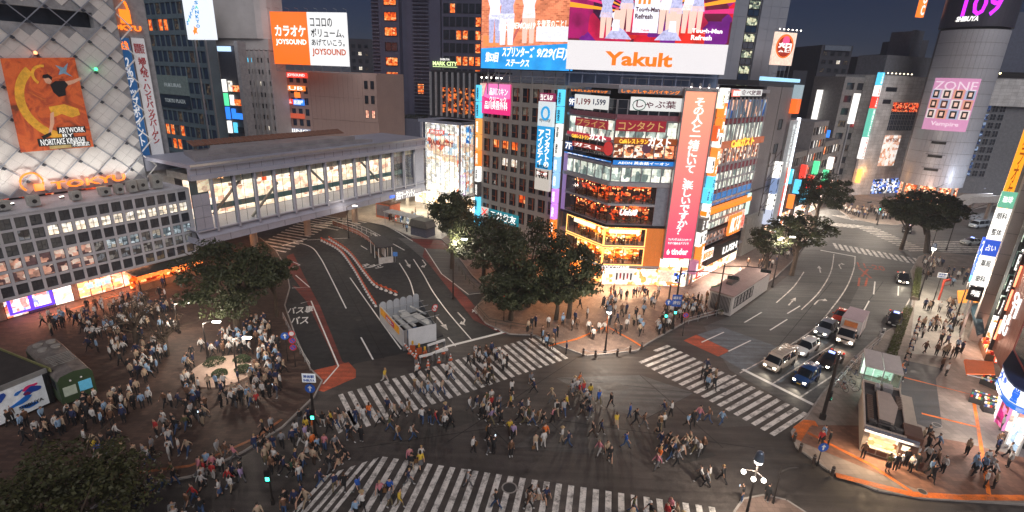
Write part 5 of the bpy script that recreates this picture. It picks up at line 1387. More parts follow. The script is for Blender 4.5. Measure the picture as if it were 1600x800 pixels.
# ================================================================ the two screens on the roofs
x,y,r = 1.9,92,-22
s1 = site('led_screen','big screen showing people before red brick above a blue strip dated 9/29','screen',x,y,r)
x0,z0,x1,z1 = -9.12,31.21,7.11,47.38
zb_ = (-0.96,34.34)[1]
MB().box(x0,x1,.12,1.2,z0,z1).box(x0,x1,.0,.12,z0 - .15,z0).build('screen_case',BLACKM,s1)
MB().prism_xz([(x0,z0),(x1,z0),(x1,zb_ + 1.0),(x0,zb_)],0,.1).build('blue_strip',glow('screen_blue',(.03,.33,.8),1.0,.25,.5,sample=True),s1)
MB().prism_xz([(x0,zb_ + .02),(x1,zb_ + 1.02),(x1,z1),(x0,z1)],0,.1).build('picture',tiles('brick_picture',(.75,.24,.12),.7,.28,.02,1.5,.6,.35,.5,axis='XZ'),s1)
pm_ = M['brick_picture']; bs = pm_.node_tree.nodes['Principled BSDF']; bs.inputs['Emission Strength'].default_value = .72
for l in list(pm_.node_tree.links):
 if l.to_socket == bs.inputs['Base Color']: pm_.node_tree.links.new(l.from_socket,bs.inputs['Emission Color'])
letters('第53回',x0 + .8,z0 + 1.0,x0 + 3.3,z0 + 2.6,-.02,G_WHITE,s1,bold=.03,slant=.2); letters('スプリンターズ',x0 + 3.9,z0 + 1.9,x0 + 9.6,z0 + 3.5,-.02,G_WHITE,s1,bold=.03,slant=.2); letters('ステークス',x0 + 4.6,z0 + .4,x0 + 8.8,z0 + 1.6,-.02,G_WHITE,s1,bold=.03,slant=.2); letters('9/29(日)',x0 + 10.1,z0 + 1.6,x1 - 1.0,z0 + 3.4,-.02,G_WHITE,s1,bold=.03,slant=.2)
letters('MEMO#19',x0 + 5.3,zb_ + 3.0,x0 + 9.6,zb_ + 4.0,-.02,G_WHITE,s1,slant=.2); letters('にて',x0 + 3.2,zb_ + 2.8,x0 + 4.8,zb_ + 3.8,-.02,G_WHITE,s1); letters('を復習のこと！',x0 + 9.9,zb_ + 3.3,x1 - 1.5,zb_ + 4.4,-.02,G_WHITE,s1)
def fig(par,cx,z_,h,cols_,wid=1.0,y=-.03,legs=True,skirt=False):
 """flat figure shown in a lit picture"""
 for nm,c,pts in (('pictured_legs',cols_[2],[(-.22,0),(-.05,0),(0,.45),(.05,0),(.22,0),(.25,.5),(-.25,.5)]),
                       ('pictured_clothes',cols_[1],[(-.3,.4) if skirt else (-.25,.42),(.3,.4) if skirt else (.25,.42),(.2,.62),(.32,.8),(.12,.88),(-.12,.88),(-.32,.8),(-.2,.62)]),
                       ('pictured_head',cols_[0],[(-.1,.88),(.1,.88),(.12,.96),(.06,1.0),(-.06,1.0),(-.12,.96)])):
  MB().prism_xz([(cx + p[0] * wid * h * .5,z_ + p[1] * h) for p in pts],y - .02,y).build(nm,c,par)
gS = glow('screen_skin',(.9,.6,.5),.9); gL = glow('screen_lilac',(.5,.5,.75),.9,.3); gW = glow('screen_pale',(.85,.85,.95),.95,.2); gR = glow('screen_red',(.6,.15,.12),.8,.3); gD = glow('screen_navy',(.08,.08,.25),.8,.3)
fig(s1,x0 + 2.4,zb_ + .9,8.5,(gS,gW,gL),1.0); fig(s1,x0 + 4.6,zb_ + .6,9.5,(gS,gL,gW),1.1,-.05); fig(s1,x0 + 8.4,zb_ + .9,9.0,(gS,gW,gS),1.0)
MB().box(x0 + 9.8,x1 - .4,-.03,0,zb_ + 1.2,zb_ + 3.4).build('pictured_panel',gW,s1); MB().box(x0 + .4,x0 + 3.0,-.03,0,zb_ + .4,zb_ + 2.0).build('pictured_panel',glow('screen_orange',(.9,.3,.1),.9),s1)
MB().prism_xz([(x0 + 5.2,zb_ + .8),(x0 + 5.7,zb_ + .8),(x0 + 8.8,zb_ + 7),(x0 + 8.4,zb_ + 7)],-.04,-.02).build('pictured_beam',gR,s1)
b = MB()
for k in range(8):
 u = x0 + 1 + (x1 - x0 - 2) * k / 7; b.tube([(u,.8,27),(u,.8,z0)],.1,5)
 if k < 7: b.tube([(u,.8,28.8),(u + 1.9,.8,z0)],.06,5)
b.build('screen_frame',STEEL,s1)
x,y,r = 19.35,86,-6
s2 = site('drink_billboard','largest lit board of red and magenta schoolgirl picture over a white strip reading Yakult','billboard',x,y,r)
x0,z0,x1,z1 = -12.14,31.44,11.79,46.35
zb_ = (-0.25,35.68)[1]
MB().box(x0,x1,.12,1.4,z0,z1).build('board_case',BLACKM,s2)
MB().box(x0,x1,0,.1,z0,zb_ - .02).build('white_strip',glow('yakult_white',(.72,.69,.7),.95,sample=True),s2)
letters('Yakult',(-6.28,32.38)[0],(-6.27,32.2)[1],(3.93,32.72)[0],(2.78,34.24)[1],-.03,glow('yakult_orange',(1,.18,.01),1.0),s2,bold=.035)
MB().box(x0,x1,0,.1,zb_,z1).build('picture',interior('magenta_picture',['d01028','a01060','701080','e02818','c01048','901070','40083a','601030'],.6,(.2,.2,.2),.4),s2)
cx_ = (x0 + x1) / 2 - .6
for k in range(26):
 a0 = PI * (k + .15) / 26; a1 = a0 + .055
 R0,R1 = 3.0,16
 pts = [(cx_ + R0 * math.cos(a0),zb_ + 4 + R0 * .6 * math.sin(a0)),(cx_ + R1 * math.cos(a0),zb_ + 4 + R1 * .8 * math.sin(a0)),(cx_ + R1 * math.cos(a1),zb_ + 4 + R1 * .8 * math.sin(a1)),(cx_ + R0 * math.cos(a1),zb_ + 4 + R0 * .6 * math.sin(a1))]
 pts = [(min(max(p[0],x0),x1),min(max(p[1],zb_ + .02),z1)) for p in pts]
 MB().prism_xz(pts,-.012,-.002).build('light_ray',glow('ray_orange',(1,.35,.02),1.0) if k % 2 else glow('ray_magenta',(.75,.03,.2),.9),s2)
for k,(dx,h,z_) in enumerate(((-5.8,7.2,.4),(-4.3,4.4,.3),(-2.9,7.8,1.4),(2.9,8.2,1.2),(4.3,7.6,1.0),(6.2,7.8,1.4),(7.4,7.0,1.6))):
 fig(s2,cx_ + dx,zb_ + z_,h,(gR,gW if k % 2 else gL,gS),.95,-.03 - .01 * k,skirt=True)
for dx,s in ((-4.2,1),(4.0,-1)):
 MB().prism_xz([(cx_ + dx - 1.6 * s,zb_ + .35),(cx_ + dx + 2.4 * s,zb_ + .3),(cx_ + dx + 1.2 * s,zb_ + 1.6),(cx_ + dx + .2 * s,zb_ + 2.0),(cx_ + dx - .7 * s,zb_ + 1.5)],-.13,-.11).build('pictured_skirt',gL,s2)
 MB().prism_xz([(cx_ + dx - .6 * s,zb_ + 1.4),(cx_ + dx + .5 * s,zb_ + 1.5),(cx_ + dx + .4 * s,zb_ + 3.2),(cx_ + dx - .5 * s,zb_ + 3.2)],-.14,-.12).build('pictured_clothes',gW,s2)
 MB().prism_xz([(cx_ + dx - .5 * s,zb_ + 3.0),(cx_ + dx + .5 * s,zb_ + 3.0),(cx_ + dx + .4 * s,zb_ + 4.3),(cx_ + dx - .45 * s,zb_ + 4.3)],-.15,-.13).build('pictured_head',gS,s2)
MB().box(cx_ - 1.8,cx_ + 1.9,-.12,-.1,zb_ + 1.3,zb_ + 7.5).build('pictured_bottle',gW,s2)
for k in (-1,0,1): MB().box(cx_ - .9 + .7 * k + .3,cx_ - .5 + .7 * k + .3,-.13,-.12,zb_ + 5.2,zb_ + 8).build('bottle_stripe',G_ORANGE,s2)
letters('Tough-Man',cx_ - 1.6,zb_ + 4.0,cx_ + 1.9,zb_ + 4.8,-.14,mat('wine_ink',(.15,.01,.05)),s2,bold=.03); letters('Refresh',cx_ - 1.6,zb_ + 3.2,cx_ + 1.0,zb_ + 3.9,-.14,M['wine_ink'],s2,bold=.03); letters('Yakult',cx_ - .5,zb_ + 1.5,cx_ + .7,zb_ + 1.8,-.14,G_RED,s2)
letters('Tough-Man',x1 - 5.6,zb_ + 1.3,x1 - 1.2,zb_ + 2.1,-.1,G_WHITE,s2,bold=.03); letters('Refresh',x1 - 5.6,zb_ + .5,x1 - 2.6,zb_ + 1.2,-.1,G_WHITE,s2,bold=.03)
b = MB()
for k in range(12):
 u = x0 + .6 + (x1 - x0 - 1.2) * k / 11; b.tube([(u,.9,24),(u,.9,z0)],.1,5)
b.tube([(x0,.5,z0 - .5),(x1,.5,z0 - .5)],.08,5)
b.build('board_frame',mat('blue_lit_steel',(.3,.36,.5),.5,.3),s2)  # blue light on the steel is put into its colour
MB().box(x0,x1,3,4,0,z0 + .2).build('plant_room',mat('plant_room_baked_blue_light',(.24,.33,.5),.7,var=.2),s2)  # blue from the screen beside it painted into the wall colour
# ================================================================ buildings on the right and far side
x,y,r = 50.71,125,5
tw = site('grey_tower','pale grey tower with one column of lit windows behind the drink billboard','building',x,y,r)
GT1 = mat('pale_tower_panel',(.28,.31,.38),.55,.1,var=.08,scale=.2)
x0,z0,x1,z1 = -5.17,34.39,4.81,47.7
x0 -= 6
ca_,cb_ = (-2.03,39.77)[0],(1.02,39.9)[0]
tp = MB().box(.02,1.98,-.06,0,.02,2.2).mesh('cladding_panel',GT1)
b = MB().box(x0,ca_ - .01,0,10,0,62).box(cb_ + .01,x1 + .6,0,10,0,62).box(ca_,cb_,.4,10,0,62)
b.build('wall',GT1,tw)
for i in range(3):
 for j in range(10):
  inst('cladding_panel',tp,tw,(cb_ + .1 + 2.0 * i,0,28.4 + 2.24 * j))
  inst('cladding_panel',tp,tw,(ca_ - 2.1 - 2.0 * i,0,28.4 + 2.24 * j))
wt_ = window_mesh(cb_ - ca_ - .5,1.7,interior('tower_rooms',['d8e0c0','708070','303838','e8e8c0'],.55,dark=.3),BLACKM,.08,(1,0),.15)
wtd_ = window_mesh(cb_ - ca_ - .5,1.4,BLUEG,BLACKM,.08,(1,0),.15)
for j in range(10):
 inst('window',wt_,tw,(ca_ + .25,.2,29.2 + 3.3 * j)); inst('window',wtd_,tw,(ca_ + .25,.2,31.1 + 3.3 * j))
x,y,r = 42.12,93.08,47
nb = site('blank_grey_building','blank grey-brown building with two small dark windows and a blue-white lit roof edge','building',x,y,r)
x,y,r = rx,ry,rr2
nb.location = along(rx,ry,rr2,21.6,.6); 
NBW = mat('grey_mauve_wall',(.24,.22,.23),.75,var=.1,scale=.4)
MB().box(0,15.5,0,12,7.5,29.8).box(.2,5,1.5,12,.0,7.5).box(0,15.5,0,12,29.8,30.0).build('wall',NBW,nb)
MB().box(.0,15.5,-.15,-.02,12.0,12.2).box(7.3,7.4,-.05,0,12,30).build('wall_joint',mat('joint_dark',(.08,.07,.07)),nb)
nw = window_mesh(2.0,1.8,DARKG,BLACKM,.08,(0,0),.1)
for z_ in (22.6,18.2): inst('window',nw,nb,(9.0,-.1,z_))
b = MB()
for z_ in (9,11.5,14,16.5):
 b.tube([(3.5,-1.4,z_),(9.4,-1.4,z_)],.06,5); b.tube([(3.5,-1.4,z_),(9.4,-1.4,z_ + 2.5)],.05,5)
for u in (3.5,6.4,9.4): b.tube([(u,-1.4,7.5),(u,-1.4,19)],.08,5)
b.build('fire_stair_frame',mat('dark_rust_steel',(.09,.07,.06),.6,.3),nb)
MB().box(.3,9,-.6,0,0,7.5).build('low_wall',mat('pale_low_wall',(.4,.38,.34),.7),nb)
MB().box(-4,15.6,-.3,.1,30.9,31.5).build('lit_roof_edge',glow('blue_white_edge',(.35,.65,.9),1.1),nb)
MB().box(-4,15.6,0,12,30.05,30.9).build('roof_slab',mat('dark_roof_slab',(.06,.06,.07)),nb)
MB().box(13.4,15.6,-1.2,-.1,25.4,28.0).build('projecting_sign',glow('orange_box_sign',(.95,.14,.02),1.1),nb)
MB().box(13.4,15.6,-1.2,-.1,28.05,30.5).build('projecting_sign',glow('cool_box_sign',(.35,.45,.5),.7),nb)
vb = thing('tenant_board','tall leaning-looking pale tenant board with a bright white edge light beside the blank grey building','sign',along(rx,ry,rr2,37.5,0),math.radians(rr2))
MB().box(-2.6,.4,-.7,-.1,3,24.2).build('sign_panel',mat('pale_tenant_panel',(.4,.42,.44),.5,em=.25),vb)
MB().box(.45,.7,-.9,-.3,2,24.6).build('edge_light',glow('edge_light_white',(.8,.88,1),3,sample=True),vb)
letters('FOREVER',-.8,16.5,.2,23.8,-.72,glow('lit_grey_white',(.7,.75,.75),.9),vb,True,bold=.03); letters('MERCURY',-2.3,15.5,-1.3,23.5,-.72,M['lit_grey_white'],vb,True,bold=.03)
for k in range(3): MB().box(-.8,.2,-.76,-.7,5.2 + 3.5 * k,8.2 + 3.5 * k).build('name_plate',glow('rust_red_plate',(.7,.08,.03),.9),vb)
vb2 = thing('tenant_board','narrow white and blue vertical shop board left of the pale tenant board','sign',along(rx,ry,rr2,31.0,0),math.radians(rr2))
for k,c in enumerate((G_WHITE,glow('blue_grey_plate',(.25,.35,.6),.7),G_WHITE,glow('lit_lilac',(.6,.65,.8),.8))):
 MB().box(-1,.5,-1.3,-.1,14 - 3.0 * k,16.9 - 3.0 * k).build('sign_panel',c,vb2)
letters('マツモト',-.7,5.5,.2,16.5,-1.32,BKT,vb2,True)
for k,(u,w2,h2,c,lb) in enumerate(((38.5,9,20,(.22,.2,.2),'grey'),(48,9,17,(.16,.15,.15),'dark grey'),(57.5,12,23,(.2,.19,.2),'mid-grey'),(70,14,18,(.13,.12,.12),'charcoal'))):
 p = along(rx,ry,rr2,u,1.5)
 sb = thing('street_building','narrow %s shop building, %s one up the street beyond the pale tenant board' % (lb,('first','second','third','fourth')[k]),'building',p,math.radians(rr2),'shop buildings up the street')
 wins = [DARKG,WIN_W,WIN_D,G_WHITE,WIN_O]
 grid_building(sb,0,w2 - .3,4,h2,5,int((h2 - 4) / 3),.4,1.2,10,mat('street_wall_' + lb,c,.7,var=.2),None,lambda i,j: wins[(i * 3 + j * 7 + k) % 5])
 MB().box(.2,w2 - .5,.9,1.1,.13,3.9).build('shop_front',STORE,sb)
 for q in range(3):
  MB().box(1 + q * 2.4,1.9 + q * 2.4,-1.2,-.05,5 + 3 * q,8 + 3 * q).build('projecting_sign',[G_WHITE,G_ORANGE,G_CYAN,G_RED,G_GREEN][(q + k) % 5],sb)
 area_light('shop_light',along(p[0],p[1],rr2,w2 / 2,-1,3.2),260,(w2 * .7,.5),along(p[0],p[1],rr2,w2 / 2,-5,0),(1,.86,.7))
x,y,r = 54.94,118,20
rk = site('emblem_billboard','square roof billboard with an orange-red disc and two white characters on the grey building','billboard',x,y,r)
x0,z0,x1,z1 = -2.88,34.34,2.65,40.69
MB().box(x0,x1,0,.5,z0,z1).build('sign_panel',glow('cream_panel',(.85,.62,.5),1.0,.2,2),rk)
cx_,cz_ = (x0 + x1) / 2,z0 + (z1 - z0) * .58
RR = (x1 - x0) * .42
MB().disc((cx_,-.05,cz_),RR,(0,-1,0),24).build('orange_disc',glow('disc_orange',(.9,.16,.03),1.0),rk)
MB().disc((cx_,-.07,cz_ - .1),RR * .84,(0,-1,0),24).build('red_disc',glow('disc_red',(.35,.03,.015),.9),rk)
MB().disc((cx_ + .1,-.09,cz_ + RR * .45),RR * .4,(0,-1,0),16).build('pink_disc',glow('disc_pink',(.9,.1,.25),1.0),rk)
letters('楽園',cx_ - RR * .75,cz_ - RR * .5,cx_ + RR * .75,cz_ + RR * .3,-.1,G_WHITE,rk,bold=.03)
b = MB()
for k in range(6):
 u = x0 + (x1 - x0) * k / 5; MB().tube([(u,.3,z1),(u,.3,z1 + .4),(u,-.7,z1 + .5)],.04,4).build('lamp_arm',STEEL,rk)
 MB().tube([(u,.4,z0 - 3),(u,.4,z0)],.07,4).build('board_post',STEEL,rk)
for k in range(6):
 MB().ball((x0 + (x1 - x0) * k / 5,-.75,z1 + .45),.13,6).build('flood_lamp',G_LAMP,rk)
MET = tiles('cylinder_panels',(.34,.35,.39),1.25,1.05,.03,.5,.42,.1,axis='XZ')
SILV = tiles('silver_wall_panels',(.64,.64,.64),1.6,1.0,.03,.55,.5,.1,axis='XZ')
pL,pR,pC = (109.65,150,9.72),(127.89,150,10.42),(118.95,150,10.07)
cR = abs(pR[0] - pL[0]) / 2 * .82
cx,cy = pC[0] - .4,150.6
cyl = thing('cylinder_store','silver cylindrical fashion store tower with pink poster and violet neon number at its head','building',(cx,cy,0))
ztop = (113.59,143,45.6)[2]
def ring(name,r0,z0,z1,m,a0=0,a1=360,n=48,parent=None,th=.25):
 b = MB()
 k = int(n * (a1 - a0) / 360)
 closed = a1 - a0 >= 360
 P = [math.radians(a0 + (a1 - a0) * i / k) for i in range(k + (0 if closed else 1))]
 nn = len(P)
 for a in P:
  b.v += [(r0 * math.cos(a),r0 * math.sin(a),z0),(r0 * math.cos(a),r0 * math.sin(a),z1),((r0 - th) * math.cos(a),(r0 - th) * math.sin(a),z1),((r0 - th) * math.cos(a),(r0 - th) * math.sin(a),z0)]
 for i in range(nn if closed else nn - 1):
  j = (i + 1) % nn
  for q in range(4):
   t = (q + 1) % 4
   b.f.append((4 * i + q,4 * j + q,4 * j + t,4 * i + t)); b.m.append(0)
 return b.build(name,m,parent or cyl)
MB().cyl(0,0,5.5,ztop,cR - .12,48).build('drum_core',mat('drum_joint',(.12,.12,.14),.6),cyl)
import itertools
NA = 22
arc0,arc1 = 165,345
pz = (ztop - 5.5) / 28
pans = []
a_st = math.radians((arc1 - arc0) / NA)
def panel_mesh(r0,h):
 b = MB(); g = .01
 A = [-a_st / 2 + g / 4,0,a_st / 2 - g / 4]
 for z_ in (.035,h - .035):
  for a in A: b.v.append((r0 * math.cos(a),r0 * math.sin(a),z_))
  for a in A: b.v.append(((r0 - .1) * math.cos(a),(r0 - .1) * math.sin(a),z_))
 for q in ((0,1,7,6),(1,2,8,7),(6,7,10,9),(7,8,11,10),(1,0,3,4),(2,1,4,5),(0,6,9,3),(8,2,5,11)):
  b.f.append(q); b.m.append(0)
 return b.mesh('drum_panel',mat('drum_panel_metal',(.52,.53,.58),.42,.2,var=.12,scale=.25))
pme = panel_mesh(cR,pz)
NR = 13
pz2 = (ztop - 5.5) / NR
pme = panel_mesh(cR,pz2)
for i in range(NA):
 a = math.radians(arc0) + a_st * (i + .5)
 for j in range(NR):
  inst('drum_panel',pme,cyl,(0,0,5.5 + pz2 * j),a)
ring('neck_groove',cR - .3,ztop,ztop + .6,BLACKM)
MB().cyl(0,0,ztop + .6,ztop + 16,cR + .25,48).build('crown_drum',mat('crown_drum_metal',(.1,.1,.13),.4,.5,var=.1),cyl)
vd = math.degrees(math.atan2(-cy,-cx))      # towards the crossing
def on_drum(fn,r0):
 pass
def curved_letters(s,a_mid,width,z0,z1,m,r0,bold=.02,slant=0,vertical=False,flip=1):
 """words bent round the drum; width in metres along the wall"""
 o = letters(s,-width / 2,z0,width / 2,z1,0,m,cyl,vertical=vertical,bold=bold,slant=slant,depth=.12)
 for v in o.data.vertices:
  a = math.radians(a_mid) + v.co.x / r0
  rr_ = r0 + .14 - v.co.y
  v.co.x,v.co.y = rr_ * math.cos(a),rr_ * math.sin(a)
 o.location = (0,0,0)
 return o
def curved_sheet(name,a_mid,x0,x1,z0,z1,m,r0,n=10,top_shift=0):
 b = MB()
 for i in range(n + 1):
  a = math.radians(a_mid) + (x0 + (x1 - x0) * i / n) / r0
  b.v += [(r0 * math.cos(a),r0 * math.sin(a),z0),(r0 * math.cos(a),r0 * math.sin(a),z1)]
 for i in range(n):
  b.f.append((2 * i,2 * i + 2,2 * i + 3,2 * i + 1)); b.m.append(0)
 return b.build(name,m,cyl)
VIO = glow('violet_neon',(.55,.02,.95),2.0)
zl = (112.94,143,47.62)[2]
curved_letters('109',vd + 1,7.6,zl + .9,zl + 6.6,VIO,cR + .3,bold=.01)
zs = (110.62,143,47.97)[2]
curved_letters('SHIBUYA',vd - 16,4.6,zs - .6,zs + .6,G_WHITE,cR + .3,bold=.04,slant=.2)
zp1,zp0 = (112.5,143,33.83)[2],(112.25,143,20.56)[2]
ps = curved_sheet('poster',vd - 4,-5.1,5.1,zp0,zp1,glow('poster_pink',(.68,.3,.5),.75),cR + .06)
curved_letters('ZONE',vd - 4,9.2,zp1 - 3.0,zp1 - .8,glow('poster_pale_line',(.85,.65,.75),.8),cR + .08,bold=0.0)
curved_letters('Vampire',vd - 4,6.0,zp0 + .9,zp0 + 2.3,M['poster_pale_line'],cR + .08,bold=.02)
for i in range(4):
 for j in range(3):
  xx = -4.9 + 2.47 * i; zz_ = zp0 + 3.0 + 2.55 * j
  curved_sheet('poster_photo',vd - 4,xx,xx + 2.3,zz_,zz_ + 2.4,glow('photo_' + 'abc'[(i + j) % 3],((.8,.7,.68),(.75,.35,.25),(.4,.45,.6))[(i + j) % 3],.75),cR + .1,3)
  curved_sheet('poster_hair',vd - 4,xx + .45,xx + 1.85,zz_ + .2,zz_ + 2.1,mat('hair_print_' + 'ab'[(i * j) % 2],((.03,.02,.02),(.18,.05,.03))[(i * j) % 2]),cR + .13,2)
  curved_sheet('poster_face',vd - 4,xx + .8,xx + 1.5,zz_ + .7,zz_ + 1.7,glow('face_print',(.85,.55,.45),.8),cR + .16,2)
for k,(yy) in enumerate((222,246,271)):
 z_ = (111.74,143,17.72)[2] - k * 3.6
 for a_,w2 in ((-1.3,2.6),):
  b = curved_sheet('ledge',vd - 4,-2.2,2.2,z_,z_ + .25,GREYM,cR + .5,5); curved_sheet('ledge_recess',vd - 4,-1.6,1.6,z_ - .7,z_,BLACKM,cR + .12,5)
ring('entrance_band',cR - .8,.13,5.4,interior('entrance_orange',['ff8040','ffc090','c05020','ffe0c0','402018'],1.0,dark=.3),150,350,48)
for p_ in (-6.5,-2.3,2.3,6.5):
 a = math.radians(vd) + p_ / cR
 MB().cyl((cR - .4) * math.cos(a),(cR - .4) * math.sin(a),.13,5.5,.35,10).build('column',CONC,cyl)
point_light('entrance_and_fill_light',(cx - 9,cy - 12,4.5),600,(1,.6,.42),.6)
point_light('entrance_and_fill_light',(cx + 4,cy - 16,7.5),1000,(.8,.88,1),.8)  # added fill that brightens the drum, no fitting stands here
x,y,r = 116.69,162,20
cb2 = site('panelled_store_wing','silver panelled store wing with striped tenant column left of the metal cylinder','building',x,y,r)
x0,z0,x1,z1 = -17.23,-0.21,19.85,34.22
gx0,gx1,gz0,gz1 = -9.12,-6.29,14.02,26.12
b = MB().box(x0,gx0,0,14,0,z1).box(gx0,x1,0,14,(-2.91,27.13)[1],z1).box(gx0,x1,.8,14,0,(-2.91,27.13)[1] - .01)
b.build('wall',SILV,cb2)
MB().box(gx0 + .1,x1 - 1,.3,.75,(-1.84,24.43)[1],(-2.84,26.95)[1]).build('lit_window_row',interior('orange_cafe',['ff5020','802010','ff9060','401010'],1.0,(2,1,2),.3),cb2)
wg = window_mesh(1.35,1.5,BLUEG,mat('pale_mullion',(.3,.32,.36)),.06)
zz0 = (-0,19.85)[1]
for i in range(int((x1 - gx0) / 1.4)):
 for j in range(4):
  inst('window',wg,cb2,(gx0 + .15 + 1.4 * i,.5,zz0 + 1.53 * j - .8))
q = -6.94,8.68,6.74,17.61
MB().box(gx0 + .6,gx0 + 7.2,.25,.45,q[1],q[3]).build('poster',interior('magazine_poster',['e8d8c8','f0e8e0','c89070','d8a890','f8f0e8'],.75,(1,1,1),.8),cb2)
letters('109 B2F',gx0 + 1.2,q[3] - 1.8,gx0 + 6.4,q[3] - .8,.2,mat('poster_rust',(.4,.08,.05)),cb2)
MB().box(gx0 + .1,x1,.5,.75,.13,4.5).build('shop_front',interior('bluish_front',['3060d0','ffffff','203050','a0c0ff','101828'],1.0),cb2)
for z_,w2 in (((-10.78,30.48)[1] - .6,4.4),((-11.32,27.14)[1] - .6,3.2)):
 MB().box((-13.56,30.4)[0],(-13.56,30.4)[0] + w2,-.04,.02,z_,z_ + 1.2).build('window',DARKG,cb2)
for k in range(7): MB().ball((x0 + 4 + 1.6 * k,.8,z1 + .6),.22,6).build('roof_lamp',glow('dull_roof_lamp',(1,.85,.6),2.5),cb2)
MB().box(x0 + 5,x1 + 2,3,12,z1,z1 + 5.5).build('plant_room',mat('grey_plant_room',(.16,.17,.2),.7),cb2)
tc_ = site('tenant_column','long striped column sign in blue white red and green on the silver store wing edge','sign',x,y,r)
zt_ = z1 + .6; hh = (z1 - 6) / 5
for k,(c,t_) in enumerate(((G_CYAN,''),(G_WHITE,''),(G_RED,''),(glow('sea_green_plate',(.15,.6,.45),.9),''),(G_WHITE,'SHIBUYA'))):
 h2 = (3.4,3.0,3.2,8.0,6.2)[k]
 o = MB().box(x0 - 1.2,x0 - .1,-1.4,-.1,zt_ - h2 + .1,zt_).build('sign_panel',c,tc_)
 letters('109①' if k < 3 else 'HOTEL' if k == 3 else 'SHIBUYA',x0 - .9,zt_ - h2 + .4,x0 - .3,zt_ - .3,-1.42,G_RED if c is G_WHITE else G_WHITE,o,True,bold=.03)
 zt_ -= h2
MB().box(x0 - .9,x0 - .3,-.1,.2,0,z1 + .8).build('sign_rail',STEEL,tc_)
os_ = site('orange_wall_sign','small glowing orange vertical sign low on the silver store wing','sign',x,y,r)
MB().box(x0 + .4,x0 + 1.2,-1.1,-.1,4.0,8.0).build('sign_panel',glow('bright_orange_plate',(1,.4,.08),2.2),os_)
point_light('sign_light',along(x,y,r,x0 + 2.5,-1.5,7),160,(1,.45,.1),.4)
x1_,y1_,_z = (100.29,160,28.45)
wb = site('mesh_fronted_building','grey building with dark window rows and a red advert left of the striped column','building',x1_,y1_,12)
grid_building(wb,-8,7,4,(99.01,160,33.48)[2],4,8,1.0,1.6,12,mat('grey_mesh_wall',(.24,.23,.23),.7),None,lambda i,j: DARKG if j not in (4,2) else interior('red_advert',['601818','802020','401010','a04040'],.6) if i in (1,2) and j == 4 else WIN_D)
MB().box(-7.5,6.5,.9,1.1,.13,3.9).build('shop_front',STORE,wb)
MB().box(3.4,6.8,-.8,-.1,6,9).build('screen',glow('white_screen',(.8,.8,1),1.3,.4,1),wb)
x,y,r = 143.52,166,-10
rb_ = site('grey_panel_building','dark grey panelled building with blue-lit window bays right of the metal cylinder','building',x,y,r)
x0 = (-6.72,29.56)[0]
z1 = (-3.19,34.98)[1]; zm = (-2.55,26.96)[1]
MB().box(x0 - 3,16,0,12,zm,z1).build('upper_wall',SILV,rb_)
MB().box(x0 - 8,x0 + 2.5,.8,12,0,zm - .02).build('wall',mat('dark_brown_wall',(.05,.045,.045),.6,var=.3),rb_)
MB().box(x0 + 2.5,16,1.2,12,0,zm - .02).build('wall',mat('grey_bay_wall',(.2,.21,.23),.6),rb_)
wbb = window_mesh(1.7,2.0,interior('blue_lit_bay',['203860','304c80','182030','90a8c8'],.5),mat('pale_mullion',(.3,.32,.36)),.1,(0,1)); wbd = window_mesh(1.7,2.0,DARKG,M['pale_mullion'],.1,(1,1))
for j in range(9):
 for i in range(4):
  inst('window',wbb if i in (0,1) else wbd,rb_,(x0 + 2.8 + 2.0 * i,1.0,5.5 + 2.45 * j))
MB().box(x0 - 6,x0 + 2,-.2,1,4.2,6.0).build('brown_box',mat('rust_box',(.2,.08,.05),.6),rb_)
MB().box(x0 - 3,16,-.3,2,z1,z1 + 1.6).build('roof_screen',BLACKM,rb_)
for k in range(3): MB().ball((x0 - 1 + 3 * k,-.5,z1 + 1.2),.3,6).build('roof_lamp',glow('yellow_roof_lamp',(1,.8,.4),5),rb_)
MB().box(x0 + 3.5,16,2,12,z1 + 1.7,z1 + 18).build('upper_block',mat('dusk_blue_block',(.1,.12,.18),.6),rb_)
x,y,r = 116.69,162,20
nt_ = site('dark_roof_block','dark block with tall blank blue-grey wall and orange OC sign behind the cylinder head','building',x,y,r)
a0,b0,a1,b1 = 0.61,34.7,1.48,60.82
MB().box(a0 + 1,a1 + 3,6,14,0,(-0.6,47.05)[1]).box(a0 - 1.5,a1 - .6,5.0,5.9,28,(-0.6,47.05)[1]).build('wall',mat('blue_grey_blank_wall',(.13,.15,.2),.7),nt_)
o = MB().box(a1 - 4.2,a1 - 2.0,4.0,4.9,(3.49,49.79)[1] + .5,60).build('sign_panel',G_ORANGE,nt_)
letters('UOC',a1 - 3.9,(3.49,49.79)[1] + 1,a1 - 2.3,(3.49,49.79)[1] + 9.5,3.95,G_WHITE,o,True,bold=.03)
sx_,sy_,_z = (110.31,128,2.57)
fb = thing('footbridge_stairs','pale covered stair of a footbridge right of the far round tree','stairs',(sx_,sy_,0),math.radians(12))
b = MB()
b.prism_xz([(-6,.1),(-6,1.6),(3,6.2),(12,6.4),(12,4.6),(3.4,4.6)],0,.25).prism_xz([(-6,.1),(-6,1.6),(3,6.2),(12,6.4),(12,4.6),(3.4,4.6)],2.6,2.85)
b.build('parapet',mat('white_parapet',(.55,.52,.5),.6,var=.15),fb)
b = MB()
for k in range(18): b.box(-6 + .52 * k,-5.44 + .52 * k,.26,2.59,.1 + .25 * k,.35 + .25 * k)
b.box(3.4,12,.26,2.59,4.6,4.8)
b.build('stair_treads',CONC,fb)
MB().box(4.4,5.0,1.0,1.8,.1,4.6).box(10.4,11,1.0,1.8,.1,4.6).build('pier',CONC,fb)
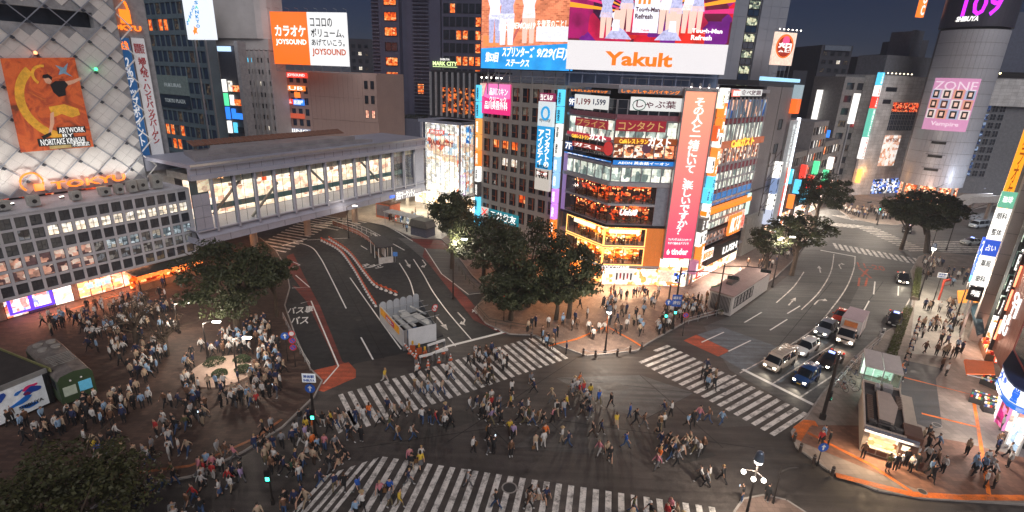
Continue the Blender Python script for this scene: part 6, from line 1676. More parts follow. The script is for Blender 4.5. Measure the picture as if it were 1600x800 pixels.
far = [(1262,72,1290,250,70,'tall dark grey slab'),(1285,70,1334,230,66,'broad blue-grey slab'),(1326,98,1350,260,90,'small dark block'),(1345,88,1388,240,85,'dark gabled block'),(1388,84,1440,220,80,'dark rounded hotel'),(1240,110,1262,200,110,'slim dark tower'),(545,60,585,260,60,'slim dark blue tower'),(1420,60,1450,230,60,'dark stepped block')]
tops = {0: (126.32,250,47.47),1: (122.01,230,46.76),2: (151.67,260,41.76),3: (144.5,240,43.56),4: (142.81,220,43.73),5: (97.82,200,35.79),6: (-78.81,260,43.95),7: (156.06,230,49.89)}
ends = {0: (134.14,250,47.75),1: (134.58,230,47.21),2: (159.28,260,42.03),3: (156.07,240,43.98),4: (155.6,220,44.19),5: (102.8,200,35.97),6: (-67.01,260,44.37),7: (164.22,230,50.18)}
FW = mat('distant_wall',(.05,.055,.075),.8,var=.3,scale=.1)
wm_far = [window_mesh(1.6,1.6,m,BLACKM,.1) for m in (DARKG,WIN_D,WIN_W,DARKG,DARKG,DARKG)]
for k in range(8):
 t_,e_ = tops[k],ends[k]
 w2 = e_[0] - t_[0]
 fbu = thing('distant_building',far[k][5] + ' on the dark skyline ' + ('beyond the emblem billboard','right of the emblem billboard','beyond the far street trees','left of the store wing roof','behind the store wing roof','beside the blank grey building','between the karaoke billboard and the hotel tower','behind the metal cylinder')[k],'building',(t_[0],t_[1],0),0,'distant buildings')
 MB().box(0,w2,0,16,0,t_[2]).build('wall',FW,fbu)
 if k in (1,0,3,6):
  nx_,nz_ = int(w2 / 3),5
  for i in range(nx_):
   for j in range(nz_):
    inst('window',wm_far[(i * 5 + j * 3 + k) % 6],fbu,(1 + 3 * i,-.12,t_[2] - 4 - 3.2 * j))
 if k == 1:
  MB().box(1,w2 - 1,-.5,0,t_[2] - 2.0,t_[2] - .2).build('roof_panel',mat('blue_grey_panel',(.15,.19,.26),.6),fbu)
for k,(p,h2,c,lb) in enumerate((((89.83,165,25.14),9,0,'white'),((98.58,172,26.08),10,2,'cool white'),((96.72,160,20.2),4,1,'orange'),((86.04,150,17.17),4,3,'blue'),((80.92,150,16.98),3,1,'amber'),((91.91,150,25.12),8,0,'bright'),((77.74,140,13.81),3,4,'red'))):
 ss = thing('street_sign_board','%s upright sign board glowing up the street, %s of the row beyond the trees' % (lb,('first','second','third','fourth','fifth','sixth','last')[k]),'sign',(p[0],p[1],0),0,'sign boards up the street')
 MB().box(-.8,.8,0,.5,p[2] - h2 / 2,p[2] + h2 / 2).build('sign_panel',[G_WHITE,G_ORANGE,G_CYAN,G_BLUE,G_RED][c],ss)
 MB().box(-.2,.2,.5,.9,0,p[2] + h2 / 2).build('sign_post',STEEL,ss)
x,y,r = 49.67,45.83,-123.4
rt1 = site('brown_sign_building','brown panelled building with white neon strokes and a red framed black window','building',x,y,r)
COP = mat('brown_metal_panel',(.3,.09,.05),.45,.4,var=.2,scale=.6)
MB().box(-9.9,4.5,.3,12,2.6,17.5).box(-9.9,-9.6,.02,.3,2.6,17.5).build('wall',mat('dark_wall_right',(.05,.03,.03),.7),rt1)
for k in range(6):
 MB().box(-9.55 + 1.15 * k,-8.43 + 1.15 * k,.0,.29,2.7,17.4).build('brown_panel',COP,rt1)
MB().box(-2.6,4.5,.02,.29,3.2,17.4).build('red_window_frame',mat('crimson_frame',(.25,.01,.02),.5),rt1)
MB().box(-1.9,3.9,-.05,.01,6.0,16.6).build('window',DARKG,rt1)
MB().box(-10.3,-9.95,-.25,.6,2.4,17.4).build('edge_fin',mat('dark_edge_fin',(.06,.04,.04),.5),rt1)
for k,(u_,z_) in enumerate(((-9.5,4.0),(-9.5,7.6),(-9.5,10.4))):
 MB().tube([(u_ + .2,-.16,z_),(u_ + .2,-.16,z_ + 2.4)],.1,6).build('neon_stroke',glow('orange_red_neon',(1,.25,.12),2.5),rt1)
letters('OTSU',-8.3,5.4,-6.2,10.4,-.06,G_WHITE,rt1,True,bold=.05)
for k in range(2): MB().tube([(-8.7 + 3.1 * k,-.1,5.0 + 3 * k),(-8.7 + 3.1 * k,-.1,7.2 + 3 * k)],.12,6).build('neon_stroke',G_WHITE,rt1)
def ccw(q):
 A = sum(q[i][0] * q[(i + 1) % len(q)][1] - q[(i + 1) % len(q)][0] * q[i][1] for i in range(len(q))); return q if A > 0 else q[::-1]
fp = [(47.53,45.05),(46.42,43.54),(45.67,42.34),(45.21,41.2),(45.27,40.43),(45.58,39.89),(47.23,39.26)]
q0 = fp[0]; q9 = fp[-1]
back = [(q9[0] + 5,q9[1] + 5),(q0[0] + 6,q0[1] + 5)]
bk_ = thing('bookstore','bookstore with a rounded white and blue fascia bearing big blue characters at the right','shop',(q0[0],q0[1],.13))
lp = lambda P: [(p[0] - q0[0],p[1] - q0[1]) for p in P]
cen = (q0[0] + 3,q0[1] + .5)
ins2 = [(p[0] + (cen[0] - p[0]) * .05,p[1] + (cen[1] - p[1]) * .05) for p in fp]
MB().prism(lp(ins2 + back),3.75,5.3).build('fascia',glow('fascia_white',(.78,.82,.88),1.0,sample=True),bk_)
SB = glow('fascia_blue',(.01,.13,.55),.9)
MB().prism(lp(fp + back),3.35,3.73).build('blue_band',SB,bk_); MB().prism(lp(fp + back),5.32,5.5).build('blue_band',mat('navy_cap',(.01,.03,.12)),bk_)
def fascia_text(t,a,c,z0,z1,m,vert=False):
 a,c = Vector(lp([a])[0]),Vector(lp([c])[0]); d = c - a
 o = bpy.data.objects.new('fascia_text',None); o.empty_display_size = .2; col.objects.link(o); o.parent = bk_; o.location = (a.x,a.y,0); o.rotation_euler = (0,0,math.atan2(d.y,d.x))
 letters(t,.08 * d.length,z0,.92 * d.length,z1,-.02,m,o,bold=.05,depth=.03)
BB = glow('book_blue',(.01,.12,.65),1)
fascia_text('大盛',ins2[0],ins2[2],4.0,5.1,BB); fascia_text('堂',ins2[3],ins2[4],3.85,5.2,BB); fascia_text('書店',ins2[4],ins2[6],3.95,5.15,BB)
gs = [(p[0] + (cen[0] - p[0]) * .35,p[1] + (cen[1] - p[1]) * .35) for p in fp]
MB().prism(lp(gs + back),0,3.33).build('shop_front',interior('bookshop',['fff8e8','e8e0d0','ffd8b8','b0a090','ffffff','d09080'],1.1,(1.2,1.2,1.6),.5),bk_)
dp = lp([(45.42,40.21),(44.95,38.61)])
for k in range(2):
 a,c = Vector(dp[0]),Vector(dp[1]); d = (c - a) / 2
 inst('glass_door',MB().box(.05,d.length - .05,-.04,.04,.1,2.7).mesh('glass_door',interior('door_poster',['c8d8e8','ffffff','90a8c0'],.9,dark=.6)),bk_,(a.x + d.x * k,a.y + d.y * k,0),math.atan2(d.y,d.x))
 MB().cyl(a.x + d.x * 2 * k,a.y + d.y * 2 * k,0,3.3,.12,10).build('door_pillar',WHITE,bk_)
mg = thing('magenta_display','tall magenta poster panel standing at the bookstore entrance','display board',(47.05,42.81) + (.13,),math.radians(70))
MB().box(-.7,.7,-.08,.08,.1,3.0).build('poster_panel',interior('magenta_poster',['a01060','601030','e070a0','803020'],.8,dark=.5),mg); MB().box(-.75,-.7,-.12,.12,0,3.05).box(.7,.75,-.12,.12,0,3.05).build('poster_frame',glow('pink_edge',(.8,.3,.6),.8),mg)
def bookrack(lab,px,py_,rz,n=3,wdt=1.6):
 t = thing('book_rack',lab,'book rack',(px,py_,.13),rz,'racks outside the bookstore')
 MB().box(-wdt / 2,wdt / 2,.1,.5,0,1.2).box(-wdt / 2,wdt / 2,-.3,.1,0,.6).build('rack_body',mat('rack_dark',(.05,.05,.05)),t)
 cs = ['fff8f0','c03028','3858a0','f0c860','302828','e8e8e8','40806a']
 for j in range(3):
  for i in range(int(wdt / .2)):
   m_ = mat('book_' + cs[(i * 3 + j * 5 + n) % 7],cs[(i * 3 + j * 5 + n) % 7],.6,var=.1,em=.15)
   MB().box(-wdt / 2 + .03 + .2 * i,-wdt / 2 + .2 + .2 * i,-.28 + .2 * j,-.2 + .2 * j,.62 + .22 * j,.85 + .22 * j).build('book',m_,t)
bookrack('long low rack packed with magazines outside the bookstore corner',*(48.33,46.4),math.radians(r + 80),1,2.0)
bookrack('tall magazine rack against the magenta poster panel',*(48.27,45.1),math.radians(r + 100),2,1.6)
bookrack('white book rack under the orange awning of the bookstore',*(52.24,49.93),math.radians(r + 60),3,1.8)
bookrack('bookstore rack at the right edge beside the glass door',*(46.64,39.86),math.radians(r + 60),4,2.2)
for p in ((43.17,39.74),(47.56,45.66)): point_light('shop_light',(p[0] - .6,p[1] - .2,3.0),200,(1,.9,.8),.4)
def awning(lab,P,m,drop=.28,th=.05):
 """sloping cloth: P = four (x, y, z) corners, first two on the outer edge"""
 o = Vector(P[0]); t = thing('awning',lab,'awning',tuple(o),0); Q = [tuple(Vector(p) - o) for p in P]
 b = MB().poly(Q).poly([(q[0],q[1],q[2] - th) for q in Q][::-1])
 b.poly([Q[0],Q[1],(Q[1][0],Q[1][1],Q[1][2] - drop),(Q[0][0],Q[0][1],Q[0][2] - drop)])
 for i,j in ((1,2),(2,3),(3,0)): b.poly([Q[i],Q[j],(Q[j][0],Q[j][1],Q[j][2] - th),(Q[i][0],Q[i][1],Q[i][2] - th)])
 b.build('awning_cloth',m,t)
 b = MB()
 for i,j in ((1,2),(0,3)): b.tube([(Q[i][0],Q[i][1],Q[i][2] - .1),(Q[j][0],Q[j][1],Q[j][2] - .7)],.03,5)
 b.build('awning_arm',STEEL,t)
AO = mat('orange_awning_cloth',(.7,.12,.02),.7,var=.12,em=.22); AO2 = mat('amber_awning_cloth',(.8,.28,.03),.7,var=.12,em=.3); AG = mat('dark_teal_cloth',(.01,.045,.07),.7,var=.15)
z3 = lambda p,z_: (p[0],p[1],z_)
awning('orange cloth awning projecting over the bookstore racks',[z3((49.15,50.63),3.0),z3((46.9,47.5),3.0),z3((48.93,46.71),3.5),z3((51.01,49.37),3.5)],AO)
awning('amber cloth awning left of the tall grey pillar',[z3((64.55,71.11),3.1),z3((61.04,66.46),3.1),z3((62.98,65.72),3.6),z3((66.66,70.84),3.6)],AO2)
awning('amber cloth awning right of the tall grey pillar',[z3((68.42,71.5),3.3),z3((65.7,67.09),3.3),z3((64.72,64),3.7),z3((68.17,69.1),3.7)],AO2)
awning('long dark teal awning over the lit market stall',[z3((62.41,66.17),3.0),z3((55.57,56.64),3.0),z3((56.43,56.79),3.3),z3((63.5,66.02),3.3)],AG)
BD = -33.4
def blade(name,lab,cat,p,g=None): return site(name,lab,cat,p[0],p[1],BD,g)
pi_ = blade('grey_pillar','tall plain grey-brown pillar rising past shop plates at the right edge','pillar',(59.57,61,5.02))
MB().box(-.55,.6,0,1.2,.13,30).build('shaft',mat('taupe_pillar',(.3,.26,.235),.7,var=.12,scale=.3),pi_)
pj = MB().box(-.57,.62,-.02,.02,0,.04).mesh('shaft_joint',M['joint_dark'])
for k in range(9): inst('shaft_joint',pj,pi_,(0,0,4 + 2.6 * k))
tp_ = blade('shop_plates','ladder of white blue and black shop plates left of the grey pillar','sign',(59.57,61,5.02))
for k,(c,t_) in enumerate(((BLACKM,'麺'),(G_WHITE,'歯科'),(G_WHITE,'薬局'),(glow('royal_plate',(.03,.1,.6),.9),'占い'),(G_WHITE,'整体'),(G_WHITE,'眼科'),(glow('green_dot_plate',(.2,.6,.4),.7),'珈琲'))):
 o = MB().box(-2.15,-.75,-.2,.1,5.4 + 2.0 * k,7.3 + 2.0 * k).build('sign_panel',c,tp_)
 letters(t_,-1.9,6.0 + 2.0 * k,-1.0,6.8 + 2.0 * k,-.22,BKT if c is G_WHITE else G_WHITE,o)
MB().box(-1.5,-1.3,.11,.4,.13,19).build('sign_rail',STEEL,tp_)
p = (61.5,66,7.31)
bs2 = blade('blue_pole_sign','royal blue vertical shop sign above the crowd at the right','sign',p)
MB().box(-.45,.55,-.2,.2,p[2],p[2] + 5.2).build('sign_panel',glow('royal_blue_board',(.01,.1,.75),1.0),bs2)
letters('富士そば',-.25,p[2] + .2,.35,p[2] + 2.5,-.22,G_WHITE,bs2,True,bold=.04); letters('24H',-.35,p[2] + 3.4,.45,p[2] + 4.8,-.22,G_WHITE,bs2,bold=.03)
MB().box(-.4,.4,-.18,.2,p[2] - .9,p[2] - .05).build('small_plate',G_CYAN,bs2); MB().box(.2,.4,.2,.4,.13,p[2] + 5).build('sign_post',STEEL,bs2)
p = (65.76,70,13.24)
os2 = blade('amber_pole_sign','long amber vertical board above the blue sign at the upper right','sign',p)
MB().box(-.45,.6,-.2,.2,p[2],p[2] + 17).build('sign_panel',glow('amber_board',(1,.36,.02),1.1),os2)
letters('カラオケ館',-.2,p[2] + 1,.35,p[2] + 13,-.22,glow('amber_dark_kana',(.5,.12,.01),.6),os2,True); MB().box(.3,.5,.2,.5,.13,p[2] + 16).build('sign_post',STEEL,os2)
rt2_ = blade('dark_sign_building','dark building behind the grey pillar covered in white brush-lettered boards','building',(58.95,59.5,5.67))
MB().box(.9,14,3.0,14,0,30).build('wall',mat('dark_green_grey_wall',(.06,.07,.07),.7,var=.3),rt2_)
for k,(z_,t_) in enumerate(((4.2,'居酒屋'),(7.0,'串かつ'),(10,'Bistro'),(13.2,'Dining'),(16.4,'Bar'))):
 signboard(rt2_,.7,z_,3.2,z_ + 2.5,1.2,mat('black_board',(.02,.025,.025),.5),t_,G_WHITE,thick=.25,pad=.1)
 MB().box(.95,4.4,2.7,2.95,z_ + .2,z_ + 2.2).build('lit_window',interior('side_rooms',['c8d8c8','506860','f0f0e0','304040'],.7,dark=.3),rt2_)
MB().box(.9,13,2.6,2.9,.13,3.6).build('shop_front',STORE,rt2_)
for k in range(4): MB().ball((1.0 + .7 * k,.9,12.8),.1,6).build('spot_lamp',G_LAMP,rt2_)
rt3 = site('street_side_building','tall dim building further up the right street beyond the amber board','building',(80.88,84,9.97)[0],(80.88,84,9.97)[1],BD)
grid_building(rt3,0,16,4,34,8,9,.5,1.2,12,mat('dim_side_wall',(.14,.14,.15),.7,var=.2),None,lambda i,j: [DARKG,WIN_D,WIN_W,DARKG,BLUEG][(i * 3 + j * 5) % 5])
MB().box(.3,15.5,1.0,1.19,.13,3.9).build('shop_front',STORE,rt3)
st_ = thing('market_stall','brightly lit stall of red and white packets under the dark teal awning','stall',(57.97,57.43) + (0.13,),math.radians(r))
MB().box(-3,2.0,-.3,.5,0,.8).build('stall_table',mat('stall_table_wood',(.3,.15,.08)),st_)
for k in range(26):
 c = ['c02818','f0e8e0','e07030','f8d080','802018'][k % 5]
 MB().box(-2.9 + .37 * (k % 13),-2.6 + .37 * (k % 13),-.25 + .35 * (k // 13),.03 + .35 * (k // 13),.8,1.05 + .15 * (k % 3)).build('packet',mat('packet_' + c,c,.5,var=.1,em=.25),st_)
MB().box(-3,2.0,.7,.8,0,2.4).build('stall_back',interior('stall_back_glow',['ff8060','ffd0b0','ff5030','fff0e0'],1.3,(2,1,2),.5),st_)
point_light('stall_lamp',tuple(Vector(st_.location) + Vector((-1.2,0,2.4))),240,(1,.62,.45),.5)
# ================================================================ street furniture
def heading(a,b):
 """angle about z that turns local +x onto the way from a to b"""
 return math.atan2(b[1] - a[1],b[0] - a[0])
RUST = mat('brown_pole_paint',(.035,.03,.028),.5,.3)
RW = mat('cone_orange',(.55,.09,.025),.5,var=.2,em=.03); CW_ = mat('cone_white',(.7,.7,.7),.5,var=.1); YB = mat('yellow_paint',(.7,.4,.03),.5)
def street_lamp(lab,p,h,lights=True,e=1500,z0=.13,globe=True,sides=False):
 t = thing('street_lamp',lab,'street lamp',(p[0],p[1],z0),0,'street lamps')
 b = MB().cyl(0,0,0,h * .3,.13,8,0,.1).cyl(0,0,h * .3,h,.09,8,0,.06).cyl(0,0,0,.3,.2,8)
 b.build('pole',RUST,t)
 if globe:
  MB().cyl(0,0,h + .35,h + .95,.34,14,0,.24).ball((0,0,h + .95),.24,10,0,.6).build('lamp_hood',mat('blue_grey_hood',(.2,.25,.33),.3,.5),t)
  MB().ball((0,0,h + .25),.29,12,0,.75).build('lamp_globe',G_LAMP,t)
 else:
  MB().tube([(0,0,h),(.6,0,h + .3),(1.4,0,h + .35)],.05,6).build('arm',RUST,t)
  MB().box(1.1,1.9,-.14,.14,h + .25,h + .38).build('lamp_head',G_LAMP,t)
 if sides:
  for dx,dy in ((-.7,.3),(.35,-.5),(-.3,-.4)): MB().ball((dx,dy,h - .9),.17,8).build('side_lamp',G_LAMP,t)
  MB().tube([(-.7,.3,h - .7),(0,0,h - .6),(.35,-.5,h - .7)],.03,5).build('bracket',RUST,t)
 if lights:
  point_light('lamp_light',(p[0],p[1],h + (.1 if globe else .1)),e,(1,.86,.7),.36)
 return t
street_lamp('double-globed street lamp on the near kerb corner at the bottom',(17.42,29.76),5.3,True,900,sides=True)
street_lamp('slim street lamp on the pavement corner before the corner building',(11.21,54.29),4.9,True,1300)
street_lamp('street lamp among the crowd below the big plaza tree',(-32.21,49.56),4.12,True,350,globe=False)
street_lamp('street lamp at the edge of the bare branched tree',(-38.63,54.98),3.61,True,350,globe=False)
street_lamp('street lamp nearest the yellow planted mound on the plaza',(-27.29,46.1),4.29,True,450,globe=False)
street_lamp('street lamp half hidden by trees on the centre island',(-8.06,68.04),8.5,True,900,globe=False)
street_lamp('street lamp behind the bus shelter under the footbridge edge',(-30.99,94.85),6.0,True,60,z0=0,globe=False)
street_lamp('street lamp on the far crossing island',(85.67,120.7),9,True,3000,globe=False)
street_lamp('street lamp by the second black car on the right pavement',(61.95,74.26),8.0,True,1900)
street_lamp('street lamp in the shopping street crowd on the right',(58.57,63.41),7.0,True,900,globe=False)
street_lamp('street lamp by the low ticket building kerb',(41.11,77.28),8.0,True,1300,globe=False)
def signal_pole(lab,p,h,arm=None,arm_ang=0,signs=(),lamps=(),z0=.13,r=.12,head=True):
 t = thing('signal_pole',lab,'signal pole',(p[0],p[1],z0),0,'signal and sign poles')
 MB().cyl(0,0,0,h,r,8,0,r * .7).cyl(0,0,0,.5,r * 1.6,8).build('pole',RUST,t)
 if arm:
  a = math.radians(arm_ang); ex,ey = arm * math.cos(a),arm * math.sin(a)
  MB().tube([(0,0,h - .5),(ex * .5,ey * .5,h - .1),(ex,ey,h)],.07,6,0,.05).build('arm',RUST,t)
  if head:
         o = MB().box(-.62,.62,-.12,.12,-.2,.2).build('signal_head',BLACKM,t,(ex,ey,h - .35),a)
  for k,c in enumerate(() if not head else (mat('lens_off',(.03,.05,.04),.3),M['lens_off'],M['lens_off'])):
   MB().cyl(-.4 + .4 * k,0,0,.01,.15,10).build('lens',c,o).matrix_local = Matrix.Translation((-.4 + .4 * k,-.13,0)) @ Matrix.Rotation(PI / 2,4,'X') @ Matrix.Translation((.4 - .4 * k,0,0))
 for (kind,z_,rot) in signs:
  a = math.radians(rot)
  if kind == 'blue':
   o = MB().disc((0,-.16,0),.42,(0,-1,0),18).disc((0,-.14,0),.42,(0,1,0),18).build('round_sign',mat('sign_blue',(.02,.1,.45),.4,em=.25,var=.05),t,(0,0,z_),a)
   MB().prism_xz([(-.06,-.25),(.06,-.25),(.06,.05),(.2,.05),(0,.3),(-.2,.05),(-.06,.05)],-.18,-.17).build('sign_arrow',CW_,o)
  elif kind == 'nopark':
   o = MB().disc((0,-.16,0),.36,(0,-1,0),18).build('round_sign',mat('sign_red',(.6,.03,.03),.4,em=.2),t,(0,0,z_),a)
   MB().disc((0,-.17,0),.27,(0,-1,0),18).build('sign_disc',M['sign_blue'] if 'sign_blue' in M else G_BLUE,o)
   MB().prism_xz([(-.22,.16),(-.16,.22),(.22,-.16),(.16,-.22)],-.185,-.175).build('sign_bar',M['sign_red'],o)
  elif kind == 'white':
   o = MB().box(-.55,.55,-.2,-.16,-.4,.4).build('plate',mat('sign_white',(.75,.78,.8),.4,em=.25,var=.05),t,(0,0,z_),a)
   letters('渋谷駅',-.45,.02,.45,.3,-.21,mat('sign_blue',(.02,.1,.45)),o); letters('SHIBUYA',-.45,-.3,.45,-.08,-.21,M['sign_blue'],o)
  elif kind == 'bluebox':
   o = MB().box(-.6,.6,-.2,-.16,-.8,.8).build('plate',mat('sign_blue',(.02,.1,.45)),t,(0,0,z_),a)
   letters('道玄坂',-.5,.2,.5,.6,-.21,CW_,o); letters('渋谷',-.5,-.5,.5,0,-.21,CW_,o)
  elif kind == 'round_red':
   o = MB().disc((0,-.16,0),.34,(0,-1,0),18).build('round_sign',mat('sign_red',(.6,.03,.03)),t,(0,0,z_),a)
   MB().disc((0,-.17,0),.24,(0,-1,0),18).build('sign_disc',CW_,o)
 for (z_,c,rot) in lamps:
  a = math.radians(rot)
  o = MB().box(-.2,.2,-.3,-.12,-.45,.45).build('pedestrian_signal',BLACKM,t,(0,0,z_),a)
  MB().box(-.13,.13,-.31,-.3,-.35 if c == 'g' else .05,-.05 if c == 'g' else .35).build('lens',glow('walk_green',(.05,1,.6),6) if c == 'g' else G_RED,o)
 return t
signal_pole('thick black signal mast with a lamp at the right crosswalk end',(30.25,42.95),6.93,None,0,(),((2.6,'g',60),),r=.18)
signal_pole('tall black mast with a long arm over the crowd before the corner building',(20.92,61.16),8.42,6.0,-20,(('bluebox',4.0,0),),((2.6,'g',0),),r=.15)
signal_pole('black mast with a blue round sign left of the long-armed mast',(19.49,59.8),6.61,None,0,(('blue',4.3,0),),((2.7,'g',-20),),r=.13)
signal_pole('black mast with a thin arm beside the low ticket building',(28.17,65.82),7.64,5.0,-20,(),(),r=.13)
signal_pole('black pole with a white station plate and blue arrow disc at the plaza crossing',(-16.06,37.07),6.14,None,0,(('white',6.2,0),('blue',5.2,0)),((2.7,'g',0),),r=.14)
signal_pole('thin pole stacked with round parking signs beside the bus bay',(-22.43,48.57),3.18,None,0,(('round_red',4.0,10),('nopark',3.2,10),('nopark',2.4,10)),(),r=.05)
signal_pole('thin pole with one blue round sign beside the bus bay',(-23.7,49.66),3.4,None,0,(('blue',3.1,20),),(),r=.05)
signal_pole('pale post with signal boxes in front of the tree island',(-0.75,61.7),3.51,None,0,(),((3.2,'r',0),),r=.05)
signal_pole('thin pole with a no-parking disc in the waiting crowd',(21.68,59.29),3.0,None,0,(('nopark',2.9,-10),),(),r=.04)
signal_pole('short pale pole with a blue tag inside the right bollards',(26.17,36.27),2.4,None,0,(('blue',2.0,0),),(),r=.05)
signal_pole('pale pole with a short bracket beside the near street lamp',(20.5,31.95),3.4,1.2,0,(),(),r=.06,head=False)
signal_pole('thin pole with walk light near the left edge of the near crossing',(-16.58,29.98),3.2,None,0,(),((2.7,'g',0),),r=.08)
signal_pole('signal pole with a green walk light by the far store',(88.41,125.18),5,4,200,(),((3,'g',0),),r=.12)
signal_pole('grey pole between the far crossing and the parked taxi',(87.3,101.62),8,None,0,(),(),r=.1)
signal_pole('thin dark pole leaning-looking over the far crossing crowd',(81.66,98.53),5,None,0,(),(),r=.07)
signal_pole('pale lamp-topped pole at the planter by the black car',(62.74,72.44),6,None,0,(('white',4.8,-20),),(),r=.07)
BOL = mat('bollard_bronze',(.1,.07,.06),.5,.4)
bmesh_ = MB().cyl(0,0,0,.85,.13,10).cyl(0,0,.85,.95,.13,10,0,.05).mesh('bollard',BOL)
bands = MB().cyl(0,0,.7,.76,.135,10).mesh('bollard_band',STEEL)
BL = [((25.8,39.43),'first bollard from the signal mast end of the right kerb'),((25.59,37.98),'second bollard along the right kerb'),((26.01,36.57),'third bollard along the right kerb, beside the blue-tagged pole'),((26.8,35.19),'last bollard along the right kerb beside the orange guide path'),
      ((8.57,53.35),'left bollard in front of the slim street lamp'),((9.92,53.02),'bollard just left of the slim street lamp foot'),((12.51,53.65),'bollard just right of the slim street lamp foot'),((14.16,54.52),'bollard at the start of the right crosswalk'),((2.71,57.07),'bollard at the tree island tip'),((15.69,55.4),'bollard touching the first white crosswalk bar')]
for p,l in BL:
 t = inst('bollard',bmesh_,None,(p[0],p[1],.12)); tag(t,l,'bollard','bollards along the kerbs')
 inst('bollard_band',bands,t)
cr_ = thing('chain_rail','low chain rail linking the bollards before the slim street lamp','chain rail',(9.92,53.02) + (.12,),0)
b = MB(); pts = [(8.57,53.35),(9.92,53.02),(12.51,53.65),(14.16,54.52)]; o0 = Vector(pts[1])
for a_,c_ in zip(pts,pts[1:]):
 a_,c_ = Vector(a_) - o0,Vector(c_) - o0
 b.tube([(a_.x,a_.y,.8),((a_.x + c_.x) / 2,(a_.y + c_.y) / 2,.6),(c_.x,c_.y,.8)],.03,5)
b.build('chain',STEEL,cr_)
c0,c1,c2,c3 = (-12,53.54),(-8.57,55.67),(-12.08,63.82),(-16.42,60.33)
wk = thing('works_enclosure','white hoarding box round roadworks with steel beams and a blue sheet inside','construction enclosure',((c0[0] + c1[0]) / 2,(c0[1] + c1[1]) / 2,0))
ox,oy = wk.location.x,wk.location.y
HO = mat('white_hoarding',(.62,.64,.67),.5,var=.12,scale=.8)
def wallseg(nm,a,c,z0,z1,m,th=.06,n=1,gap=.02,par=wk):
 a,c = Vector(a),Vector(c); d = c - a; L0 = d.length; ang = math.atan2(d.y,d.x)
 z1 *= .8; me = MB().box(gap,L0 / n - gap,-th / 2,th / 2,z0,z1).mesh(nm,m)
 for k in range(n):
  q = a + d * k / n
  inst(nm,me,par,(q.x - par.location.x,q.y - par.location.y,0),ang - par.rotation_euler.z)
wallseg('hoarding_panel',c3,c0,.1,2.9,HO,n=5); wallseg('hoarding_panel',c0,(c0[0] + (c1[0] - c0[0]) * .12,c0[1] + (c1[1] - c0[1]) * .12),.1,2.9,STEEL); wallseg('hoarding_panel',(c0[0] + (c1[0] - c0[0]) * .14,c0[1] + (c1[1] - c0[1]) * .14),c1,.1,2.9,HO,n=1)
wallseg('mesh_panel',c1,c2,.1,2.4,mat('grey_mesh',(.12,.13,.14),.6),n=4,th=.03)
d = Vector(c2) - Vector(c3); n = 6
ap = MB().prism_xz([(.05,.1),(1.45,.1),(1.45,2.2)] + [(.75 + .7 * math.cos(math.radians(a)),2.2 + .4 * math.sin(math.radians(a))) for a in range(20,170,25)] + [(.05,2.2)],-.03,.03).mesh('clear_panel',mat('frosted_panel',(.45,.48,.52),.25,var=.1))
for k in range(n):
 q = Vector(c3) + d * k / n; inst('clear_panel',ap,wk,(q.x - ox,q.y - oy,0),math.atan2(d.y,d.x),(d.length / n / 1.5,1,1))
e = Vector(c0) - Vector(c3); q0 = Vector(c3)
me = MB().box(.6,e.length - 1.2,-.1,-.05,1.3,2.2).mesh('notice_board',mat('amber_board_paint',(.75,.35,.03),.5,em=.1))
nb_ = inst('notice_board',me,wk,(q0.x - ox,q0.y - oy,0),math.atan2(e.y,e.x))
MB().box(2.6,5.4,-.13,-.1,1.45,2.05).build('notice_panel',mat('magenta_notice',(.45,.03,.12),.5,em=.1),nb_)
letters('安全第一',2.9,1.55,5.1,1.95,-.14,CW_,nb_)
b = MB()
import random as _r
rr = _r.Random(3)
ee,dd = (Vector(c0) - Vector(c3)),(Vector(c2) - Vector(c3))
def inn(s,t): v = Vector(c3) + ee * s + dd * t; return (v.x - ox,v.y - oy)
for k,(s0,t0,s1,t1,wd_) in enumerate(((.2,.25,.85,.3,.3),(.15,.45,.6,.5,.45),(.4,.6,.85,.75,.5),(.3,.35,.75,.42,.18),(.1,.7,.5,.85,.15))):
 a_,c_ = inn(s0,t0),inn(s1,t1); dv = Vector((c_[0] - a_[0],c_[1] - a_[1])); 
 inst('steel_beam',MB().box(0,dv.length,-wd_,wd_,1.0,1.0 + wd_ * .7).mesh('steel_beam',mat('pale_beam',(.5,.52,.52),.5,.2)),wk,(a_[0],a_[1],.1 * k),math.atan2(dv.y,dv.x))
for s0 in (.2,.4,.6,.8):
 a_,c_ = inn(s0,.02),inn(s0,.98); b.tube([(a_[0],a_[1],2.2),(c_[0],c_[1],2.2)],.05,5)
b.build('cross_brace',STEEL,wk)
a_ = inn(.84,.1)
inst('blue_sheet',MB().box(0,2.2,-1.2,1.0,.9,1.05).mesh('blue_sheet',mat('blue_tarp',(.02,.1,.25),.5,var=.4,scale=3)),wk,(a_[0],a_[1],0),math.atan2(dd.y,dd.x))
MB().prism([inn(.02,.04),inn(.98,.04),inn(.98,.96),inn(.02,.96)],0.0,.12).build('works_floor',mat('works_floor',(.03,.03,.035),.8),wk)
mp = signal_pole('mirror-like pair of round signs on the corner of the works enclosure',(-8.79,56.13),4.2,None,0,(('round_red',4.0,-15),('round_red',4.3,25)),(),z0=0,r=.05)
def barrier(lab,p,q,m1=RW,g='striped barriers round the works',h=.85):
 dv = Vector(q) - Vector(p); t = thing('striped_barrier',lab,'barrier',(p[0],p[1],0),math.atan2(dv.y,dv.x),g)
 n = max(3,int(dv.length / .3)); L0 = dv.length
 for k in range(n):
  MB().box(L0 * k / n,L0 * (k + 1) / n,-.09,.09,h - .2,h + .02).build('bar_stripe',m1 if k % 2 else CW_,t)
 MB().box(.05,.12,-.2,.2,0,h - .2).box(L0 - .12,L0 - .05,-.2,.2,0,h - .2).build('barrier_foot',STEEL,t)
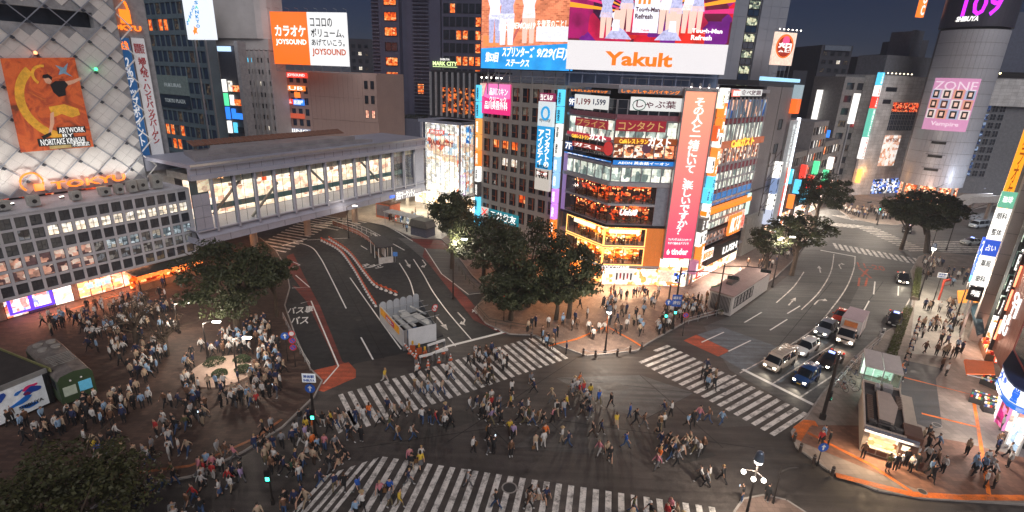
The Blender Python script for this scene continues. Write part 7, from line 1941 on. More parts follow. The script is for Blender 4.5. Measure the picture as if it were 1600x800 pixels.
barrier('long red and white striped bar along the left of the works mouth',(-11.87,53.25),(-9.91,50.15))
barrier('white barrier nearest the crosswalk at the works mouth',(-9.7,50.57),(-8.35,51.36),CW_)
barrier('white barrier between the last cones of the works mouth',(-8.11,51.66),(-6.79,52.47),CW_)
barrier('white barrier behind the right-hand works cones',(-9.22,53.16),(-7.44,54.66),CW_)
cone_v = {}
def cone_mesh(h=.75):
 b = MB().box(-.2,.2,-.2,.2,0,.05,0)
 r0,r1 = .16,.04
 for k in range(4):
  z0,z1 = .05 + (h - .05) * k / 4,.05 + (h - .05) * (k + 1) / 4
  b.cyl(0,0,z0,z1,r0 + (r1 - r0) * k / 4,8,k % 2,r0 + (r1 - r0) * (k + 1) / 4)
 return b.mesh('traffic_cone',[RW,CW_])
cm = cone_mesh()
for p,l in (((-8.22,53.83),'cone at the right rear of the works mouth'),((-7.35,52.86),'cone in the middle right of the works mouth'),((-6.38,51.51),'cone at the right front corner of the works mouth'),((-8.65,50.11),'cone nearest the crosswalk before the works'),((-7.57,50.86),'cone between the two white barriers'),((-9.58,49.51),'cone at the tip of the striped bar'),((-11.15,52.57),'cone inside the works mouth at left'),((-10.33,52.05),'cone among the orange works gear')):
 tag(inst('traffic_cone',cm,None,(p[0],p[1],0)),l,'traffic cone','cones round the works')
for k,p in enumerate(((-10.88,53.03),(-10.05,52.51),(-9.29,51.85))):
 t = thing('works_gear',['left','middle','right'][k] + ' orange machine stand inside the works mouth','works gear',(p[0],p[1],0),.6 * k)
 MB().box(-.3,.3,-.1,.1,.0,.75).build('gear_body',mat('dull_orange_gear',(.4,.08,.02),.6),t); MB().cyl(0,0,.9,1.3,.12,8).build('gear_lamp',mat('yellow_paint',(.7,.4,.03)),t)
def ordn(n): return '%d%s' % (n,'th' if 10 < n % 100 < 14 else {1: 'st',2: 'nd',3: 'rd'}.get(n % 10,'th'))
def resample(pts,step):
 pts = [Vector(p) for p in catmull(pts,8)]; out = []; acc = 0
 for a,c in zip(pts,pts[1:]):
  L0 = (c - a).length
  while acc <= L0:
   out.append((a + (c - a) * (acc / L0),math.atan2((c - a).y,(c - a).x))); acc += step
  acc -= L0
 return out
def post_mesh():
 b = MB().box(-.25,.25,-.17,.17,0,.12,1).box(-.14,.14,-.06,.06,.12,.4,1).box(-.14,.14,-.06,.06,.4,.75,0).box(-.45,.45,-.045,.045,.45,.62,0)
 return b.mesh('lane_barrier',[RW,CW_])
pmh = post_mesh()
rowA = resample([(-35.16,92.26),(-30.33,87.2),(-25.31,78.65),(-20.82,69.81),(-17.8,64.11)],1.05)
rowB = resample([(-34.07,93.21),(-28.29,86.03),(-22.89,76.6),(-20.06,71.84),(-18.03,70.08),(-15.9,68.42)],1.05)
for row,nm in ((rowA,'left'),(rowB,'right')):
 for k,(p,a) in enumerate(row):
  l = '%s barrier of the %s winding orange row, counted from the works enclosure' % (ordn(len(row) - k),nm)
  tag(inst('lane_barrier',pmh,None,(p.x,p.y,0),a),l,'barrier','orange barriers of the %s row' % nm)
def railing(lab,pts,h=1.0,m=WHITE,z=0,n_step=1.6,cat='railing',g=None,panel=None):
 p0 = pts[0]; t = thing('railing',lab,cat,(p0[0],p0[1],z),0,g); b = MB()
 P = [Vector(p) - Vector(p0) for p in pts]
 for a,c in zip(P,P[1:]):
  b.tube([(a.x,a.y,h),(c.x,c.y,h)],.04,5); b.tube([(a.x,a.y,h * .5),(c.x,c.y,h * .5)],.03,5)
 b.build('rail',m,t)
 for p,a in resample([tuple(q) for q in P],n_step):
  MB().cyl(p.x,p.y,0,h,.04,5).build('post',m,t)
  if panel: MB().box(-.02,n_step - .1,-.02,.02,.15,h - .1).build('rail_panel',panel,t,(p.x,p.y,0),a)
 return t
railing('white railing with orange panels along the bus island',[(-36.78,103.09),(-29.71,96.72),(-24.15,89.42)],1.1,WHITE,0,1.8,panel=mat('orange_panel_paint',(.5,.2,.12),.6))
railing('white railing behind the bus shelter',[(-35.08,104.32),(-28.16,97.8),(-23.12,91.84)],1.1,WHITE,0,1.8)
railing('grey guard rail round the tree island',[(-11.16,86.69),(-6.06,73.02),(-3,68.07),(-4.45,64.51),(-2.59,60.43),(2.91,58.77)],.8,mat('dark_green_rail',(.03,.05,.04),.5),.13,2.0)
railing('low rail along the left plaza beside the bus bay',[(-28.42,59.65),(-23.91,52.6),(-20.52,47.81)],.9,STEEL,.13,2.0)
railing('guard rail along the right road kerb from planter to kiosk',[(34.06,47.97),(40.87,54.48),(46.76,59.63)],.9,STEEL,.13,2.0)
railing('guard rail behind the seated crowd on the centre pavement',[(23.44,62.67),(28.71,65.87),(32.1,68.7)],.9,STEEL,.13,1.8)
s0,s1 = (-22.23,82.72),(-21.23,84.82)
bsx = thing('bus_shelter','small bus shelter with a dark roof on thin white posts on the bus island','bus shelter',((-22.29,84.69)[0],(-22.29,84.69)[1],0),math.radians(118))
MB().prism([(-3.2,-1.3),(3.2,-1.3),(3.2,1.3),(-3.2,1.3)],2.7,2.85).build('shelter_roof',mat('dark_shelter_roof',(.03,.028,.035),.6),bsx)
for sx_ in (-2.8,0,2.8):
 for sy_ in (-1.1,1.1): MB().cyl(sx_,sy_,0,2.7,.06,6).build('post',WHITE,bsx)
MB().box(-2.6,-.4,-.1,0,.8,2.2).build('notice',CW_,bsx); MB().box(-2.5,2,.3,.7,.4,.5).build('bench',mat('bench_wood',(.25,.14,.08)),bsx); MB().box(-3.2,-2.9,-1.2,1.2,0,1.0).build('end_panel',mat('grey_white_board',(.4,.4,.4)),bsx)
rp = thing('route_sign','small blue-topped notice stand at the end of the bus shelter','notice stand',(-19.45,82.72) + (0,),0)
MB().cyl(0,0,0,1.4,.05,6).build('post',STEEL,rp); MB().box(-.35,.35,-.1,.1,1.0,1.7).build('notice',mat('blue_notice',(.05,.15,.4),em=.2),rp)
def hut(name,lab,cat,p,ang,w2,d2,h,wm,rm,lit=None,roof_over=.2,z=.13):
 t = thing(name,lab,cat,(p[0],p[1],z),math.radians(ang))
 MB().box(-w2 / 2,w2 / 2,-d2 / 2,d2 / 2,0,h).build('wall',wm,t)
 MB().box(-w2 / 2 - roof_over,w2 / 2 + roof_over,-d2 / 2 - roof_over,d2 / 2 + roof_over,h + .002,h + .18).build('roof',rm,t)
 if lit: MB().box(-w2 / 2 + .2,w2 / 2 - .2,-d2 / 2 - .06,-d2 / 2 - .002,.5,h - .3).build('lit_panel',lit,t)
 return t
hut('ticket_booth','orange-red booth beside the pale station columns','booth',(-27.21,110.73),-30,4.2,3,3.2,mat('orange_red_booth',(.5,.12,.05),.6,em=.12),mat('brown_booth_roof',(.2,.08,.05)),mat('booth_window',(.2,.2,.25),.2))
bs3 = thing('bus_shelter','long glass bus shelter with a bright white advert panel at its end','bus shelter',(-21.92,103.27) + (.13,),math.radians(-32))
MB().box(-5,4,-1.2,1.2,2.6,2.75).build('shelter_roof',mat('pale_shelter_roof',(.4,.4,.4)),bs3)
for u in (-4.8,-2,1,3.8): MB().cyl(u,-1,0,2.6,.06,6).build('post',STEEL,bs3)
MB().box(-4.8,3.6,1.0,1.05,.2,2.4).build('glass_wall',CLEAR,bs3); MB().box(3.3,4.3,-1.35,-1.2,.3,2.5).build('lit_advert',glow('white_advert',(.9,.95,1),1.8,.2),bs3); MB().box(-4,2,.2,.6,.4,.5).build('bench',mat('bench_wood',(.25,.14,.08)),bs3)
for c_ in (-4,-2.4,-.6): MB().box(c_,c_ + .5,.9,.98,.5,2.0).build('poster',interior('coloured_posters',['d06040','e0e0e0','406080'],.7),bs3)
hk = hut('news_hut','small dark hut with a sloping grey roof in front of the station entrance','hut',(-17.54,98.36),-32,4.0,2.6,1.7,mat('blue_grey_hut',(.08,.09,.13),.6,var=.4,scale=4),mat('dark_booth_roof',(.06,.06,.06)))
MB().prism_xz([(-2.3,1.9),(2.3,1.9),(1.8,3.2),(-1.8,3.2)],-1.4,1.2).build('pitched_roof',mat('grey_pitched_roof',(.12,.12,.11),.6),hk)
rc = [(-47.22,45.76),(-45.98,47.08),(-38.32,41.71),(-39.76,40.2)]
v1 = Vector(rc[2]) - Vector(rc[1]); ang = math.atan2(v1.y,v1.x); mid = (Vector(rc[2]) + Vector(rc[3])) / 2
gc = thing('green_train_car','green preserved train car with dusty grey roof vents parked on the plaza','train car',(mid.x,mid.y,.13),ang)
GC = mat('train_green',(.04,.07,.03),.5,var=.2); wdt = 2.6; ln = 9.0
sec = [(-wdt / 2,.5),(wdt / 2,.5),(wdt / 2,2.8),(wdt / 2 - .25,3.2),(0,3.4),(-wdt / 2 + .25,3.2),(-wdt / 2,2.8)]
b = MB(); n = len(sec)
for xx in (-ln,0):
 b.v += [(xx,p[0],p[1]) for p in sec]
for k in range(n):
 q = (k + 1) % n; b.f.append((k,q,n + q,n + k)); b.m.append(1 if k in (2,3,4,5) else 0)
b.f.append(tuple(range(n - 1,-1,-1))); b.m.append(0); b.f.append(tuple(range(n,2 * n))); b.m.append(0)
b.box(-ln + .5,-.5,-1.0,1.0,.1,.49,2)
b.build('car_body',[GC,mat('dusty_grey_roof',(.17,.15,.14),.8,var=.5,scale=1.2),BLACKM],gc)
for k,(u,v) in enumerate(((-8,-.5),(-8,.5),(-6.6,-.5),(-6.6,.5))): MB().cyl(u,v,3.3,3.5,.38,10).build('roof_vent',mat('pale_vent',(.3,.28,.26),.7),gc)
b = MB()
for k in range(7): b.tube([(-4.2 + .35 * k,-.9,3.5),(-4.0 + .35 * k,.9,3.6)],.04,4)
b.tube([(-4.4,-.7,3.5),(-1.8,-.6,3.7)],.05,4).tube([(-4.4,.7,3.5),(-1.8,.6,3.7)],.05,4)
b.build('roof_rack',mat('grey_rack',(.25,.24,.22),.6,.3),gc)
MB().box(.0,.03,-1.05,-.1,1.2,2.1).build('notice',mat('pale_green_notice',(.35,.4,.33),em=.1),gc); MB().box(.0,.03,.1,1.05,1.2,2.2).build('notice',mat('cyan_notice',(.1,.4,.6),em=.2),gc)
wtc = MB().box(0,.9,-.02,.02,0,.9).mesh('side_window',DARKG)
for k in range(7): inst('side_window',wtc,gc,(-8.5 + 1.15 * k,-wdt / 2 - .01,1.7)); inst('side_window',wtc,gc,(-8.5 + 1.15 * k,wdt / 2 + .01,1.7))
for k in range(2): MB().ball((.03,-.4 + .8 * k,2.6),.1,6).build('head_lamp',CW_,gc)
e0,e1 = (-42.66,37.77),(-41.38,40.82); v1 = Vector(e1) - Vector(e0); ang = math.atan2(v1.y,v1.x)
stg = thing('event_stage','dark-roofed event trailer with a white panel splashed with orange and blue figures','stage',(e1[0],e1[1],.13),ang)
MB().box(-12,0,0.0,8.0,3.3,3.6).build('roof',mat('dark_brown_roof',(.035,.03,.028),.8,var=.4),stg)
MB().box(-12,-.3,.15,7.8,.3,3.29).build('wall',mat('stage_wall_dark',(.05,.05,.05),.7),stg)
MB().box(-12,0,-.12,-.0,3.25,3.7).build('fascia',STEEL,stg)
MB().box(-12,-.4,-.05,.14,.3,3.2).build('front_panel',mat('white_stage_panel',(.6,.62,.65),.5,em=.15),stg)
blob_c = ['0f5fb0','e86820','c82060','1b3f90','d85018','20a0d0','702050','e88830']
for k in range(26):
 u,z_ = R_.uniform(-9,-1.2),R_.uniform(.8,2.7); a,c = R_.uniform(.25,.9),R_.uniform(.12,.35)
 ph = R_.uniform(-.3,.6)
 pts = [(u + a * math.cos(t) * math.cos(ph) - c * (1 + .4 * math.sin(3 * t + k)) * math.sin(t) * math.sin(ph),z_ + a * math.cos(t) * math.sin(ph) + c * (1 + .4 * math.sin(3 * t + k)) * math.sin(t) * math.cos(ph)) for t in [2 * PI * q / 12 for q in range(12)]]
 MB().prism_xz(pts,-.08 - .002 * k,-.06).build('print_splash',mat('print_' + blob_c[k % 8],blob_c[k % 8],.6,em=.12),stg)
letters('SHIBUYA',-2.6,.9,-.8,1.2,-.15,BKT,stg)
MB().box(-.3,0,-.1,7.9,.2,3.25).build('side_fin',BLACKM,stg); MB().box(.1,.2,-.4,8.1,3.3,3.7).build('gutter',mat('olive_edge',(.2,.2,.08),.6),stg)
k0,k3 = (36.39,46.2),(31.07,38.52)
ang = math.radians(-31); kw = 3.9; v2 = Vector(k0) - Vector(k3); kd = 8.4
kk = thing('corner_kiosk','cream kiosk with open serving window, grey fascia and crowded machinery on its roof','kiosk',(k3[0],k3[1],.13),ang)
KW = mat('cream_kiosk_wall',(.5,.42,.34),.6,var=.12)
MB().box(0,kw,0,kd,0,2.75).build('wall',KW,kk)
MB().box(-.15,kw * .72,-.2,kd + .1,2.76,3.1).build('roof',mat('kiosk_roof_dark',(.05,.045,.045),.7,var=.3),kk)
b = MB().box(-.2,kw * .72,-.25,-.1,2.75,3.35).box(-.2,-.08,-.1,kd,2.75,3.35).box(kw * .72,kw * .72 + .1,1.6,kd,2.75,3.3).box(-.2,kw * .72,kd,kd + .12,2.75,3.35)
b.build('parapet',mat('pale_parapet',(.55,.45,.38),.6,var=.1),kk)
MB().box(-.1,kw * .95,-.42,-.26,2.7,3.25).build('fascia',mat('slate_fascia',(.2,.22,.28),.5),kk)
MB().box(kw * .68,kw + .05,-.1,1.9,2.76,3.5).build('roof_box',mat('brown_roof_box',(.14,.065,.045),.6),kk)
MB().prism([(.9,1.2),(kw * .5,1.0),(kw * .62,kd * .5),(kw * .5,kd * .78),(.9,kd * .78)],3.1,3.6).build('roof_cover',mat('cream_roof_cover',(.5,.4,.34),.6,var=.08),kk)
lv = MB().box(0,.45,-.06,.06,3.1,3.35).mesh('roof_louvre',mat('brown_grey_louvre',(.2,.13,.1),.5,.3))
for k in range(14): inst('roof_louvre',lv,kk,(.1,.9 + .36 * k,0))
for k in range(8): inst('roof_louvre',lv,kk,(kw * .62,kd * .55 + .3 * k,0))
b = MB()
for k in range(16):
 u,v,s = R_.uniform(.2,kw * .6),R_.uniform(.1,.9),R_.uniform(.12,.3)
 b.box(u - s,u + s,v - s * .7,v + s * .7,3.1,3.1 + R_.uniform(.2,.5))
b.tube([(.2,1.0,3.3),(kw * .5,.9,3.4)],.05,5).tube([(.6,.4,3.5),(kw * .5,.5,3.5)],.04,5)
b.build('roof_machinery',mat('dark_machinery',(.1,.09,.09),.5,.4),kk)
MB().box(kw * .35,kw * .55,kd * .82,kd * .95,3.1,3.9).box(kw * .2,kw * .3,kd * .82,kd * .92,3.1,3.7).build('roof_unit',STEEL,kk)
MB().box(.4,kw * .62,-.04,.0,1.1,2.6).build('serving_window',interior('kiosk_inside',['ffd8a8','ffc890','c89868','fff0d8','805030'],.75,dark=.5),kk)
MB().box(.3,kw * .64,-.45,-.02,.95,1.08).build('counter',KW,kk)
MB().box(kw * .66,kw * .98,-.03,0,.1,2.5).build('side_panel',mat('brown_side_panel',(.15,.08,.06)),kk); MB().box(kw * .7,kw * .84,-.06,-.03,1.6,2.2).build('notice',G_WARM,kk)
for k in range(5): MB().box(.35 + .85 * k,1.1 + .85 * k,-.02,-.001,.12,.9).build('front_panel',mat('kiosk_brown_panel',(.22,.1,.07)),kk)
area_light('kiosk_light',tuple(Vector((k3[0],k3[1],2.7)) + Vector((math.cos(ang) * kw * .4 + math.sin(ang) * .6,math.sin(ang) * kw * .4 - math.cos(ang) * .6,0))),80,(3.5,.4),tuple(Vector((k3[0],k3[1],0)) + Vector((math.cos(ang) * kw * .4 + math.sin(ang) * 2.5,math.sin(ang) * kw * .4 - math.cos(ang) * 2.5,0))),(1,.72,.45))
kk.scale = (1,1,.82)
s0,s1,s2 = (36.98,48.28),(40.03,47.13),(42.23,50.11)
v1 = Vector(s1) - Vector(s0); ang = math.radians(-30); sw_ = v1.length
se = thing('subway_entrance','glass-sided subway entrance with a flat pinkish-white roof behind the kiosk','subway entrance',(s0[0],s0[1],.13),ang)
SR = mat('pinkish_roof',(.5,.45,.44),.6,var=.08)
MB().box(0,sw_ * .49,-.1,4.2,2.87,3.05).box(sw_ * .51,sw_,-.1,4.2,2.87,3.05).build('roof',SR,se)
for u in (0.05,sw_ / 2,sw_ - .15):
 MB().box(u,u + .1,0,.1,0,2.87).box(u,u + .1,3.9,4.0,0,2.87).build('frame_post',STEEL,se)
gm = MB().box(.04,sw_ / 4 - .04,.0,.03,.1,2.8).mesh('glass_panel',glassmat('greenish_glass',(.75,.9,.85),.15))
for k in range(4): inst('glass_panel',gm,se,(sw_ * k / 4,.03,0))
b = MB()
for k in range(10): b.box(.4,sw_ - .4,.4 + .33 * k,.72 + .33 * k,.02,.06 + .0 * k)
b.build('stair_treads',CONC,se)
MB().box(.2,sw_ - .2,3.8,3.85,.2,2.6).build('lit_back',glow('greenish_white',(.7,.85,.72),.9,.4,1.2),se)
point_light('stair_light',tuple(Vector((s0[0],s0[1],2.3)) + Vector((math.cos(ang),math.sin(ang),0)) * sw_ / 2 + Vector((-math.sin(ang),math.cos(ang),0)) * 2),60,(.85,1,.85),.3)
r0,r1,r2,r3 = (30.02,65.65),(39.74,76.04),(37.37,78.37),(28.6,68.46)
v1 = Vector(r1) - Vector(r0); ang = math.atan2(v1.y,v1.x); lw_ = v1.length; v2 = Vector(r3) - Vector(r0); ld_ = v2.length
lb = thing('low_entrance_building','low white subway entrance building with louvred end and lit side windows by the kerb','entrance building',(r0[0],r0[1],.13),ang)
MB().box(0,lw_,0,ld_,0,2.85).build('wall',mat('white_low_wall',(.5,.47,.45),.6,var=.1),lb)
MB().box(-.15,lw_ + .15,-.15,ld_ + .15,2.86,3.05).build('roof',mat('pinkish_brown_roof',(.36,.26,.24),.6,var=.15),lb)
MB().box(lw_ * .25,lw_ * .45,ld_ * .55,ld_ * .8,3.05,3.5).build('roof_unit',mat('dark_machinery',(.1,.09,.09)),lb)
wlb = window_mesh(.95,1.6,glow('side_window_light',(.9,1,.7),1.0,.3),BLACKM,.07,(1,1),.1)
for k in range(6): inst('window',wlb,lb,(.8 + 1.15 * k,-.06,.9))
lv = MB().box(-.08,0,-.04,.04,.4,2.6).mesh('louvre',mat('dark_louvre_slat',(.08,.07,.07)))
for k in range(14): inst('louvre',lv,lb,(-.001,.3 + (ld_ - .6) * k / 13,0))
bd = thing('green_notice_board','green folding board standing left of the low entrance building','board',(28.69,68.83) + (.13,),.5)
MB().box(-.8,.8,-.04,.04,.1,3.2).build('board_panel',mat('dull_green_board',(.06,.16,.08),.6,em=.1),bd); MB().box(-.85,-.8,-.06,.06,0,3.25).box(.8,.85,-.06,.06,0,3.25).build('board_frame',STEEL,bd)
ib = thing('info_stand','red information stand in the shopping street crowd','information stand',(65.31,74.58) + (.13,),.4)
MB().box(-.1,.1,-.1,.1,0,3.0).build('post',mat('stand_red',(.5,.06,.03),em=.15),ib); MB().box(-.2,1.4,-.12,.12,2.4,3.3).build('head_panel',mat('stand_red',(.5,.06,.03)),ib); MB().box(0,1.2,-.14,-.12,2.5,3.0).build('notice',CW_,ib)
LEAFP = mat('planter_leaf',(.13,.15,.045),.7,var=.6,scale=4)
def planter(lab,a,c,wd_=1.0,h=.55,seed=1):
 d = Vector(c) - Vector(a); t = thing('planter',lab,'planter',(a[0],a[1],.13),math.atan2(d.y,d.x))
 L0 = d.length; rr = random.Random(seed)
 MB().box(0,L0,-wd_ / 2,wd_ / 2,0,h * .7).build('trough',mat('planter_stone',(.25,.2,.17),.8),t)
 b = MB()
 for k in range(int(L0 * 110)):
  x_,y_,z_ = rr.uniform(0,L0),rr.uniform(-wd_ / 2,wd_ / 2),h * .7 + abs(rr.gauss(0,.25)); s_ = rr.uniform(.05,.12); t_ = rr.uniform(0,6)
  b.poly([(x_ + s_ * math.cos(t_),y_,z_ + s_ * .5),(x_,y_ + s_,z_),(x_ - s_ * math.cos(t_),y_,z_ - s_ * .3),(x_,y_ - s_,z_ + s_)])
 b.build('foliage',LEAFP,t); return t
planter('long kerbside planter with yellow-green shrubs below the black cars',(40.71,50.14),(57.52,70.16),1.0,.45,1)
planter('short planter beside the second black car',(61.32,74.2),(71.69,87.8),.9,.6,2)
planter('low green planter behind the waiting crowd near the corner building',(28.68,66.27),(32.28,69.16),.9,.6,3)
for k,(p,lab) in enumerate((((-29.29,47.18),'pale sandy mound with clipped pine shrubs under the plaza tree'),)):
 t = thing('planted_mound',lab,'planting',(p[0],p[1],.13),0)
 b = MB().ball((0,0,0),3.2,18,0,.22); b.build('mound',mat('pale_sand_mound',(.42,.3,.24),.8,var=.2),t)
 rr = random.Random(5)
 for j,(sx_,sy_,sr_) in enumerate(((-1.2,.6,1.1),(1.2,1.4,.9),(.4,-1.4,.8),(2.2,-.4,.8))):
  b = MB()
  for q in range(420):
   th,ph = rr.uniform(0,2 * PI),math.acos(rr.uniform(0,1)); r_ = sr_ * rr.uniform(.75,1)
   c_ = Vector((sx_ + r_ * math.sin(ph) * math.cos(th),sy_ + r_ * math.sin(ph) * math.sin(th),.5 + r_ * .6 * math.cos(ph))); s_ = .09; tt = rr.uniform(0,6)
   b.poly([c_ + Vector((s_ * math.cos(tt),s_ * math.sin(tt),0)),c_ + Vector((0,s_,s_)),c_ - Vector((s_ * math.cos(tt),s_ * math.sin(tt),.03)),c_ + Vector((0,-s_,s_ * .3))])
  b.build('pine_shrub',mat('pine_shrub_leaf',(.03,.045,.015),.8,var=.5),t)
# ================================================================ vehicles (front towards local +x, wheels on z = 0)
RUB = mat('tyre_rubber',(.02,.02,.02),.8); RIM = mat('wheel_rim',(.4,.4,.42),.35,.7); CARG = mat('car_glass',(.012,.015,.02),.05,var=0); HL = glow('head_light',(1,.9,.7),14); TL = glow('tail_light',(.9,.03,.02),1.2); CHR = mat('chrome_trim',(.5,.5,.52),.2,.9,var=.05); PLATE = mat('number_plate',(.75,.75,.72),.5,em=.1)
whl = MB()
def wheel_meshes(r,w_):
 b = MB(); n = 16
 prof = [(r * .62,-w_ / 2),(r * .95,-w_ / 2),(r,-w_ / 2 + .03),(r,w_ / 2 - .03),(r * .95,w_ / 2),(r * .62,w_ / 2)]
 for k in range(n):
  a = 2 * PI * k / n; b.v += [(p[0] * math.cos(a),p[1],p[0] * math.sin(a)) for p in prof]
 m = len(prof)
 for k in range(n):
  q = (k + 1) % n
  for j in range(m - 1): b.f.append((k * m + j,k * m + j + 1,q * m + j + 1,q * m + j)); b.m.append(0)
 t = b.mesh('tyre',RUB,True)
 b = MB()
 for s in (-1,1):
  b.disc((0,s * w_ * .32,0),r * .62,(0,s,0),12)
  for k in range(5):
   a = 2 * PI * k / 5; c,d = math.cos(a),math.sin(a); e,f = -d,c
   q = [(r * .08 * e,s * w_ * .4,r * .08 * f),(r * .58 * c + r * .08 * e,s * w_ * .4,r * .58 * d + r * .08 * f),(r * .58 * c - r * .08 * e,s * w_ * .4,r * .58 * d - r * .08 * f),(-r * .08 * e,s * w_ * .4,-r * .08 * f)]
   b.poly(q)
 return t,b.mesh('rim',RIM)
def add_wheels(t,xs,hw,r=.32,w_=.2):
 ty,ri = wheel_meshes(r,w_)
 for x_ in xs:
  for s in (-1,1):
   o = inst('wheel',ty,t,(x_,s * (hw - w_ / 2 + .01),r)); inst('rim',ri,o)
def loft(st,paint,glass,name='body'):
 """st: (x, z low, z belt, z top, half width at belt, half width at top); glass fills the band above the belt"""
 b = MB(); K = 10
 for (x_,zl,zb,zt,hb,ht) in st:
  ring_ = [(0,zl),(hb * .86,zl),(hb,zl + .14),(hb,zb - .04),(hb - .02,zb),(ht,zt - .07),(ht - .1,zt),(0,zt + .015)]
  b.v += [(x_,p[0],p[1]) for p in ring_] + [(x_,-p[0],p[1]) for p in ring_[-2:0:-1]]
 n = 14
 for i in range(len(st) - 1):
  cab = st[i][3] - st[i][2] > .2; cab2 = st[i + 1][3] - st[i + 1][2] > .2
  for k in range(n):
   q = (k + 1) % n
   m = 0
   band = k in (4,9)
   if band and cab and cab2: m = 1
   if (cab != cab2) and k in (5,6,7,8,4,9): m = 1
   b.f.append((i * n + k,(i + 1) * n + k,(i + 1) * n + q,i * n + q)); b.m.append(m)
 b.f.append(tuple(range(n))); b.m.append(0)
 b.f.append(tuple((len(st) - 1) * n + k for k in range(n - 1,-1,-1))); b.m.append(0)
 me = b.mesh(name,[paint,glass],True)
 return me
KINDS = {
 'sedan': (4.5,.86,[(-2.2,.35,.8,.86,.78,.66),(-2.1,.25,.9,1.0,.84,.7),(-1.55,.22,.92,1.05,.86,.72),(-1.0,.22,.92,1.42,.86,.6),(.35,.22,.92,1.45,.86,.6),(1.1,.22,.9,.98,.86,.74),(1.9,.24,.78,.86,.84,.7),(2.25,.34,.62,.7,.74,.62)],(-1.35,1.4)),
 'wagon': (4.5,.86,[(-2.2,.35,.85,1.0,.8,.6),(-2.12,.25,.92,1.36,.85,.58),(-1.7,.22,.93,1.46,.86,.6),(.3,.22,.93,1.5,.86,.62),(1.15,.22,.92,1.0,.86,.74),(1.9,.24,.8,.88,.84,.7),(2.25,.34,.62,.72,.74,.62)],(-1.35,1.4)),
 'suv': (4.6,.92,[(-2.25,.45,.95,1.1,.84,.64),(-2.15,.3,1.02,1.5,.9,.64),(-1.6,.28,1.04,1.66,.92,.66),(.2,.28,1.04,1.68,.92,.68),(1.0,.28,1.04,1.12,.92,.8),(1.95,.32,.96,1.02,.9,.76),(2.3,.42,.78,.88,.8,.68)],(-1.4,1.4)),
 'van': (4.8,.86,[(-2.4,.35,1.1,1.85,.82,.7),(-2.3,.28,1.12,1.97,.86,.72),(1.1,.28,1.12,1.98,.86,.72),(1.55,.28,1.12,1.75,.86,.72),(2.05,.28,1.05,1.12,.86,.76),(2.35,.32,.9,.98,.84,.72),(2.42,.4,.7,.8,.78,.68)],(-1.5,1.6)),
 'kei': (3.5,.76,[(-1.75,.3,1.0,1.65,.7,.6),(-1.68,.25,1.02,1.8,.74,.64),(.55,.25,1.02,1.82,.74,.66),(1.0,.25,1.0,1.08,.74,.66),(1.6,.28,.9,.96,.73,.62),(1.75,.34,.7,.78,.68,.6)],(-1.1,1.15))}
def car(kind,lab,p,ang,paint,cat='car',name='parked_car',plate=PLATE,lights=True,rack=False,taxi=False,sc=1.0):
 L_,hw,st,wx = KINDS[kind]
 t = thing(name,lab,cat,(p[0],p[1],0.006),ang,'vehicles waiting on the road' )
 inst('body',loft(st,paint,CARG),t)
 add_wheels(t,wx,hw,.33 if kind != 'kei' else .28)
 b = MB()
 belt = st[2][2]; top = max(s[3] for s in st); ht = st[3][5]
 cabs = [s for s in st if s[3] - s[2] > .2]
 xs_ = [cabs[0][0] + .35,(cabs[0][0] + cabs[-1][0]) / 2,cabs[-1][0] - .05]
 for x_ in xs_:
  for s in (-1,1): b.tube([(x_,s * (hw - .01),belt - .02),(x_,s * (ht + .01),top - .06)],.035,4)
 b.build('pillar',paint,t)
 b = MB()
 for x_ in wx:
  for s in (-1,1): b.disc((x_,s * (hw + .003),.34),.42,(0,s,0),16)
 b.build('wheel_arch',BLACKM,t)
 fx_ = st[-1][0]; fz = st[-1][3]
 for s in (-1,1):
  MB().box(fx_ - .28,fx_ + .03,s * .52 - .14,s * .52 + .14,fz - .14,fz + .02).build('headlight',HL if lights else CW_,t)
  MB().box(st[0][0] - .02,st[0][0] + .1,s * (hw - .22) - .1,s * (hw - .22) + .1,.75,1.0).build('tail_light',TL,t)
  MB().box(cabs[-1][0] + .15,cabs[-1][0] + .32,s * (hw + .02),s * (hw + .2),belt - .02,belt + .14).build('mirror',paint,t)
  MB().box(xs_[1] - .05,xs_[1] + .15,s * hw - .01,s * hw + .02,belt - .14,belt - .1).build('door_handle',CHR,t)
  MB().tube([(xs_[1],s * (hw + .004),.35),(xs_[1],s * (hw + .004),belt)],.008,4).build('door_seam',BLACKM,t)
 MB().box(fx_ - .1,fx_ + .02,-.34,.34,fz - .16,fz - .03).build('grille',BLACKM,t)
 MB().box(fx_ + .0,fx_ + .03,-.2,.2,.4,.52).build('number_plate',plate,t)
 MB().box(fx_ - .1,fx_ + .015,-.7,.7,.3,.36).build('bumper_lip',BLACKM,t)
 if rack:
  b = MB()
  for x_ in [-1.9 + .62 * k for k in range(6)]: b.box(x_ - .04,x_ + .04,-.66,.66,top + .08,top + .12)
  for s in (-1,1): b.box(-2.0,1.3,s * .66 - .03,s * .66 + .03,top + .05,top + .1)
  b.build('roof_rack',mat('pale_rack',(.5,.45,.4),.5,.3),t)
 if taxi:
  MB().box(-.12,.12,-.3,.3,top + .02,top + .2).build('roof_sign',glow('taxi_sign',taxi,2.5),t)
 if lights:
  f = Vector((math.cos(ang),math.sin(ang),0))
  point_light('headlight_beam',tuple(Vector((p[0],p[1],.62)) + f * (fx_ + .12)),45,(1,.85,.65),.1,spot=95,aim=tuple(Vector((p[0],p[1],0)) + f * (fx_ + 4)))
 return t
def paintm(n,c,**k): return mat(n,c,.25,.1,var=.04,coat=.6,**k)
A1 = heading((40.32,58.78),(28.1,48.89)); A2 = heading((40.32,58.78),(33.36,53.21)); A3 = heading((47.97,66.35),(39.48,57.57))
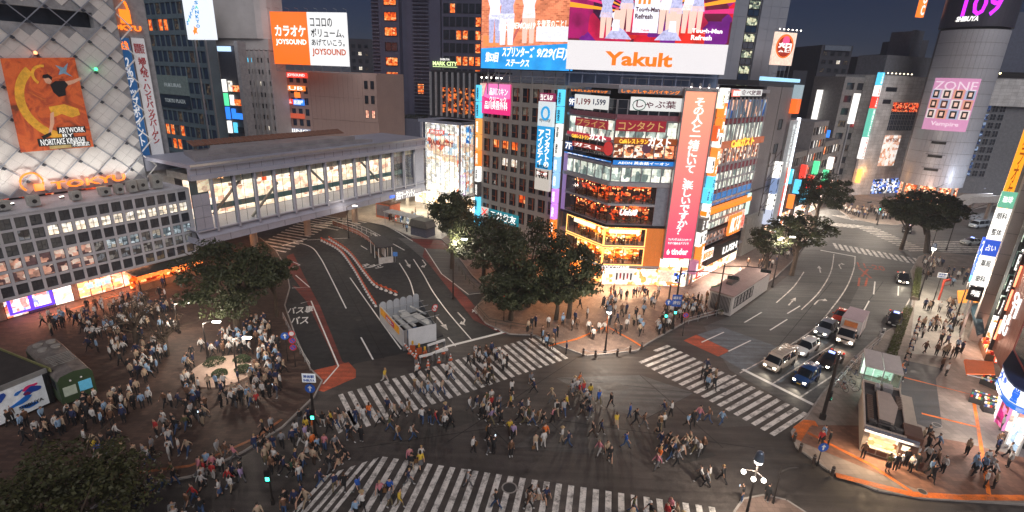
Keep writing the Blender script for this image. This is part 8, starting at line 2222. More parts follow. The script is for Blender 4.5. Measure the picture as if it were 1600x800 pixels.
car('van','cream van with a long roof rack waiting first in the left lane',(30.79,52.88),A1,paintm('cream_paint',(.62,.52,.43)),'van','delivery_van',rack=True)
car('wagon','white estate car behind the cream van',(35.64,56.64),A1 + .02,paintm('white_car_paint',(.75,.74,.72)))
car('suv','silver-grey off-road car behind the white estate car',(40.84,61.75),A1 + .1,paintm('silver_blue_paint',(.3,.33,.38)))
car('sedan','orange-red car beside the lorry cargo box',(45.46,66.13),A1 + .18,paintm('red_paint',(.5,.05,.02)))
car('kei','small blue box-shaped van waiting first in the middle lane',(32.11,49.66),A1,paintm('blue_paint',(.02,.07,.22)),'van','small_van',plate=mat('yellow_plate',(.7,.45,.05)))
car('sedan','dark taxi with a blue-white roof lamp behind the small blue van',(36.96,53.76),A1 + .03,paintm('black_orange_paint',(.03,.02,.02)),'taxi','taxi',taxi=(.3,.4,1))
car('sedan','black taxi alone in the right lane beside the planter',(52.65,65.96),heading((63.18,80.33),(50.38,62.72)),paintm('black_paint',(.012,.012,.014)),'taxi','taxi',taxi=(.6,.55,.9),lights=False)
car('sedan','black car just past the far zebra crossing',(65.22,82.53),heading((68.02,87.4),(62.14,78.06)),paintm('black_paint_b',(.01,.01,.012)))
car('van','pale blue-white van on the far side street right of the round tree',(110.61,122),math.radians(200),paintm('pale_blue_paint',(.5,.58,.68)),'van','delivery_van',lights=False)
car('sedan','silver taxi on the far side street nearer than the pale van',(96.65,107.08),math.radians(195),paintm('silver_paint',(.45,.5,.52)),'taxi','taxi',lights=False,taxi=(.5,.8,.9))
car('sedan','dark car half hidden under the far round tree',(89.17,115.76),math.radians(235),paintm('black_paint_b',(.01,.01,.012)),'car','parked_car',taxi=(1,.3,.02),lights=False)
tp_ = (42.97,60.17); a = A1 + .16
lo = thing('box_lorry','white box lorry with a pinkish roof and orange-lit cab among the waiting cars','lorry',(tp_[0],tp_[1],.006),a)
PKW = paintm('lorry_cab_paint',(.68,.58,.52))
inst('cab',loft([(1.2,.55,1.5,2.15,.92,.8),(1.3,.45,1.5,2.3,.95,.84),(2.35,.45,1.5,2.28,.95,.84),(2.72,.45,1.35,1.42,.95,.86),(2.85,.5,1.0,1.1,.92,.84)],PKW,CARG),lo)
MB().box(-3.4,1.05,-1.08,1.08,.95,3.15).build('cargo_box',mat('lorry_box_white',(.62,.6,.6),.5,var=.06),lo)
MB().box(-3.45,1.1,-1.12,1.12,3.16,3.22).build('cargo_roof',mat('lorry_roof_pink',(.5,.38,.42),.5,var=.05),lo)
MB().box(-3.3,2.2,-.7,.7,.55,.94).build('chassis',BLACKM,lo)
for u in (-3.3,-1.2,1.0): MB().box(u - .04,u + .04,-1.11,-1.085,.95,3.15).box(u - .04,u + .04,1.085,1.11,.95,3.15).build('box_rib',STEEL,lo)
add_wheels(lo,(-2.2,2.0),.98,.4,.26)
for s in (-1,1):
 MB().box(2.8,2.92,s * .68 - .14,s * .68 + .14,.72,.95).build('headlight',HL,lo); MB().box(2.4,2.6,s * 1.0,s * 1.2,1.5,2.0).build('mirror',BLACKM,lo); MB().box(2.86,2.9,s * .3 - .2,s * .3 + .2,.5,.62).build('number_plate' if s > 0 else 'bumper_plate',PLATE if s > 0 else BLACKM,lo)
MB().box(2.9,2.93,-.5,.5,.98,1.2).build('grille',BLACKM,lo); MB().box(.9,1.3,-.7,.7,2.3,2.9).build('wind_deflector',mat('orange_deflector',(.6,.2,.06),.4),lo)
f = Vector((math.cos(a),math.sin(a),0)); point_light('headlight_beam',tuple(Vector((tp_[0],tp_[1],.85)) + f * 3.05),70,(1,.6,.4),.1,spot=100,aim=tuple(Vector((tp_[0],tp_[1],0)) + f * 7))
def scooter(lab,p,ang,body,name='scooter',cat='scooter',z=0):
 t = thing(name,lab,cat,(p[0],p[1],z),ang,'two-wheelers by the road')
 ty,ri = wheel_meshes(.24,.1)
 for x_ in (-.6,.6):
  o = inst('wheel',ty,t,(x_,0,.24)); inst('rim',ri,o)
 MB().prism_xz([(-.8,.45),(-.75,.75),(-.1,.7),(.05,.35),(.35,.35),(.5,.95),(.62,.95),(.5,.25),(-.3,.22)],-.14,.14).build('body',body,t)
 MB().box(-.8,-.05,-.13,.13,.76,.86).build('seat',BLACKM,t)
 MB().tube([(.45,-.3,1.05),(.55,0,1.0),(.45,.3,1.05)],.02,5).tube([(.62,0,.3),(.5,0,1.0)],.03,5).build('handlebar',CHR,t)
 MB().ball((.62,0,.9),.08,6).build('headlight',CW_,t); MB().box(-1.0,-.72,-.15,.15,.85,1.15).build('top_box',body,t)
def bicycle(lab,p,ang,fm,z=.13):
 t = thing('bicycle',lab,'bicycle',(p[0],p[1],z),ang,'bicycles parked by the kiosk')
 for x_ in (-.52,.52):
  b = MB(); n = 14
  b.tube([(x_ + .33 * math.cos(2 * PI * k / n),0,.34 + .33 * math.sin(2 * PI * k / n)) for k in range(n + 1)],.018,4)
  for k in range(3): c_ = math.cos(PI * k / 3) * .32; d_ = math.sin(PI * k / 3) * .32; b.tube([(x_ - c_,0,.34 - d_),(x_ + c_,0,.34 + d_)],.004,3)
  b.build('wheel',RUB,t)
 MB().tube([(-.52,0,.34),(-.15,0,.36),(.38,0,.8),(-.2,0,.78),(-.52,0,.34)],.02,5).tube([(-.15,0,.36),(-.24,0,.9)],.02,5).tube([(.52,0,.34),(.36,0,.98)],.02,5).build('frame',fm,t)
 MB().box(-.36,-.12,-.07,.07,.9,.96).build('saddle',BLACKM,t); MB().tube([(.3,-.26,1.0),(.36,0,1.0),(.3,.26,1.0)],.015,4).build('handlebar',CHR,t); MB().box(.45,.75,-.15,.15,.75,.97).build('basket',STEEL,t)
scooter('white scooter waiting by the lane line below the black taxi',(47.58,60.89),heading((49.4,62.64),(45.63,58.87)),WHITE)
for k,(q,l,c) in enumerate((((35.04,48.27),'first','red_paint'),((36.49,49.59),'second','silver_paint'),((37.94,50.97),'third','blue_paint'),((39.3,52.4),'fourth','black_paint'),((35.88,48.09),'fifth','white_car_paint'),((40.49,53.74),'last','black_paint'))):
 bicycle('%s bicycle of the row between signal mast and glass subway entrance, counted from the mast' % l,q,math.radians(115 + 11 * k),M[c])
for k,(q,l) in enumerate((((78.02,93.6),'left'),((71.41,85.57),'right'))):
 scooter('%s dark motorcycle parked by the short planter near the far crossing' % l,q,1.2 + k,M['black_paint'] if k else M['red_paint'],'motorcycle','motorcycle',.13)
# ================================================================ trees
BARK = mat('bark',(.07,.05,.035),.9,var=.4,scale=3,bump=.4)
def leafmat(name,c):
 m,t,b = _nodes(name); N,L = t.nodes,t.links
 tc = N.new('ShaderNodeTexCoord'); n1 = N.new('ShaderNodeTexNoise'); n1.inputs['Scale'].default_value = 2.6; n1.inputs['Detail'].default_value = 6; n1.inputs['Roughness'].default_value = .75
 L.new(tc.outputs['Object'],n1.inputs['Vector'])
 cr = N.new('ShaderNodeValToRGB'); e = cr.color_ramp.elements
 e[0].position = .32; e[0].color = (*[x * .55 for x in c],1); e[1].position = .68; e[1].color = (c[0] * 1.7,c[1] * 1.5,c[2] * 1.2,1)
 L.new(n1.outputs['Fac'],cr.inputs['Fac']); L.new(cr.outputs[0],b.inputs['Base Color']); b.inputs['Roughness'].default_value = .65
 b.inputs['Subsurface Weight'].default_value = 0
 M[name] = m; return m
LEAF = leafmat('dark_green_leaves',(.03,.041,.015)); LEAF2 = leafmat('olive_leaves',(.038,.044,.014))
def crown_mesh(seed,clumps,per,leaf,flat=.75):
 rr = random.Random(seed); V,Fc = [],[]
 for c in range(clumps):
  while True:
   p = Vector((rr.uniform(-1,1),rr.uniform(-1,1),rr.uniform(-1,1)))
   if .28 < p.length < .9: break
  p.z *= flat
  cr = rr.uniform(.12,.27)
  for k in range(per):
   d = Vector((rr.gauss(0,1),rr.gauss(0,1),rr.gauss(0,1))).normalized() * cr * rr.uniform(.35,1.0) ** .6
   q = p + Vector((d.x,d.y,d.z * .7))
   n = (d.normalized() * .6 + Vector((rr.gauss(0,.6),rr.gauss(0,.6),.6 + rr.gauss(0,.5)))).normalized()
   a = n.orthogonal().normalized(); t = rr.uniform(0,6.28); b_ = n.cross(a)
   a,b_ = a * math.cos(t) + b_ * math.sin(t),b_ * math.cos(t) - a * math.sin(t)
   s = leaf * rr.uniform(.6,1.4); i = len(V)
   V += [tuple(q - a * s),tuple(q + b_ * s * .5),tuple(q + a * s),tuple(q - b_ * s * .5)]
   Fc.append((i,i + 1,i + 2,i + 3))
 me = bpy.data.meshes.new('crown'); me.from_pydata(V,[],Fc); return me
CR = [crown_mesh(11,95,120,.034),crown_mesh(23,105,120,.04,.62),crown_mesh(37,110,150,.026),crown_mesh(5,62,100,.045,.7)]
for m_,l in zip(CR,(LEAF,LEAF,LEAF2,LEAF)): m_.materials.append(l)
def tree(lab,p,ctr_z,rad,v=0,g='street trees',z0=.13,rz=0,off=(0,0),sz=1.0,bare=False,name='broadleaf_tree',leaf=None):
 t = thing(name,lab,'tree',(p[0],p[1],z0),rz,g)
 rr = random.Random(int(p[0] * 7 + p[1] * 3))
 H0 = ctr_z - z0
 b = MB().tube([(0,0,0),(off[0] * .3 + .1,off[1] * .3,H0 * .4),(off[0] * .7,off[1] * .7,H0 * .75)],.06 * rad + .1,8,0,.035 * rad + .05)
 tip = []
 for k in range(9 if not bare else 14):
  a = 2 * PI * k / (9 if not bare else 14) + rr.uniform(-.3,.3); l = rad * rr.uniform(.5,.85); st_z = H0 * rr.uniform(.35,.75)
  e = (off[0] + l * math.cos(a),off[1] + l * math.sin(a),H0 + rad * sz * rr.uniform(-.2,.55))
  mid = ((off[0] + e[0]) * .45,(off[1] + e[1]) * .45,st_z + (e[2] - st_z) * .6)
  b.tube([(off[0] * .5,off[1] * .5,st_z),mid,e],.03 * rad,5,0,.008 * rad); tip.append((mid,e))
  for q in range(3 if not bare else 5):
   f_ = rr.uniform(.3,1); s = tuple(mid[i] + (e[i] - mid[i]) * f_ for i in range(3)); e2 = (s[0] + rr.uniform(-.4,.4) * rad,s[1] + rr.uniform(-.4,.4) * rad,s[2] + rr.uniform(-.05,.35) * rad)
   b.tube([s,e2],.01 * rad,4,0,.003 * rad)
   if bare:
    for w2 in range(2): b.tube([e2,(e2[0] + rr.uniform(-.2,.2) * rad,e2[1] + rr.uniform(-.2,.2) * rad,e2[2] + rr.uniform(0,.2) * rad)],.004 * rad,3)
 b.build('trunk',BARK,t)
 if not bare:
  inst('crown',CR[v],t,(off[0],off[1],H0),rr.uniform(0,6),(rad,rad,rad * sz))
 return t
c = (-31.7,54.81)
tree('biggest dark tree on the station plaza, hiding the end of the low block',(c[0],c[1]),7.6,5.5,0,sz=1.08)
c = (-29.49,60.27)
tree('smaller dark tree joined to the right side of the biggest plaza tree',(c[0],c[1]),6.4,3.0,3)
c = (-25.52,22.91)
tree('large yellowish-green tree filling the bottom left corner',(c[0],c[1]),6.0,5.2,2,sz=.95)
for lab,px,z_,r_,v_,sz_ in (('leftmost tree of the centre island, in front of the lit station glass',(-9.71,80.29),9.6,4.2,1,1.25),
      ('second tree of the centre island from the left',(-4.06,71.24),8.0,5.2,0,1.05),
      ('biggest tree of the centre island, below the teal bank sign',(2.41,66.44),7.2,6.2,0,1.15),
      ('rightmost tree of the centre island, against the golden restaurant',(7.79,63.22),6.8,4.3,3,1.25),
      ('low tree at the front of the centre island',(0.16,61.93),4.6,4.6,1,.8),
      ('low tree at the right front of the centre island',(6.08,62.58),4.6,3.6,1,.9)):
 tree(lab,px,z_,r_,v_,'trees of the centre island',sz=sz_)
tree('thin-trunked tree left of the right road, beside the low entrance building',(46.92,82.95),7.6,5.3,3,off=(1.5,2.5),sz=.8)
c = (40.59,79.59); tree('loose tree in front of the bright shops behind the low entrance building',(c[0],c[1]),7.2,3.6,3,sz=.95)
c = (67.54,114.79); tree('round tree behind the road bend near the far zebra crossings',(c[0],c[1]),8.6,6.6,0,sz=.85)
tree('wide round tree on the far island in front of the metal cylinder',(81.6,99.31),8.6,7.6,1,off=(-1,2),sz=.72)
c = (77.73,100.95); tree('left half crown of the far island tree pair',(c[0],c[1]),8.0,4.8,1,sz=.7)
for lab,px,z_,r_,v_ in (('tall street tree up the hill beside the white sign boards',(194.09,336.07),11,7.5,1),('street tree up the hill nearest the tenant board',(118.1,214.17),9,6.5,3),('street tree up the hill left of the silver store wing',(137.99,227.22),9,5.5,3),('dense street tree below the white sign boards up the street',(108.45,183.1),8.5,6.5,0),('highest street tree of the hill, under the dark skyline',(398.3,721.05),13,7.0,1)):
 tree(lab,px,z_,r_,v_,'trees up the shopping street')
tree('bare branched small tree in the plaza crowd',(-41.77,52.23),3.8,4.0,0,bare=True,name='bare_tree')
tree('small bare tree beside the plaza street lamps',(-36.92,50.02),3.4,3.0,0,bare=True,name='bare_tree')
# ================================================================ people
def person_mesh(name,J,sitting=False):
 """one skin over a skeleton: J maps joints to places"""
 order = ['pelvis','waist','chest','neck','chin','head','crown','sl','el','hl','fl','sr','er','hr','fr','hipl','kl','al','tl','hipr','kr','ar','tr','nose']
 R0 = dict(pelvis=(.155,.115),waist=(.135,.1),chest=(.17,.115),neck=(.06,.06),chin=(.075,.08),head=(.088,.1),crown=(.07,.08),sl=(.065,.065),el=(.046,.046),hl=(.032,.032),fl=(.04,.02),sr=(.065,.065),er=(.046,.046),hr=(.032,.032),fr=(.04,.02),
              hipl=(.095,.1),kl=(.062,.065),al=(.042,.045),tl=(.045,.03),hipr=(.095,.1),kr=(.062,.065),ar=(.042,.045),tr=(.045,.03),nose=(.02,.02))
 E = [('pelvis','waist'),('waist','chest'),('chest','neck'),('neck','chin'),('chin','head'),('head','crown'),('chest','sl'),('sl','el'),('el','hl'),('hl','fl'),('chest','sr'),('sr','er'),('er','hr'),('hr','fr'),
         ('pelvis','hipl'),('hipl','kl'),('kl','al'),('al','tl'),('pelvis','hipr'),('hipr','kr'),('kr','ar'),('ar','tr')]
 order = [o for o in order if o != 'nose']
 me = bpy.data.meshes.new(name)
 me.from_pydata([J[o] for o in order],[(order.index(a),order.index(b)) for a,b in E],[])
 o = bpy.data.objects.new(name,me); col.objects.link(o)
 sk = o.modifiers.new('skin','SKIN'); sk.use_smooth_shade = True
 if not me.skin_vertices: 
  bm = bmesh.new(); bm.from_mesh(me); bm.verts.layers.skin.verify(); bm.to_mesh(me); bm.free()
 for i,k in enumerate(order):
  me.skin_vertices[0].data[i].radius = R0[k]
  me.skin_vertices[0].data[i].use_root = (k == 'pelvis')
 dg = bpy.context.evaluated_depsgraph_get()
 ev = o.evaluated_get(dg); m2 = bpy.data.meshes.new_from_object(ev)
 bm = bmesh.new(); bm.from_mesh(m2)
 bmesh.ops.subdivide_edges(bm,edges=[e for e in bm.edges if e.calc_length() > .22],cuts=1,use_grid_fill=True)
 bmesh.ops.smooth_vert(bm,verts=bm.verts,factor=.35,use_axis_x=True,use_axis_y=True,use_axis_z=True)
 bm.to_mesh(m2); bm.free()
 bpy.data.objects.remove(o); m2.name = name
 for q in range(4): m2.materials.append(M['skin_print'])
 hd,nk = Vector(J['head']),Vector(J['neck']); 
 legs = [('hipl','kl'),('kl','al'),('hipr','kr'),('kr','ar')]
 def dseg(p,a,b):
  a,b = Vector(J[a]),Vector(J[b]); t = max(0,min(1,(p - a).dot(b - a) / max((b - a).length_squared,1e-6))); return (p - a - (b - a) * t).length
 for f in m2.polygons:
  c = f.center; f.use_smooth = True
  ds = {k: dseg(c,*k) for k in E}
  k = min(ds,key=ds.get)
  if k in (('neck','chin'),('chin','head'),('head','crown')): mi = 0
  elif k in (('hl','fl'),('hr','fr')): mi = 0
  elif k in (('el','hl'),('er','hr')): mi = 0 if name.endswith('short') else 1
  elif k in (('al','tl'),('ar','tr')): mi = 3
  elif k[0] in ('hipl','kl','hipr','kr') or k in (('pelvis','hipl'),('pelvis','hipr')): mi = 2
  elif k == ('chest','neck') and c.z > J['neck'][2] - .03: mi = 0
  else: mi = 1
  if k in (('kl','al'),('kr','ar')) and (c - Vector(J[k[1]])).length < .09: mi = 3
  f.material_index = mi
 return m2
def joints(stride=0.0,arms='down',lean=0.0,sit=False,swing=0.0,look=0.0):
 """front is +x, left is +y"""
 z0 = .92 if not sit else .5
 J = {}
 J['pelvis'] = (0,0,z0); J['waist'] = (lean * .2,0,z0 + .18); J['chest'] = (lean * .5,0,z0 + .42); J['neck'] = (lean * .75 + .01,0,z0 + .57)
 J['chin'] = (lean * .9 + .035,look * .02,z0 + .645 - abs(lean) * .1); J['head'] = (lean + .03,look * .03,z0 + .73 - abs(lean) * .12); J['crown'] = (lean + .01,look * .02,z0 + .79 - abs(lean) * .14)
 for s,l in ((1,'l'),(-1,'r')):
  sh = (lean * .55,s * .185,z0 + .47); J['s' + l] = sh
  if arms == 'down' or (arms == 'phone1' and l == 'l') or (arms == 'bag' and l == 'r'):
   w_ = swing * s; J['e' + l] = (sh[0] - .04 + w_ * .18,s * .24,z0 + .21); J['h' + l] = (sh[0] + .03 + w_ * .34,s * .25,z0 - .02); J['f' + l] = (sh[0] + .05 + w_ * .38,s * .24,z0 - .13)
  elif arms in ('phone','phone1'):
   J['e' + l] = (sh[0] + .06,s * .22,z0 + .24); J['h' + l] = (sh[0] + .25,s * .09,z0 + .38); J['f' + l] = (sh[0] + .3,s * .03,z0 + .46)
  elif arms == 'up':
   J['e' + l] = (sh[0] + .16,s * .2,z0 + .4); J['h' + l] = (sh[0] + .26,s * .09,z0 + .62); J['f' + l] = (sh[0] + .3,s * .03,z0 + .7)
  elif arms == 'bag':
   J['e' + l] = (sh[0] - .03,s * .25,z0 + .22); J['h' + l] = (sh[0] + .16,s * .22,z0 + .2); J['f' + l] = (sh[0] + .22,s * .2,z0 + .24)
  elif arms == 'lap':
   J['e' + l] = (sh[0] + .02,s * .23,z0 + .2); J['h' + l] = (sh[0] + .25,s * .13,z0 + .12); J['f' + l] = (sh[0] + .32,s * .08,z0 + .1)
  if sit:
   J['hip' + l] = (.06,s * .1,z0 - .02); J['k' + l] = (.46,s * .12,z0 + .0); J['a' + l] = (.44,s * .12,.09); J['t' + l] = (.57,s * .13,.04)
  else:
   st = stride * s; J['hip' + l] = (.0,s * .095,z0 - .06); J['k' + l] = (st * .22 + .03 + (.1 if st < 0 else 0) * abs(stride),s * .1,.5); J['a' + l] = (st * .42 - .02,s * .1,.09 + (.07 if st < 0 else 0) * abs(stride)); J['t' + l] = (st * .42 + .13,s * .11,.035 + (.0 if st >= 0 else .03) * abs(stride))
 return J
POSES = {'standing': person_mesh('stand_long',joints()),'standing with arms at their sides': person_mesh('stand_short',joints(.12)),
         'walking': person_mesh('walk_long',joints(.75,swing=-.8,lean=.05)),'striding': person_mesh('stride_short',joints(1.0,swing=-1,lean=.08)),'hurrying': person_mesh('hurry_short',joints(-.9,swing=.9,lean=.07)),
         'looking down at a phone': person_mesh('phone_short',joints(.05,'phone1',.05)),'holding up a camera': person_mesh('photo_long',joints(.1,'up')),'carrying a bag on the arm': person_mesh('bag_long',joints(.4,'bag')),
         'sitting': person_mesh('sit_short',joints(0,'lap',.08,True))}
def hairmesh(kind):
 b = MB(); n = 8
 rings = [(.0,.135),(.05,.12),(.085,.085),(.106,.03)] if kind == 'short' else [(-.2,.15),(-.1,.17),(0,.14),(.05,.12),(.085,.085),(.106,.03)]
 rs = [(.1,.0),(.103,0),(.075,0),(.028,0)] if kind == 'short' else [(.085,-.045),(.1,-.035),(.11,-.012),(.104,0),(.075,0),(.028,0)]
 for (z_,_),(r_,x_) in zip(rings,rs):
  for k in range(n):
   a = 2 * PI * k / n
   cx_ = math.cos(a); rr_ = r_
   if cx_ > .5 and z_ < .06: rr_ = r_ * .62 if z_ >= 0 else r_ * .0
   b.v.append((x_ - .012 + rr_ * cx_,rr_ * .92 * math.sin(a),z_ + (.03 if cx_ > .5 and z_ < .06 else 0)))
 m = len(rings)
 for j in range(m - 1):
  for k in range(n):
   q = (k + 1) % n; b.f.append((j * n + k,j * n + q,(j + 1) * n + q,(j + 1) * n + k)); b.m.append(0)
 b.f.append(tuple((m - 1) * n + k for k in range(n))); b.m.append(0)
 me = b.mesh('hair',M['bark'],True); return me
HAIR = {'short': hairmesh('short'),'long': hairmesh('long')}
b = MB().cyl(0,0,.03,.12,.115,10,0,.09).box(.08,.2,-.08,.08,.03,.045); CAPM = b.mesh('cap',WHITE,True)
b = MB().cyl(0,0,.02,.035,.2,12).cyl(0,0,.035,.13,.11,10,0,.09); HATM = b.mesh('hat',WHITE,True)
b = MB().box(-.2,-.08,-.14,.14,-.05,.36); b.box(-.24,-.2,-.1,.1,.0,.2); BACKP = b.mesh('backpack',WHITE)
b = MB().box(-.12,.12,.2,.3,-.3,-.08).tube([(0,.25,-.1),(0,.1,.3),(0,-.1,.45)],.012,4); SHB = b.mesh('shoulder_bag',WHITE)
b = MB().box(-.05,.05,-.15,.15,0,.32).tube([(0,-.08,.32),(0,0,.42),(0,.08,.32)],.01,4); TOTE = b.mesh('tote_bag',WHITE)
b = MB(); n = 8
for k in range(n):
 a,a2 = 2 * PI * k / n,2 * PI * (k + 1) / n; b.poly([(0,0,.32),(.52 * math.cos(a),.52 * math.sin(a),.1),(.52 * math.cos(a2),.52 * math.sin(a2),.1)])
b.tube([(0,0,.32),(0,0,-.55)],.012,4); UMB = b.mesh('umbrella',WHITE)
PHONE = MB().box(-.01,.01,-.04,.04,-.08,.08).mesh('phone',glow('phone_screen',(.6,.8,1),2.5))
def skirtmesh():
 b = MB(); n = 10; prof = [(.15,.98),(.19,.82),(.24,.5)]
 for r_,z_ in prof:
  for k in range(n): b.v.append((r_ * .85 * math.cos(2 * PI * k / n),r_ * math.sin(2 * PI * k / n),z_))
 for j in range(2):
  for k in range(n): q = (k + 1) % n; b.f.append((j * n + q,j * n + k,(j + 1) * n + k,(j + 1) * n + q)); b.m.append(0)
 return b.mesh('skirt',WHITE,True)
SKIRT = skirtmesh()
TOPS = {'white': (.62,.6,.58),'black': (.015,.015,.017),'navy': (.02,.03,.09),'light grey': (.35,.35,.36),'beige': (.45,.34,.24),'red': (.45,.03,.03),'pale blue': (.25,.38,.55),'orange': (.7,.16,.03),'olive': (.1,.1,.04),'brown': (.14,.07,.04),'pink': (.6,.22,.26),'royal blue': (.02,.1,.45),'yellow': (.65,.45,.05),'mid-grey': (.22,.22,.24),'dark green': (.02,.07,.04),'lilac': (.35,.26,.45)}
TW_ = ['white'] * 9 + ['black'] * 8 + ['navy'] * 4 + ['light grey'] * 3 + ['beige'] * 3 + ['red','pale blue','pale blue','orange','olive','brown','brown','pink','royal blue','yellow','mid-grey','dark green','lilac']
BOTS = {'black': (.014,.014,.016),'blue denim': (.04,.08,.18),'beige': (.35,.27,.19),'grey': (.12,.12,.13),'white': (.5,.48,.46),'dark brown': (.05,.03,.02),'khaki': (.16,.13,.07)}
BW_ = ['black'] * 7 + ['blue denim'] * 5 + ['beige'] * 2 + ['grey'] * 3 + ['white','dark brown','khaki']
PM = {}
def pmat(nm,c,r_=.8):
 k = 'cloth_' + nm.replace(' ','_')
 return mat(k,c,r_,var=.18,scale=6)
SKINS = [mat('skin_%d' % k,c,.55,var=.05) for k,c in enumerate(((.5,.29,.2),(.56,.34,.25),(.42,.23,.15),(.3,.16,.1)))]
HAIRC = {'black': mat('hair_black',(.012,.01,.009),.5),'brown': mat('hair_brown',(.06,.03,.015),.5),'blond': mat('hair_blond',(.4,.25,.1),.5)}
SHOE = mat('shoe_dark',(.02,.02,.02),.6); SHOEW = mat('shoe_white',(.5,.5,.5),.6)
seen_l = set(); npers = 0
ZONES = {
 'on the station plaza': ('pedestrians on the station plaza',PI * 2),}
def zone_people(poly,n,where,group,poses,seed,mind=.75,z0=.13,face=None,label_pool=None):
 rr = random.Random(seed); pts = []
 xs,ys = [p[0] for p in poly],[p[1] for p in poly]; tries = 0
 while len(pts) < n and tries < n * 200:
  tries += 1; x_,y_ = rr.uniform(min(xs),max(xs)),rr.uniform(min(ys),max(ys)); ins = False; j = len(poly) - 1; near_h = rr.random()
  if pts and rr.random() < .38:
   b0 = rr.choice(pts); ta = rr.uniform(0,6.28); x_,y_ = b0[0] + .7 * math.cos(ta),b0[1] + .7 * math.sin(ta); near_h = b0[7]
  for i in range(len(poly)):
   if (poly[i][1] > y_) != (poly[j][1] > y_) and x_ < (poly[j][0] - poly[i][0]) * (y_ - poly[i][1]) / (poly[j][1] - poly[i][1]) + poly[i][0]: ins = not ins
   j = i
  if not ins or any((x_ - a) ** 2 + (y_ - b_) ** 2 < .3 for a,b_,*_ in pts) or any((x_ - a) ** 2 + (y_ - b_) ** 2 < r2 * r2 for a,b_,r2 in KEEP): continue
  pts.append((x_,y_,where,group,poses,z0,face,near_h))
 return pts
KEEP = [(gc.location.x - 4.5 * math.cos(gc.rotation_euler.z),gc.location.y - 4.5 * math.sin(gc.rotation_euler.z),4.5),(stg.location.x,stg.location.y,3),((-29.29,47.18)[0],(-29.29,47.18)[1],3.2),((-49.9,70.53)[0],(-49.9,70.53)[1],2.5),
  (kk.location.x + 2.5,kk.location.y + 2.5,4.0),(se.location.x + 2,se.location.y + 2,3)]
for o in bpy.data.objects:
 if o.parent is None and o.get('category') in ('street lamp','signal pole','tree','bollard'): KEEP.append((o.location.x,o.location.y,.45))
STAND = ['standing','standing with arms at their sides','looking down at a phone','carrying a bag on the arm','walking','holding up a camera']
WALK = ['walking','striding','hurrying','walking','carrying a bag on the arm','striding']
allp = []
def Z(*a,**k): allp.extend(zone_people(*a,**k))
Z([(-52.76,57.52),(-46.96,65.62),(-38.17,55.34),(-34.9,44.64),(-39.71,44.3)],140,'on the plaza between train car and bare tree','crowd between the train car and the bare tree',STAND,1)
Z([(-34.74,49.64),(-30.21,59.5),(-24.3,50.43),(-20.82,41.32),(-27.14,40.91),(-31.21,43.77)],120,'on the plaza under the big tree','crowd under the big plaza tree',STAND,2,mind=.65)
Z([(-41.84,43.04),(-31.86,44.85),(-26.88,40.44),(-24.96,34.21),(-29.87,32.51),(-37.08,35.84)],80,'on the open plaza before the train car','crowd on the open plaza',STAND + WALK,3,mind=.9)
Z([(-44.67,38.84),(-42.16,41.96),(-37.51,38.38),(-36.45,35.08),(-40.91,34.83)],17,'in front of the white stage panel','crowd before the stage panel',STAND,4,face=1.2)
Z([(-57.83,53.71),(-54.9,58.23),(-51.44,64.52),(-48.61,68.21),(-50.65,56.82),(-51.69,53.42),(-53.94,50.25)],24,'on the pink-lit pavement by the shop fronts','people along the lit shop fronts',STAND,5,mind=1.0)
Z([(-28.93,32.56),(-19.65,38.57),(-17.69,42.53),(-11.23,36.53),(-13.92,32.01),(-13.34,26.82),(-24.52,26.31)],95,'at the kerb end of the near crossing','crowd stepping onto the near crossing',WALK + STAND[:2],6,mind=.8,z0=.02)
Z([(-17.38,43.39),(-6.7,51.76),(5.01,56.44),(7.03,53.38),(-8.89,41.09),(-12.76,38.11)],44,'on the upper left zebra crossing','pedestrians on the upper left zebra crossing',WALK,7,mind=.9,z0=.02)
Z([(-12.76,38.11),(-5.37,41.31),(6.03,49.99),(10.44,43.32),(6.13,37.53),(-4.65,35.72)],66,'in the middle of the crossing','pedestrians in the middle of the crossing',WALK,8,mind=.9,z0=.02)
Z([(6.13,37.53),(10.44,43.32),(18.92,42.84),(23.49,39.38),(18.13,33),(10.87,33.99)],40,'on the right half of the crossing','pedestrians on the right half of the crossing',WALK,9,mind=1.3,z0=.02)
Z([(-12.96,32.06),(-8.84,35.49),(14.28,31.83),(14.36,29.17),(-12.45,27.91)],30,'on the near zebra crossing','pedestrians on the near zebra crossing',WALK,10,mind=1.1,z0=.02)
Z([(15.86,53.47),(19.5,56.01),(28.14,42.92),(24.8,40.35)],8,'on the right zebra crossing','pedestrians on the right zebra crossing',WALK,11,mind=1.6,z0=.02)
Z([(6.2,62.69),(14.64,73.33),(22.1,72.35),(15.96,57.32),(8.02,55.89)],60,'before the golden shopfront of the corner building','crowd before the golden shopfront',WALK + STAND,12,mind=.8)
Z([(17.35,57.92),(21.96,68.2),(28.34,71.05),(33.21,71.52),(33.23,69.25),(23.24,63.41)],75,'waiting behind the guard rail by the masts','crowd waiting behind the guard rail',STAND,13,mind=.6)
Z([(26.28,38.69),(29.93,40.65),(37.83,40.22),(47.04,40.76),(41.26,34.32),(31.53,34.37),(27.28,35.96)],32,'between kiosk and orange guide path','people near the kiosk',WALK + STAND,14,mind=1.1)
Z([(62.58,74.32),(68.91,74.92),(54.17,56.37),(48.01,50.39),(49.75,58.38)],44,'in the shopping street on the right','pedestrians in the right shopping street',WALK + STAND,15,mind=.9)
Z([(34.2,40.01),(38.44,40.26),(37.53,39.33),(33.61,39.11)],4,'at the serving window of the kiosk','customers at the kiosk window',STAND,16,mind=.9)
Z([(76.45,93.42),(87,94.64),(76.8,80.88),(65.61,77.1)],30,'beyond','x',STAND,17,mind=.7)
